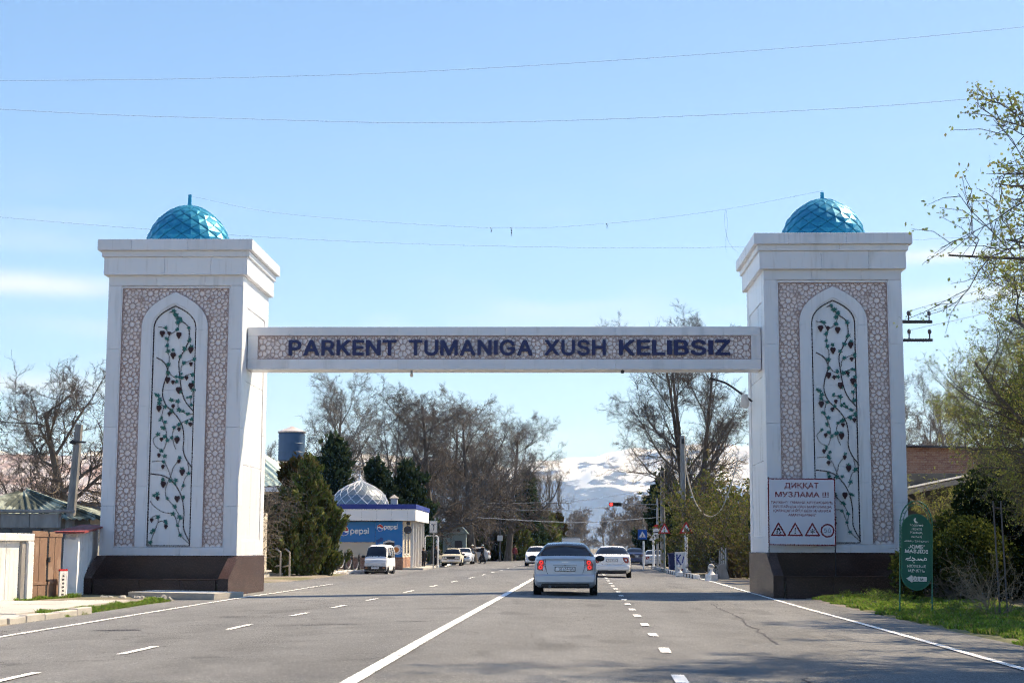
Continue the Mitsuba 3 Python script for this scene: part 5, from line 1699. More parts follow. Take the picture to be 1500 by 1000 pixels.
pop = [poplar(51), poplar(52, 12)]
for k_, (x, y, s) in enumerate([(-6.0, 262, .92), (-4.6, 258, 1.02), (-3.3, 262, 1.08), (-2.6, 256, 1.0), (-1.2, 254, 1.08), (0.4, 256, 1.02)]):
    tree('poplar', ('leftmost', 'second', 'third', 'fourth', 'fifth', 'rightmost')[k_] + ' narrow bare poplar, counted from the left, in the row before the snowy mountains', pop[k_ % 2], (x, y, 0), k_ * 1.3, s, 'm_bark_pale', 'm_twig_grey', 'poplars in the row before the mountains')


# conifers
def conifer(seed, h=6.0, rad=1.3, n=13000, base=.25, leaf=.13, cols=None, power=.8, lumps=7, droopy=.0):
    """An evergreen: whorls of boughs round a trunk, each bough hung with clumps of sprays; ragged, with gaps."""
    r = np.random.default_rng(seed)
    nb = int(70 + 14 * lumps)
    t = r.random(nb) ** (1.15 if power >= .9 else .95)
    z = base + t * (h - base) * .96
    prof_ = (1 - t) ** .8 * .95 + .05 if power >= .9 else np.sin(np.clip(.16 + .84 * t, 0, 1) * np.pi) ** .55 * (1 - .45 * t) + .04
    a = r.uniform(0, 2 * np.pi, nb)
    side_ = 1 + .30 * np.sin(a * 2 + seed) + .22 * np.sin(a * 3 + z * 2.1 + seed)
    L = rad * prof_ * side_ * r.uniform(.55, 1.25, nb)
    upw = (.25 if power >= .9 else .85) - droopy
    D = np.stack([np.cos(a), np.sin(a), np.full(nb, upw)], 1) + r.normal(0, .15, (nb, 3))
    P0 = np.stack([np.zeros(nb), np.zeros(nb), np.clip(z - L * upw * .6, .05, None)], 1)
    A, RA = shoots(r, P0, D, L * 1.1, np.clip(.02 + .012 * L, .01, .06), 6, .12, .02 if power >= .9 else .08, .3)
    w = L / L.sum()
    k = r.choice(nb, n, p=w)
    u = r.random(n) ** .55
    q = np.clip(u * 6, 0, 5.999)
    i = q.astype(int)
    f = (q - i)[:, None]
    C = A[k, i] * (1 - f) + A[k, i + 1] * f
    # clumps along each bough
    cl = np.floor(u * 5)
    off = np.stack([meshkit.noise(np.stack([k * 1.37 + 10 * c_, cl * 3.1, k * 0.0 + c_], -1), 3) - .5 for c_ in (1, 2, 3)], 1) * (.55 * leaf / .15)
    P = C + off + r.normal(0, leaf * .62, (n, 3))
    P[:, 2] = np.clip(P[:, 2], .06, None)
    face = norm(A[k, 6] - A[k, 0]) + np.array([0, 0, .25])
    mesh, col = leaves(r, P, leaf, .01, cols, 2.4, face)
    tint = (.75 + .5 * r.random(nb))[k]
    col = np.clip(col * np.repeat(tint, 4)[:, None], 0, 1)
    tr = M().tube([(0, 0, -.2), (0, 0, h * .5), (0, 0, h * .95)], [rad * .10, rad * .06, .02], 7)
    tr.add(*tubes(A, RA, 4))
    return [('trunk', tr.out(), 'bark', None, True), ('crown', mesh, 'm_needle', col, False)]


G_OL = ((.09, .125, .03), (.13, .165, .045), (.18, .19, .065), (.14, .125, .055))
G_DK = ((.024, .042, .022), (.034, .054, .026), (.05, .066, .03))
G_PN = ((.04, .068, .034), (.056, .088, .042), (.08, .105, .05))
G_BR = ((.10, .062, .028), (.075, .065, .025), (.055, .06, .022))
jun_a = conifer(61, 6.6, 1.75, 16000, .2, .14, G_OL)
jun_b = conifer(62, 5.4, 1.6, 13000, .1, .14, G_OL)
jun_c = conifer(63, 5.6, 1.6, 12000, .2, .16, G_BR)
dark_a = conifer(64, 8.5, 2.4, 14000, .3, .24, G_DK, power=1.0)
dark_b = conifer(65, 7.5, 2.6, 13000, .2, .25, G_DK)
pine_a = conifer(66, 8.5, 2.3, 14000, .4, .26, G_PN, power=1.0, lumps=9)
pine_b = conifer(67, 6.5, 2.6, 13000, .3, .27, G_OL, lumps=9)
tree('juniper', 'tall olive green juniper beside the left end of the kiosk', jun_a, (-14.1, 89.5, -.25), .3, 1.06)
tree('juniper', 'olive juniper with drooping skirts touching the hoarding', jun_b, (-13.45, 91.5, -.25), 1.3, .95)
tree('juniper', 'yellowish juniper standing over the chain fence', jun_b, (-15.2, 88.5, -.25), 2.9, .95)
tree('juniper', 'low dark juniper at the foot of the tall one, left side', conifer(68, 4.6, 1.7, 12000, .1, .15, G_DK), (-16.6, 90, -.25), .8, 1.0)
tree('thuja', 'reddish brown evergreen below the water tank', jun_c, (-15.2, 92, .6), .5, 1.08)
tree('fir', 'dark conifer behind the junipers under the tall pale tree', dark_a, (-18.5, 131, -.2), .4, 1.30)
tree('fir', 'dark conifer directly behind the kiosk dome', dark_a, (-15.6, 137, -.2), 2.4, 1.12)
tree('fir', 'broad dark evergreen between the kiosk dome and the big bare tree', dark_b, (-13.4, 141, -.2), 1.4, 1.25)
for k_, (tp, x, y, s, txt) in enumerate([
        (pine_b, -8.3, 184, .95, 'yellowish green pine behind the sentry booth'), (pine_a, -9.9, 190, .9, 'green pine left of the pale building'), (pine_a, -3.6, 184, 1.25, 'tall dark green pine right of the pale building'),
        (pine_b, -4.8, 180, .80, 'bushy olive pine in front of the tall dark pine'), (pine_b, -2.4, 196, .98, 'olive pine to the right of the tall dark pine'), (dark_b, -6.2, 186, .72, 'dark low evergreen before the pale building'),
        (pine_b, -.9, 214, .92, 'olive evergreen just left of the oncoming white car'), (jun_c, .3, 226, 1.15, 'brownish evergreen at the end of the left row'), (pine_b, -11.8, 186, 1.0, 'olive pine behind the pale parked car')]):
    tree('pine', txt, tp, (x, y, 0), k_ * 1.1, s)
tree('fir', 'dark slim conifer beside the right utility poles', dark_a, (10.0, 146, -.1), .3, 1.05)
tree('fir', 'dark conifer behind the shrubs right of the slim one', dark_a, (12.0, 126, -.1), 3.3, .85)
tree('juniper', 'dark juniper close behind the right tower', conifer(69, 4.6, 1.5, 15000, .2, .14, G_DK), (10.35, 74, -.1), 1.0, 1.0)


# shrubs: a mound of fine twigs, with young leaves where they have any
def shrub(seed, h=3.0, rad=1.6, stems=26, kids=(8, 6), rmin=.009, nleaf=0, cols=None, leaf=.07, wander=.22, droop=.06, stem_r=.032):
    r = np.random.default_rng(seed)
    a = r.uniform(0, 2 * np.pi, stems)
    D = np.stack([np.cos(a) * .55, np.sin(a) * .55, r.uniform(.6, 1.3, stems)], 1)
    P0 = np.stack([np.cos(a), np.sin(a), a * 0], 1) * r.uniform(0, .3 * rad, stems)[:, None]
    L = h * r.uniform(.65, 1.15, stems)
    A, RA = shoots(r, P0, D, L, stem_r, 6, wander * .6, .02, .3)
    p, d, l, rr = fork(r, A, RA, L, kids[0], .15, 1, 40, 14, .42, .3, .6, rmin)
    B, RB = shoots(r, p, d, l, rr, 4, wander, -droop * .6, .45)
    p, d, l, rr = fork(r, B, RB, l, kids[1], .15, 1, 42, 14, .5, .3, .7, rmin * .8)
    C, RC = shoots(r, p, d, l, rr, 3, wander, -droop, .5)
    cm = M().add(*tubes(B, RB, 3)).add(*tubes(C, RC, 3))
    out = [('stem', M().add(*tubes(A, RA, 5)).out(), 'bark', None, True), ('twigs', cm.out(), 'twig', None, True)]
    if nleaf:
        pts = C[r.integers(0, len(C), nleaf), r.integers(1, 4, nleaf)]
        mesh, col = leaves(r, pts, leaf, .05, cols)
        out.append(('leaves', mesh, 'm_leaf', col, False))
    return out


G_BUD = ((.13, .15, .035), (.17, .17, .05), (.10, .12, .03), (.16, .13, .06))
tangle = shrub(71, 4.0, 2.2, 34, (9, 7), .012, 0, droop=.14)
tree('tangled_bush', 'tangled leafless bush with drooping twigs beside the left tower', tangle, (-16.6, 80, -.1), 0, 1.0, twig='m_twig_grey', cat='bush')
tree('tangled_bush', 'taller tangled bush below the pale green roof', tangle, (-17.2, 85.5, 1.0), 2, 1.02, twig='m_twig', cat='bush')
bud = shrub(72, 4.2, 2.0, 30, (8, 6), .010, 7000, G_BUD, .10)
bud_b = shrub(73, 3.4, 1.8, 26, (8, 6), .010, 5000, ((.10, .10, .035), (.13, .11, .05), (.07, .085, .03)), .09)
for k_, (tp, x, y, s, txt) in enumerate([
        (bud, 9.9, 97, 1.20, 'tall budding shrub behind the children crossing sign'), (bud_b, 10.6, 109, 1.25, 'brownish budding shrub beside the utility poles'), (bud, 10.7, 90, 1.16, 'budding shrub under the hanging pale cable'),
        (bud_b, 9.6, 84, 1.0, 'brown shrub leaning over the wooden palings'), (bud, 10.9, 79, .95, 'olive shrub touching the right tower'), (bud_b, 10.6, 71, .72, 'small green shrub at the foot of the right tower'), (bud, 11.6, 101, 1.5, 'tallest shrub of the thicket behind the right tower'), (bud_b, 11.8, 122, 1.4, 'greyish shrub behind the triangular signs')]):
    tree('budding_shrub', txt, tp, (x, y, -.15), k_ * .9, s, twig='m_twig', cat='shrub')

# distant road-side trees closing the view
far_t = bare(81, h=9, tr=.2, first=.12, limbs=12, ang=50, spread=.46, up=.06, kids=(8, 7, 5), rmin=.026)
ORD = ('nearest', 'second', 'third', 'fourth', 'fifth', 'sixth', 'seventh', 'eighth', 'ninth', 'tenth', 'farthest')
for side, spots in (('left', [(1.4, 236, .7), (2.4, 245, .85), (3.2, 262, .7), (3.6, 290, 1.05), (5.0, 330, 1.05), (5.4, 350, 1.2), (5.6, 420, 1.2), (7.8, 520, 1.4)]),
                    ('right', [(10.2, 152, .72), (11.8, 168, .85), (10.6, 185, .92), (11.4, 215, .95), (12.8, 250, 1.0), (13.6, 300, 1.35), (12.2, 340, 1.25), (15.2, 332, 1.5), (11.6, 385, 1.2), (16.5, 420, 1.35), (17.6, 520, 1.4)])):
    for k_, (x, y, s) in enumerate(spots):
        o = ORD[k_] if k_ < len(spots) - 1 else 'farthest'
        tree('roadside_tree', o + ' bare tree of the far row along the ' + side + ' side of the road', far_t, (x, y, 0), k_ * 2.1 + x, s, 'm_bark_pale', 'm_twig_grey', 'bare trees closing the far end of the road')

# ------------------------------------------------------------------ the right side, near
willow_t, willow_c, (wC, wE) = bare_tree(91, h=9.6, tr=.20, first=.16, limbs=18, ang=52, spread=.52, up=.07, kids=(10, 8, 7), wander=.2, droop=.04, rmin=.0058)
r_ = np.random.default_rng(5)
wp = wE[r_.integers(0, len(wE), 46000), r_.integers(1, 3, 46000)]
keep_ = wp[:, 2] < 7.0 + r_.random(len(wp)) * 3
wm, wc = leaves(r_, wp[keep_], .036, .045, ((.30, .35, .08), (.38, .40, .11), (.24, .29, .07), (.33, .30, .12)))
W = [('trunk', willow_t, 'bark', None, True), ('crown', willow_c, 'twig', None, True), ('leaves', wm, 'm_leaf', wc, False)]
wp2 = wE[r_.integers(0, len(wE), 100000), r_.integers(1, 3, 100000)]
wm2, wc2 = leaves(r_, wp2, .023, .035, ((.30, .35, .08), (.38, .40, .11), (.24, .29, .07), (.33, .30, .12)))
W2 = [('trunk', willow_t, 'bark', None, True), ('crown', willow_c, 'twig', None, True), ('leaves', wm2, 'm_leaf', wc2, False)]
tree('budding_tree', 'budding tree with yellow green leaves leaning in from the right edge', W, (11.9, 32.5, 0), .6, 1.0, cat='tree', sz=.92)
tree('budding_tree', 'budding tree behind the first one, above the dark hedge', W, (12.9, 39.5, 0), 2.2, .84, cat='tree')
tree('budding_tree', 'low budding tree over the dry bush, before the dark bushes', W, (11.9, 36.2, 0), 1.3, .68, cat='tree')
tree('budding_tree', 'budding tree in front of the brick building', W, (15.8, 52, 0), 3.3, .92, cat='tree')
tree('budding_tree', 'budding tree behind the mosque sign, reaching over the shed roof', W, (13.0, 48.0, 0), 4.2, .80, cat='tree')
tree('budding_tree', 'budding tree at the roadside whose branches shade the road', W2, (10.3, 23.0, 0), 3.9, 1.40, cat='tree')
tree('budding_tree', 'nearest budding tree outside the right edge, shading the foreground', W2, (10.6, 18.6, 0), 5.2, 1.42, cat='tree')


tree('budding_tree', 'tall budding tree standing well outside the right edge', W, (13.2, 21.0, 0), 1.9, 1.45, cat='tree')


def hedge(seed, h, rad, n, leaf, cols):
    r = np.random.default_rng(seed)
    k = 16
    lc = np.stack([r.uniform(-rad, rad, k), r.uniform(-.6 * rad, .6 * rad, k), r.uniform(.2, .8, k) * h], 1)
    q = r.integers(0, k, n)
    P = lc[q] + norm(r.normal(0, 1, (n, 3))) * (r.random(n) ** .4)[:, None] * np.array([rad * .45, rad * .4, h * .3])
    P = P[P[:, 2] > .05]
    mesh, col = leaves(r, P, leaf, .03, cols)
    tr = shrub(seed + 1, h * .8, rad * .8, 14, (6, 4), .01)
    return [('stem', tr[0][1], 'bark', None, True), ('twigs', tr[1][1], 'twig', None, True), ('leaves', mesh, 'm_leaf', col, False)]


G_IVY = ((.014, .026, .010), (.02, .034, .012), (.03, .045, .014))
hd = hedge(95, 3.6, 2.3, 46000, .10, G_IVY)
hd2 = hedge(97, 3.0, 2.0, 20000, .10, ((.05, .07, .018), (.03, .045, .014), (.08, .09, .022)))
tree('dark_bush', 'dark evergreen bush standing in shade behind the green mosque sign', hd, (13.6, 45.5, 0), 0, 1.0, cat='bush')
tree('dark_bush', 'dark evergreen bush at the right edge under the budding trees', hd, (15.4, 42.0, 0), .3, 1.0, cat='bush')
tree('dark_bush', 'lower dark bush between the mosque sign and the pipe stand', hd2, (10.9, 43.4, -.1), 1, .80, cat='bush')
dry = shrub(99, 1.35, .9, 22, (6, 5), .0030, 0, wander=.34, droop=.0, stem_r=.010)
tree('dry_bush', 'pale dry leafless bush growing from the grass right of the mosque sign', dry, (9.25, 33.8, .0), 0, 1.0, bark='m_twig_dry', twig='m_twig_dry', cat='bush')
tree('dry_bush', 'smaller dry twiggy bush at the right edge of the grass', dry, (9.75, 31.2, .02), 2, .6, bark='m_twig_dry', twig='m_twig_dry', cat='bush')


# grass
def grass(name, label, inside, n, box_, hgt, cols, seed, dens=None):
    r = np.random.default_rng(seed)
    x = r.uniform(box_[0], box_[1], n)
    y = r.uniform(box_[2], box_[3], n)
    ok = inside(x, y)
    if dens is not None:
        ok &= r.random(n) < dens(x, y)
    x, y = x[ok], y[ok]
    n = len(x)
    clump = meshkit.noise(np.stack([x * 2.2, y * 2.2, x * 0], -1), seed)
    hh = hgt * (.35 + 1.1 * clump ** 1.5) * r.uniform(.6, 1.2, n)
    a = r.uniform(0, 2 * np.pi, n)
    w = r.uniform(.006, .013, n)[:, None] * (1 + np.hypot(x, y)[:, None] * .02)
    lean = np.stack([np.cos(a), np.sin(a)], 1) * (hh * r.uniform(.2, .8, n))[:, None]
    z = ground_z(x, y) - .01
    b = np.stack([x, y, z], 1)
    sd = np.stack([-np.sin(a), np.cos(a), a * 0], 1) * w
    midp = b + np.stack([lean[:, 0] * .35, lean[:, 1] * .35, hh * .6], 1)
    tip = b + np.stack([lean[:, 0], lean[:, 1], hh], 1)
    v = np.stack([b - sd, b + sd, midp + sd * .8, midp - sd * .8, tip], 1).reshape(-1, 3)
    i = np.arange(n)[:, None] * 5
    f = np.vstack([i + [0, 1, 2], i + [0, 2, 3], i + [3, 2, 4]])
    cols = np.asarray(cols, float)
    c = cols[r.integers(0, len(cols), n)] * r.uniform(.75, 1.25, (n, 1))
    put(name, (v, f), 'm_leaf', kind='stuff', label=label, color=np.repeat(np.clip(c, 0, 1), 5, 0))


edge_wob = lambda y: .35 * (meshkit.noise(np.stack([y * .9, y * 0, y * 0], -1), 77) - .5) + .25 * (meshkit.noise(np.stack([y * 3, y * 0, y * 0], -1), 78) - .5)
G_GR = ((.14, .25, .03), (.19, .31, .045), (.23, .32, .06), (.12, .20, .04), (.27, .27, .11))
grass('grass', 'bright spring grass on the right verge', lambda x, y: x > right_edge(y) + .18 + edge_wob(y) + .02 * np.clip(y - 40, 0, 9), 80000, (7.0, 11.5, 19, 46.2), .115, G_GR, 7,
      lambda x, y: np.clip(1.15 - (x - right_edge(y)) / 4.5, .1, 1))
grass('grass', 'patchy grass along the left pavement edge', lambda x, y: (np.abs(x - (-10.35 - .012 * (y - 33))) < .30 + .2 * (meshkit.noise(np.stack([y * 1.4, y * 0, y * 0], -1), 5) - .5)), 14000, (-11.2, -9.8, 32.2, 42.5), .10, G_GR, 8)
grass('grass', 'weeds at the foot of the wooden gate', lambda x, y: np.abs(x - (-13.95 + (y - 41.0) * .16)) < .16, 5000, (-14.4, -13.0, 41.0, 44.2), .12, G_GR, 9)
r2 = np.random.default_rng(4)
weeds = []
for k_ in range(16):
    y = r2.uniform(24, 45)
    x = float(right_edge(y)) + r2.uniform(.7, 2.0)
    weeds.append((x, y))
wd = shrub(101, .42, .3, 9, (4, 3), .0022, 260, ((.12, .20, .03), (.18, .26, .05), (.09, .15, .03)), .035, droop=0, stem_r=.006)
for k_, (x, y) in enumerate(weeds):
    tree('weed', 'leafy green weed growing in the grass of the right verge', wd, (x, y, float(ground_z(x, y))), k_ * .8, r2.uniform(.35, .75), bark='m_twig_dry', twig='m_twig_dry', group='leafy weeds in the verge grass', cat='weed')

# ------------------------------------------------------------------ right side: buildings
bb = thing('brick_building', 'unplastered brick building with a flat tin edge right of the gateway', 'building')
put('wall', M().box(16.6, 27, 76, 86, -.2, 6.25), 'm_brick', bb)
put('roof', M().hull(np.array([(16.3, 75.6, 6.28), (27.4, 75.6, 5.95), (16.3, 86.5, 6.9), (27.4, 86.5, 6.6), (16.3, 75.6, 6.36), (27.4, 75.6, 6.03)])), 'm_dark_grey', bb)
for x in (18.6, 21.6, 24.6):
    w = put('window', M().box(x, x + 1.3, 75.93, 75.99, 2.0, 3.5), 'm_dull_white', bb)
    put('pane', M().box(x + .1, x + 1.2, 75.9, 75.928, 2.1, 3.4), 'm_glass_dark', w)
sh = thing('shed', 'open dark shed under a pale corrugated sheet roof beside the right tower', 'shed')
put('roof', M().add(*corrugated((12.0, 57.2, 3.45), (12.0, 63.5, 3.45), (19.5, 57.2, 5.0), (19.5, 63.5, 5.0), .03, .3)), 'm_zinc_old', sh)
put('fascia', M().hull(np.array([(11.95, 57.1, 3.22), (19.5, 57.1, 4.77), (11.95, 57.1, 3.40), (19.5, 57.1, 4.95), (11.95, 57.16, 3.22), (19.5, 57.16, 4.77), (11.95, 57.16, 3.40), (19.5, 57.16, 4.95)])), 'm_weathered', sh)
for x, h in ((12.2, 3.3), (14.6, 3.8), (17.0, 4.3), (19.3, 4.8)):
    put('post', M().box(x - .07, x + .07, 57.25, 57.39, -.2, h), 'm_weathered', sh)
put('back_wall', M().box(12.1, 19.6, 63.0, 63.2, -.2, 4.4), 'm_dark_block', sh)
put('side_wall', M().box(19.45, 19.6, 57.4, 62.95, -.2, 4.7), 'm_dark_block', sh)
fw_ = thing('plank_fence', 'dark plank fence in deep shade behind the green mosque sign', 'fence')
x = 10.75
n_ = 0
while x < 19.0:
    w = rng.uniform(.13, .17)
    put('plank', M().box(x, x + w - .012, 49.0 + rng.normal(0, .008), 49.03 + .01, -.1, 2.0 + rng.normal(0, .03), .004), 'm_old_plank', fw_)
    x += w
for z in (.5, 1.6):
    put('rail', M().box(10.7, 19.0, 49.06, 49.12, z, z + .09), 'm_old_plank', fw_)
# pipes standing behind the dry bush
ps = thing('pipe_stand', 'two thin grey pipes standing upright behind the dry bush', 'pipes')
for k_, x in enumerate((9.42, 9.58)):
    put('pipe', M().tube([(x + .06, 34.4, -.1), (x, 34.4, 2.45)], .018, 8), 'm_cloth_grey', ps, smooth=True)
put('crossbar', M().tube([(9.42, 34.4, 2.3), (9.6, 34.4, 2.3)], .012, 6), 'm_cloth_grey', ps)
# utility pole behind the right tower with two cross arms
up_ = thing('utility_pole', 'utility pole with two dark cross arms at the right of the right tower', 'utility pole')
put('post', M().tube([(12.62, 58, -.2), (12.62, 58, 10.4)], [.16, .12], 8), 'm_weathered', up_)
for z in (9.72, 9.04):
    arm = put('cross_arm', M().box(11.6, 13.85, 57.84, 57.94, z - .05, z + .05), 'm_iron', up_)
    for x in (13.0, 13.75):
        put('insulator', M().lathe([(0, 0), (.025, 0), (.025, .18), (.06, .2), (.07, .3), (.03, .36), (0, .36)], (x, 57.89, z + .05), 8), 'm_dark_grey', arm)


def wire(name, label, pts, r=.012, m_='m_cable', cat='cable', group=None, n=10):
    q = spline(pts, n)
    key = thing(name, label, cat, group)
    scene[key] = mikit.ply(M().tube(q, r, 5).out(), m_, smooth=True)
    return key


for k_, (p, q, t) in enumerate([((13.0, 57.9, 10.1), (13.6, 33, 9.1), 'highest'), ((13.75, 57.9, 10.1), (14.3, 33, 8.8), 'second'), ((13.0, 57.9, 9.4), (13.6, 33, 8.2), 'third')]):
    mid = (np.array(p) + np.array(q)) / 2 - [0, 0, .35]
    wire('pole_wire', t + ' wire running from the cross arms into the budding trees', [p, mid, q], .010)
# wires over the road
wire('overhead_wire', 'topmost wire crossing the open sky high above the gateway', [(-26, 34, 11.85), (-12.5, 34, 11.78), (-7, 34, 11.82), (-2.05, 34, 11.98), (4.2, 34, 12.36), (10.37, 34, 12.88), (24, 34, 14.3)], .0048)
wire('overhead_wire', 'second wire from the top, sagging over the middle of the road', [(-26, 36, 12.6), (-13.2, 36, 11.69), (-7.5, 36, 11.43), (-2.0, 36, 11.31), (5, 36, 11.53), (10.9, 36, 11.94), (24, 36, 13.3)], .0055)
wire('overhead_wire', 'third wire passing behind both domes', [(-34.0, 60, 15.4), (-21.8, 60, 14.2), (-12, 60, 13.42), (-3.03, 60, 13.02), (6.59, 60, 12.94), (16.67, 60, 13.37), (28, 60, 14.3)], .0065)
wire('festoon_wire', 'thin wire hung between the two blue domes', [(-11.75, 49.42, 12.6), (-8.5, 49.42, 12.0), (-2.1, 49.42, 11.55), (1.6, 49.42, 11.68), (5.2, 49.42, 12.10), (8.5, 49.42, 12.72)], .005)
for k_, (x, z, l) in enumerate([(-2.1, 11.56, .16), (-1.45, 11.56, .26), (1.6, 11.68, .15)]):
    wire('wire_tag', ['left', 'middle', 'right'][k_] + ' scrap of line dangling from the thin wire between the domes', [(x, 49.42, z), (x + .03, 49.42, z - l / 2), (x + .02, 49.42, z - l)], .012, 'm_iron', n=4)
wire('dangling_line', 'loose line dangling from the thin wire beside the right tower', [(5.40, 49.42, 12.13), (5.36, 49.42, 11.75), (5.44, 49.42, 11.2), (5.6, 49.42, 10.9), (5.78, 49.42, 10.72)], .005)
wire('dangling_line', 'shorter loose line hanging straight beside the right tower', [(5.42, 49.42, 12.13), (5.45, 49.42, 11.6), (5.38, 49.42, 11.0), (5.42, 49.42, 10.75)], .004)

# ------------------------------------------------------------------ right side: poles, signs, stones
for k_, (x, y, h, t) in enumerate([(8.0, 100, 8.5, 'taller weathered pole standing in the thicket behind the children crossing sign'), (7.5, 112, 6.9, 'shorter weathered pole left of the taller one')]):
    key = thing('timber_pole', t, 'pole')
    put('post', M().tube([(x, y, -.3), (x, y, h)], [.2, .15], 8), 'm_weathered', key)
    put('cap', M().box(x - .08, x + .08, y - .2, y - .1, h - .5, h - .2), 'm_iron', key)
q = [(6.9, 84.9, 6.1), (7.1, 84.9, 4.9), (7.5, 84.9, 3.75), (8.05, 84.9, 3.15), (8.7, 84.9, 3.35), (9.25, 84.9, 4.5), (9.75, 84.9, 6.2)]
wire('loose_cable', 'thick pale cable hanging in a deep loop before the thicket', q, .035, 'm_cable_pale')
wire('loose_cable', 'thin pale cable drooping from the shorter pole', [(7.4, 111.8, 6.6), (7.5, 111.8, 5.2), (8.0, 111.8, 4.4), (8.6, 111.8, 4.2)], .03, 'm_cable_pale')
for k_, (z0, z1, y) in enumerate([(5.3, 7.0, 150), (5.0, 6.1, 160), (4.2, 4.6, 170), (3.6, 4.0, 130)]):
    wire('street_wire', ['highest', 'second', 'third', 'lowest'][k_] + ' thin wire crossing the far street before the mountains', [(-6.5, y, z0 + .3), (2, y, (z0 + z1) / 2 - .25), (9, y, z1)], .016)
# signal head laid flat on a cantilever arm
ts = thing('traffic_light', 'traffic light on a long arm over the road showing red', 'traffic light')
put('mast', M().tube([(7.62, 120, -.2), (7.62, 120, 5.2)], [.1, .08], 8), 'm_grey_metal', ts)
put('arm', M().tube([(7.62, 119.9, 4.72), (4.9, 119.9, 4.76)], .03, 6), 'm_grey_metal', ts)
put('stay', M().tube([(7.62, 119.9, 4.35), (5.0, 119.9, 4.68)], .02, 6), 'm_grey_metal', ts)
hs_ = put('housing', M().box(3.99, 4.92, 119.75, 119.95, 4.58, 4.86, .03), 'm_black', ts)
for k_, mt in enumerate(('m_lamp_red', 'm_dark_grey', 'm_dark_grey')):
    ln = put('lens', M().lathe([(0, 0), (.115, 0), (.12, .03), (0, .03)], (4.15 + .31 * k_, 119.715, 4.72), 14, 'y'), mt, hs_)
    if k_ == 0:
        scene[ln]['emitter'] = {'type': 'area', 'radiance': {'type': 'rgb', 'value': [0.8, 0.02, 0.015]}}
    put('visor', M().lathe([(.125, 0), (.135, 0), (.135, .14), (.125, .14)], (4.15 + .31 * k_, 119.60, 4.72), 14, 'y'), 'm_black' if k_ else 'm_red', hs_)


def tri(cx, cz, s):
    h = s * math.sqrt(3) / 2
    return Polygon([(cx - s / 2, cz - h / 3), (cx + s / 2, cz - h / 3), (cx, cz + 2 * h / 3)])


def warning_sign(label, x, y, z0, top, s, post, glyph, plate=None, border='m_red'):
    key = thing('warning_sign', label, 'road sign')
    put('post', M().tube([(x, y, z0 - .2), (x, y, top - .25)], post[1], 8), post[0], key)
    cz = top - s * math.sqrt(3) / 2 * 2 / 3
    f_ = put('face', M().prism(tri(x, cz, s * .93).buffer(s * .03), .01, 'xz', y - .115), plate or 'm_white', key)
    put('border', M().prism(tri(x, cz, s * .93).buffer(s * .035).difference(tri(x, cz, s * .66)), .008, 'xz', y - .125), border, f_)
    for g_, mt in glyph:
        put('symbol', M().prism(shapely.affinity.translate(shapely.affinity.scale(g_, s, s, origin=(0, 0)), x, cz), .006, 'xz', y - .123), mt, f_)
    return key


def stick(pts, w):
    return LineString(pts).buffer(w)


kids_g = unary_union([stick([(-.12, -.17), (-.06, -.05), (-.05, .06)], .025), stick([(.0, -.17), (-.05, -.05)], .025), stick([(-.05, .04), (.03, -.02)], .02), shapely.Point(-.05, .115).buffer(.035),
                      stick([(.06, -.17), (.10, -.06), (.09, .02)], .022), stick([(.17, -.16), (.11, -.06)], .022), stick([(.09, .0), (.16, -.04)], .018), shapely.Point(.09, .06).buffer(.03), stick([(.02, -.1), (.08, .0)], .015)])
warning_sign('children crossing triangle with a thick red border on a white post', 6.93, 85, -.02, 2.86, .72, ('m_white', .075), [(kids_g, 'm_black')])
lights_g = [(shapely.Point(0, .16).buffer(.06), 'm_red'), (shapely.Point(0, .01).buffer(.06), 'm_yellow'), (shapely.Point(0, -.14).buffer(.06), 'm_signal_green')]
warning_sign('traffic lights ahead triangle on a thin grey green post', 6.25, 92, -.02, 2.88, .68, ('m_grey_green', .04), lights_g)
arrow_g = unary_union([stick([(0, -.2), (0, .2)], .03), stick([(-.08, .02), (0, .16), (.08, .02)], .02)])
warning_sign('small triangle with a black upright mark beside the blue crossing sign', 7.2, 118, -.1, 2.55, .62, ('m_white', .09), [(arrow_g, 'm_black')], border='m_dull_white')
cs = thing('crossing_sign', 'square blue pedestrian crossing sign on a white post', 'road sign')
put('post', M().tube([(6.15, 112, -.2), (6.15, 112, 1.95)], .07, 8), 'm_white', cs)
f_ = put('face', M().box(5.74, 6.38, 111.88, 111.9, 2.06, 2.74, .004), 'm_blue', cs)
put('triangle', M().prism(tri(6.06, 2.34, .50), .006, 'xz', 111.872), 'm_white', f_)
man = unary_union([stick([(-.09, -.15), (-.02, -.02), (.01, .08)], .022), stick([(.07, -.15), (.0, -.02)], .022), stick([(-.06, .0), (.08, .03)], .016), shapely.Point(.02, .13).buffer(.03)])
put('walker', M().prism(shapely.affinity.translate(shapely.affinity.scale(man, .8, .8, origin=(0, 0)), 6.06, 2.33), .006, 'xz', 111.865), 'm_black', f_)
rs = thing('red_white_sign', 'white sign plate with a red domed top behind the triangles', 'road sign')
put('post', M().tube([(7.3, 115, -.2), (7.3, 115, 2.5)], .05, 8), 'm_grey_metal', rs)
f_ = put('face', M().box(6.98, 7.55, 114.88, 114.9, 2.42, 2.86, .004), 'm_white', rs)
put('top', M().prism(shapely.Point(7.265, 2.86).buffer(.285).intersection(sbox(6, 2.865, 8, 4)), .02, 'xz', 114.88), 'm_red', rs)
put('stripe', M().box(7.02, 7.5, 114.868, 114.878, 2.55, 2.62), 'm_dark_grey', f_)
po = thing('poster_board', 'white poster board with dark scrawled letters standing by the striped kerb', 'board')
put('panel', M().box(6.1, 6.62, 82.0, 82.08, -.1, 1.25, .01), 'm_dull_white', po)
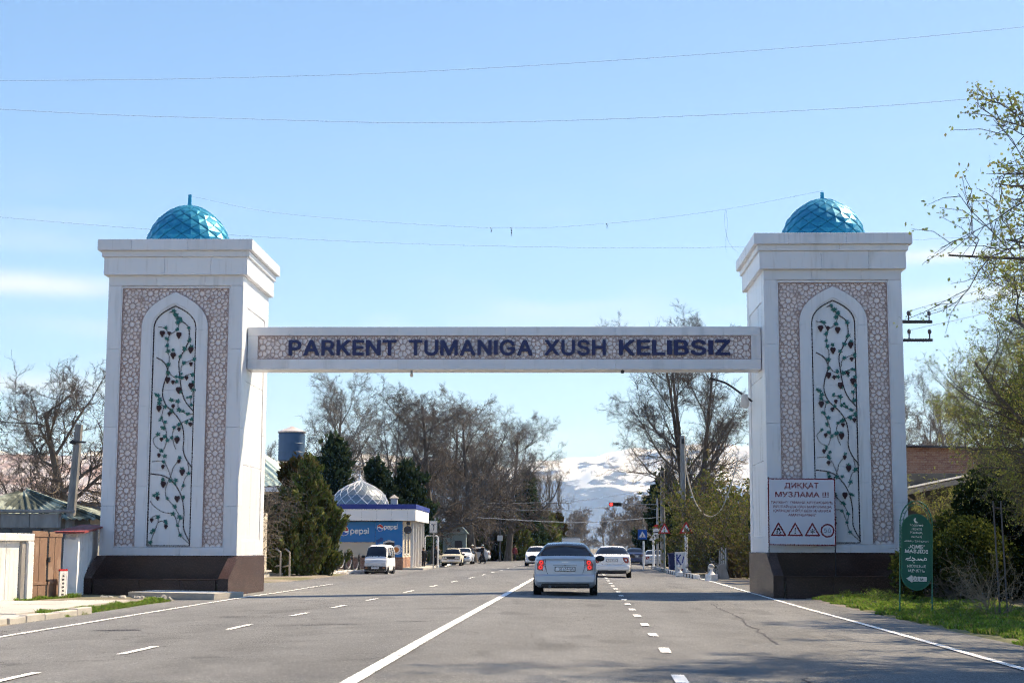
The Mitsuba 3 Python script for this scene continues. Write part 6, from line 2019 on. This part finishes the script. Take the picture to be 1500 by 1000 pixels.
put('scrawl', M().prism(unary_union([stick([(6.2, .62), (6.2, 1.1)], .035), stick([(6.23, .86), (6.38, 1.1)], .035), stick([(6.23, .86), (6.38, .62)], .035), stick([(6.48, .7), (6.55, 1.0)], .03)]), .006, 'xz', 81.993), 'm_navy', po)
put('lower_print', M().prism(unary_union([stick([(6.2, .2), (6.5, .35)], .04), stick([(6.25, .45), (6.5, .15)], .03)]), .006, 'xz', 81.993), 'm_dark_red', po)
for k_, (x, y, w, h, t) in enumerate([(7.25, 96, .95, 1.05, 'nearer'), (7.95, 103, .95, 1.05, 'farther')]):
    key = thing('waste_container', t + ' dark blue waste container behind the poster board', 'container')
    put('body', M().hull(np.array([(x - w / 2 + .06, y, .15), (x + w / 2 - .06, y, .15), (x - w / 2 + .06, y + .9, .15), (x + w / 2 - .06, y + .9, .15), (x - w / 2, y - .05, h), (x + w / 2, y - .05, h), (x - w / 2, y + .95, h), (x + w / 2, y + .95, h)])), 'm_skip_blue', key)
    put('lid', M().box(x - w / 2 - .04, x + w / 2 + .04, y - .1, y + 1.0, h + .003, h + .08, .02), 'm_skip_blue', key)
    for sx in (-1, 1):
        for sy in (.1, .8):
            put('wheel', M().lathe([(0, -.03), (.08, -.03), (.08, .03), (0, .03)], (x + sx * w * .36, y + sy, .07), 10, 'x'), 'm_rubber', key)
for k_, (x, y, s, t) in enumerate([(6.2, 80.2, .50, 'left white stone post with a ball on top by the striped kerb'), (6.85, 84.0, .55, 'middle white stone post with a ball on top'), (6.95, 71.6, .62, 'nearest white stone post with a ball on top, standing alone on the right')]):
    key = thing('ball_post', t, 'stone post')
    tm_ = mat4((x, y, float(road_z(x, y)) - .02), rotz(.3 * k_), s)
    put('base', M().box(-.34, .34, -.34, .34, -.1, .50, .03), 'm_kerb_paint', key, mtx=tm_)
    put('neck', M().lathe([(.30, .50), (.22, .58), (.11, .74), (.10, .82), (.13, .86)], n=14), 'm_kerb_paint', key, smooth=35, mtx=tm_)
    put('ball', M().lathe([(.0, .84), (.12, .85), (.2, .92), (.235, 1.04), (.2, 1.16), (.12, 1.24), (0, 1.26)], n=16), 'm_kerb_paint', key, smooth=True, mtx=tm_)
sk = None
for n_ in range(24):
    y = 76 + n_ * 1.55
    x = 6.72 + .0045 * (y - 75) - .25 * math.exp(-((y - 90) / 9) ** 2)
    mm = M().box(-.14, .14, .02, .74, -.3, .19, .02).xf(mat4((x, y, float(road_z(x, y)))))
    if sk is None:
        sk = put('striped_kerb', mm, 'm_kerb_paint', kind='structure')
    else:
        put('kerb_stone', mm, 'm_kerb_paint', sk)
    mm = M().box(-.14, .14, .76, 1.53, -.3, .19, .02).xf(mat4((x, y, float(road_z(x, y)))))
    put('kerb_stone', mm, 'm_dark_grey', sk)
pg = thing('paling_fence', 'grey wooden paling fence under the thicket behind the white ball posts', 'fence')
for n_ in range(34):
    y = 78 + n_ * .42
    x = 8.35 + .012 * n_
    put('paling', M().box(x - .02, x + .02, y, y + .36, -.2, 1.45 + rng.normal(0, .06), .006), 'm_weathered' if n_ % 3 else 'm_dark_block', pg)
for n_, (x, y, a) in enumerate([(7.9, 78.5, .5), (8.2, 77.2, -.35)]):
    key = thing('leaning_slab', ['pale slab leaning against the paling fence', 'second pale slab lying tilted behind the nearest ball post'][n_], 'slab')
    put('slab', M().box(-.2, .2, -.03, .03, 0, .8, .01).xf(mat4((x, y, -.1), roty(a))), 'm_weathered', key)
by = thing('wooden_shack', 'dark low shack in shade between the thicket and the right tower', 'shed')
put('wall', M().box(8.5, 11.5, 66.0, 68.5, -.2, 1.75), 'm_old_plank', by)
put('roof', M().hull(np.array([(8.3, 65.7, 1.78), (11.6, 65.7, 1.78), (8.3, 68.8, 1.78), (11.6, 68.8, 1.78), (8.3, 68.8, 2.1), (11.6, 68.8, 2.1)])), 'm_dark_grey', by)
put('door', M().box(9.2, 9.9, 65.95, 65.99, -.05, 1.55), 'm_dark_grey', by)

# road sign plate left, far
rp = thing('route_sign', 'grey white lane sign plate on a thin post beside the kiosk', 'road sign')
put('post', M().tube([(-9.45, 122, -.3), (-9.45, 122, 2.9)], .045, 8), 'm_grey_metal', rp)
f_ = put('face', M().box(-9.78, -9.16, 121.9, 121.92, 2.55, 3.50, .004), 'm_grey_metal', rp)
put('panel', M().box(-9.73, -9.21, 121.885, 121.898, 2.60, 3.45), 'm_dull_white', f_)
put('mark', M().prism(unary_union([stick([(-9.47, 2.75), (-9.47, 3.15)], .03), stick([(-9.6, 3.2), (-9.34, 3.2)], .03)]), .006, 'xz', 121.877), 'm_dark_grey', f_)
fp = thing('lamp_post', 'dark slender lamp post with a small plate before the pale building', 'lamp post')
put('post', M().tube([(-6.1, 172, -.2), (-6.1, 172, 7.5)], [.12, .08], 8), 'm_dark_grey', fp)
put('arm', M().tube([(-6.1, 172, 5.4), (-3.0, 172, 5.5)], .035, 5), 'm_grey_metal', fp)
put('plate', M().box(-6.4, -5.8, 171.86, 171.88, 2.2, 2.8), 'm_dull_white', fp)
wb = thing('white_fence', 'low whitewashed fence along the far left side of the road', 'fence')
for n_ in range(40):
    y = 186 + n_ * 2.0
    put('post', M().box(-6.0 + n_ * .115, -5.7 + n_ * .115, y, y + .5, -.1, .75, .02), 'm_kerb_paint', wb)

# ------------------------------------------------------------------ warning board on the right tower
ib = thing('ice_warning_board', 'white ice warning board with red lettering and a dark red frame on the right tower', 'board')
BXC, BYF = 7.335, GY - .36
TB = mat4((BXC, BYF, 1.53), roty(math.radians(0.4)))
put('panel', M().box(-.985, .985, 0, .012, .0, 1.96, .003), 'm_board', ib, mtx=TB)
fr_ = M().prism(sbox(-1.0, -.012, 1.0, 1.975).difference(sbox(-.972, .016, .972, 1.945)), .024, 'xz', -.008)
put('frame', fr_, 'm_dark_red', ib, mtx=TB)
for s in (-1, 1):
    put('post', M().box(s * .985 - .015, s * .985 + .015, .018, .05, -1.1, 2.02), 'm_iron', ib, mtx=TB)
for txt, hgt, wd, zz, xx in [('ДИҚҚАТ', .155, 1.02, 1.69, 0.0), ('МУЗЛАМА !!!', .15, 1.60, 1.42, .01), ('ПАРКЕНТ ТУМАНИ АВТОМОБИЛЬ', .072, 1.84, 1.222, .01), ('ЙЎЛЛАРИДА ҚИШ МАВСУМИДА', .070, 1.74, 1.098, .015), ('ҚУЙИДАГИ ЙЎЛ БЕЛГИЛАРИГА', .070, 1.72, .976, .015), ('АМАЛ ҚИЛИНГ', .070, .84, .852, .015)]:
    v, f = lettering(txt, hgt, wd, .004, True)
    put('lettering', (v + [xx, -.0005, zz], f), 'm_dark_red', ib, mtx=TB)


def icon_tri(x, glyph):
    t = put('triangle', M().prism(tri(x, .40, .42).buffer(.018).difference(tri(x, .40, .33)), .005, 'xz', -.0055), 'm_dark_red', ib, mtx=TB)
    put('symbol', M().prism(shapely.affinity.translate(glyph, x, .40), .004, 'xz', -.0048), 'm_black', t, mtx=TB)


car_g = unary_union([sbox(-.06, .035, .055, .075), Polygon([(-.035, .075), (-.02, .105), (.02, .105), (.035, .075)]), sbox(-.052, .015, -.025, .035), sbox(.02, .015, .046, .035),
                     stick([(-.08, -.085), (-.03, -.05), (-.06, -.02), (-.02, .0)], .010), stick([(.06, -.085), (.02, -.055), (.07, -.03), (.03, .0)], .010)])
icon_tri(-.70, car_g)
icon_tri(-.205, unary_union([Polygon([(-.016, .11), (.016, .11), (.009, -.02), (-.009, -.02)]), shapely.Point(0, -.055).buffer(.017)]))
icon_tri(.305, unary_union([stick([(math.cos(a) * -.07, math.sin(a) * -.07), (math.cos(a) * .07, math.sin(a) * .07)], .009) for a in np.radians([30, 90, 150])] + [stick([(.05 * math.cos(a) + .018 * math.cos(a + 1.2), .05 * math.sin(a) + .018 * math.sin(a + 1.2)), (.05 * math.cos(a), .05 * math.sin(a))], .007) for a in np.radians(np.arange(30, 390, 60))]))
ci = put('circle', M().prism(shapely.Point(.755, .43).buffer(.205, 24).difference(shapely.Point(.755, .43).buffer(.160, 24)), .005, 'xz', -.0055), 'm_dark_red', ib, mtx=TB)
v, f = lettering('50', .125, .19, .004, False)
put('lettering', (v + [.755, -.0005, .368], f), 'm_ink', ci, mtx=TB)

# ------------------------------------------------------------------ the green mosque sign
ms_ = thing('mosque_sign', 'tall green round ended mosque sign with white lettering between two thin green posts', 'sign')
SY = 36.5
SX, SZ = 8.215, 1.345
TS = mat4((SX, SY, SZ), roty(math.radians(1.8)) @ rotz(math.radians(3)))
capsule = LineString([(0, -.515), (0, .52)]).buffer(.335, 24)
put('plate', M().prism(capsule, .02, 'xz', 0), 'm_sign_green', ms_, mtx=TS)
put('rim', M().prism(capsule.buffer(.012, 24).difference(capsule.buffer(-.008, 24)), .03, 'xz', -.005), 'm_post_green', ms_, mtx=TS)
hoop_a = np.linspace(0, np.pi, 21)
for s in (-1, 1):
    put('post', M().tube([(s * .37, .03, -1.55), (s * .37, .03, .62)], .018, 8), 'm_post_green', ms_, smooth=True, mtx=TS)
for r_h, r_v, w in ((.37, .54, .016), (.30, .46, .010)):
    put('hoop', M().tube([(r_h * math.cos(a), .03, .62 + r_v * math.sin(a)) for a in hoop_a], w, 7), 'm_post_green', ms_, smooth=True, mtx=TS)
for a in np.linspace(.25, math.pi - .25, 9):
    put('bar', M().tube([(.30 * math.cos(a), .03, .62 + .46 * math.sin(a)), (.37 * math.cos(a + .1), .03, .62 + .54 * math.sin(a + .1))], .006, 5), 'm_post_green', ms_, mtx=TS)
for k_, (z_, s_) in enumerate([(.1, 1)]):
    put('stay', M().tube([(-.37, .03, -.45), (.37, .03, -.45)], .010, 6), 'm_post_green', ms_, mtx=TS)
cr = shapely.Point(0.0, .72).buffer(.062, 20).difference(shapely.Point(.032, .735).buffer(.056, 20))
put('crescent', M().prism(cr, .004, 'xz', -.0045), 'm_white', ms_, mtx=TS)
for txt, hgt, wd, zz, bold in [('Toshkent', .052, .31, .585, False), ('viloyati', .052, .25, .500, False), ('Parkent', .052, .27, .418, False), ('tumani', .052, .25, .325, False), ('«UBAY IBN KA’B»', .036, .55, .228, False), ('JOME’', .078, .375, .085, True), ('MASJIDI', .078, .53, -.020, True), ('MOSQUE', .062, .425, -.348, False), ('МЕЧЕТЬ', .062, .38, -.452, False)]:
    v, f = lettering(txt, hgt, wd, .004, bold)
    put('lettering', (v + [0, -.0005, zz], f), 'm_white', ms_, mtx=TS)
arab = unary_union([stick(spline([(.235, -.175), (.225, -.135), (.19, -.13), (.18, -.165), (.235, -.178)], 5), .009), stick(spline([(.19, -.175), (.14, -.185), (.12, -.15), (.11, -.185), (.085, -.15), (.07, -.185), (.04, -.15), (.03, -.185), (-.01, -.18)], 5), .009),
                    stick(spline([(-.01, -.18), (-.06, -.14), (-.10, -.125), (-.04, -.165), (-.08, -.20), (-.10, -.19)], 5), .009), stick(spline([(-.07, -.185), (-.14, -.185), (-.235, -.175), (-.225, -.15), (-.15, -.14), (-.14, -.10)], 5), .010), shapely.Point(-.055, -.235).buffer(.014)])
put('lettering', M().prism(arab, .004, 'xz', -.0045), 'm_white', ms_, mtx=TS)
ar_ = put('arrow', M().prism(np.array([(-.235, -.60), (-.10, -.515), (-.10, -.55), (.235, -.55), (.235, -.66), (-.10, -.66), (-.10, -.69)]), .004, 'xz', -.0045), 'm_dull_white', ms_, mtx=TS)
v, f = lettering('50 м', .07, .24, .003, False)
put('lettering', (v + [.03, -.0052, -.640], f), 'm_sign_green', ar_, mtx=TS)

# ------------------------------------------------------------------ people
import manifold3d as m3


def limb(a, b, ra, rb):
    return m3.Manifold.batch_hull([m3.Manifold.sphere(ra, 14).translate(a), m3.Manifold.sphere(rb, 14).translate(b)])


def person(label, loc, facing, coat, trousers, hair, hat=None, reach=None, stride=.10, skirt=False):
    """Standing or walking figure, 1.73 m tall, facing -y before turning."""
    tmx = mat4(loc, rotz(math.radians(facing)))
    key = thing('person', label, 'person')
    J = {}
    hip, kn, an = .92, .50, .085
    for s, st_ in ((-1, stride), (1, -stride)):
        J[s] = dict(hip=(s * .095, 0, hip), knee=(s * .10, -st_ * .75 - .02, kn), ankle=(s * .10, -st_ + .04, an), toe=(s * .115, -st_ - .13, .035), sh=(s * .19, 0, 1.40), el=(s * .265, .03 + st_ * .5, 1.13), wr=(s * .27, -.05 + st_ * .8, .88))
    if reach:
        J[1]['el'], J[1]['wr'] = (.30, -.12, 1.20), (.30, -.32, 1.32)

    def hand(s):
        w = np.array(J[s]['wr'])
        d = norm(w - np.array(J[s]['el']))
        sd = norm(np.cross(d, [1, 0, 0]))
        parts = [limb(w, w + d * .075, .026, .034)]
        for q in range(4):
            b0 = w + d * .085 + sd * (q - 1.5) * .019
            ln_ = (.068, .078, .074, .058)[q]
            b1 = b0 + d * ln_ * .55 + np.array([-s * .008, 0, 0])
            parts += [limb(b0, b1, .0092, .0085), limb(b1, b1 + d * ln_ * .45 + np.array([-s * .018, 0, 0]), .0085, .0075)]
        t0 = w + d * .03 - sd * .028
        parts += [limb(t0, t0 + d * .035 - sd * .022, .0115, .010), limb(t0 + d * .035 - sd * .022, t0 + d * .068 - sd * .026, .010, .0085)]
        return parts

    B = [limb((0, 0, 1.0), (0, 0, 1.30), .14, .15), limb((0, -.0, 1.42), (0, -.02, 1.53), .062, .055)]
    for s in (-1, 1):
        j = J[s]
        B += [limb(j['hip'], j['knee'], .085, .058), limb(j['knee'], j['ankle'], .058, .042), limb(j['ankle'], j['toe'], .045, .035), limb((0, 0, 1.36), j['sh'], .09, .07), limb(j['sh'], j['el'], .055, .044), limb(j['el'], j['wr'], .044, .030)] + hand(s)
    head = m3.Manifold.sphere(1.0, 28).scale((.078, .098, .118)).translate((0, -.02, 1.625))
    jaw = m3.Manifold.sphere(1.0, 20).scale((.058, .072, .062)).translate((0, -.045, 1.555))
    nose = limb((0, -.112, 1.635), (0, -.132, 1.60), .012, .016)
    lips = m3.Manifold.sphere(1.0, 12).scale((.026, .012, .010)).translate((0, -.112, 1.563))
    brow = limb((-.035, -.10, 1.655), (.035, -.10, 1.655), .014, .014)
    ears = [m3.Manifold.sphere(1.0, 12).scale((.012, .022, .032)).translate((s * .08, -.005, 1.615)) for s in (-1, 1)]
    B += [head, jaw, nose, lips, brow, *ears]
    body = m3.Manifold.batch_boolean(B, m3.OpType.Add)
    mm = body.refine_to_length(.03).to_mesh()
    tm_ = trimesh.Trimesh(mm.vert_properties[:, :3], mm.tri_verts, process=True)
    trimesh.smoothing.filter_taubin(tm_, iterations=4)
    put('body', (tm_.vertices, tm_.faces), 'm_skin', key, smooth=True, mtx=tmx)

    def cloth(name, parts, mt, cuts=None):
        c = m3.Manifold.batch_boolean(parts, m3.OpType.Add)
        if cuts:
            c = c.trim_by_plane(*cuts)
        g = c.refine_to_length(.035).to_mesh()
        t_ = trimesh.Trimesh(g.vert_properties[:, :3], g.tri_verts, process=True)
        trimesh.smoothing.filter_taubin(t_, iterations=5)
        put(name, (t_.vertices, t_.faces), mt, key, smooth=True, mtx=tmx)

    C = [limb((0, 0, .98), (0, 0, 1.32), .175, .165)]
    for s in (-1, 1):
        j = J[s]
        C += [limb((0, 0, 1.33), j['sh'], .125, .088), limb(j['sh'], j['el'], .078, .066), limb(j['el'], np.array(j['el']) * .12 + np.array(j['wr']) * .88, .066, .050), limb((s * .07, 0, 1.0), (s * .08, 0, .82 if not skirt else .55), .13, .125 if not skirt else .15)]
    cloth('coat', C, coat)
    if not skirt:
        cloth('trousers', [x for s in (-1, 1) for x in (limb(J[s]['hip'], J[s]['knee'], .105, .078), limb(J[s]['knee'], np.array(J[s]['ankle']) + [0, 0, .02], .078, .062))] + [limb((-.06, 0, .93), (.06, 0, .93), .12, .12)], trousers)
    for s in (-1, 1):
        j = J[s]
        cloth('shoe', [limb(np.array(j['ankle']) - [0, -.03, .03], j['toe'], .056, .045)], 'm_black')
    hr = m3.Manifold.sphere(1.0, 24).scale((.088, .106, .112)).translate((0, .0, 1.648)) - m3.Manifold.cube((.4, .3, .4), True).translate((0, -.20, 1.55))
    cloth('hair', [hr], hair)
    if hat:
        cloth('cap', [m3.Manifold.sphere(1.0, 24).scale((.105, .125, .09)).translate((0, -.01, 1.70)).trim_by_plane((0, 0, 1), 1.68), m3.Manifold.cylinder(.016, .125, .125, 24).translate((0, -.025, 1.672))], hat)
    return key


person('person in a black suit standing with his back turned on the forecourt before the kiosk', (-10.72, 128, -.27), 200, 'm_cloth_black', 'm_cloth_black', 'm_black', stride=.06)
person('person in a long dark coat standing beside the old cream saloon', (-10.55, 139, -.13), 80, 'm_cloth_black', 'm_cloth_black', 'm_black', stride=.05, reach=True)
person('person in grey with a white cap standing left of the walking one', (-8.0, 151, -.03), 30, 'm_cloth_grey', 'm_cloth_black', 'm_black', hat='m_white', stride=.08, reach=True)
person('person in dark clothes and a pale cap walking before the grey hatchback', (-6.95, 149.5, -.02), -60, 'm_cloth_black', 'm_cloth_black', 'm_black', hat='m_pale_green', stride=.2)
person('person in dark clothes on the carriageway just right of the white sedan', (4.35, 122, .05), 10, 'm_cloth_black', 'm_cloth_black', 'm_black', stride=.1)
person('person in a reddish coat far off by the pale building', (-4.6, 176, .0), 40, 'm_dark_red', 'm_cloth_black', 'm_black', stride=.1)
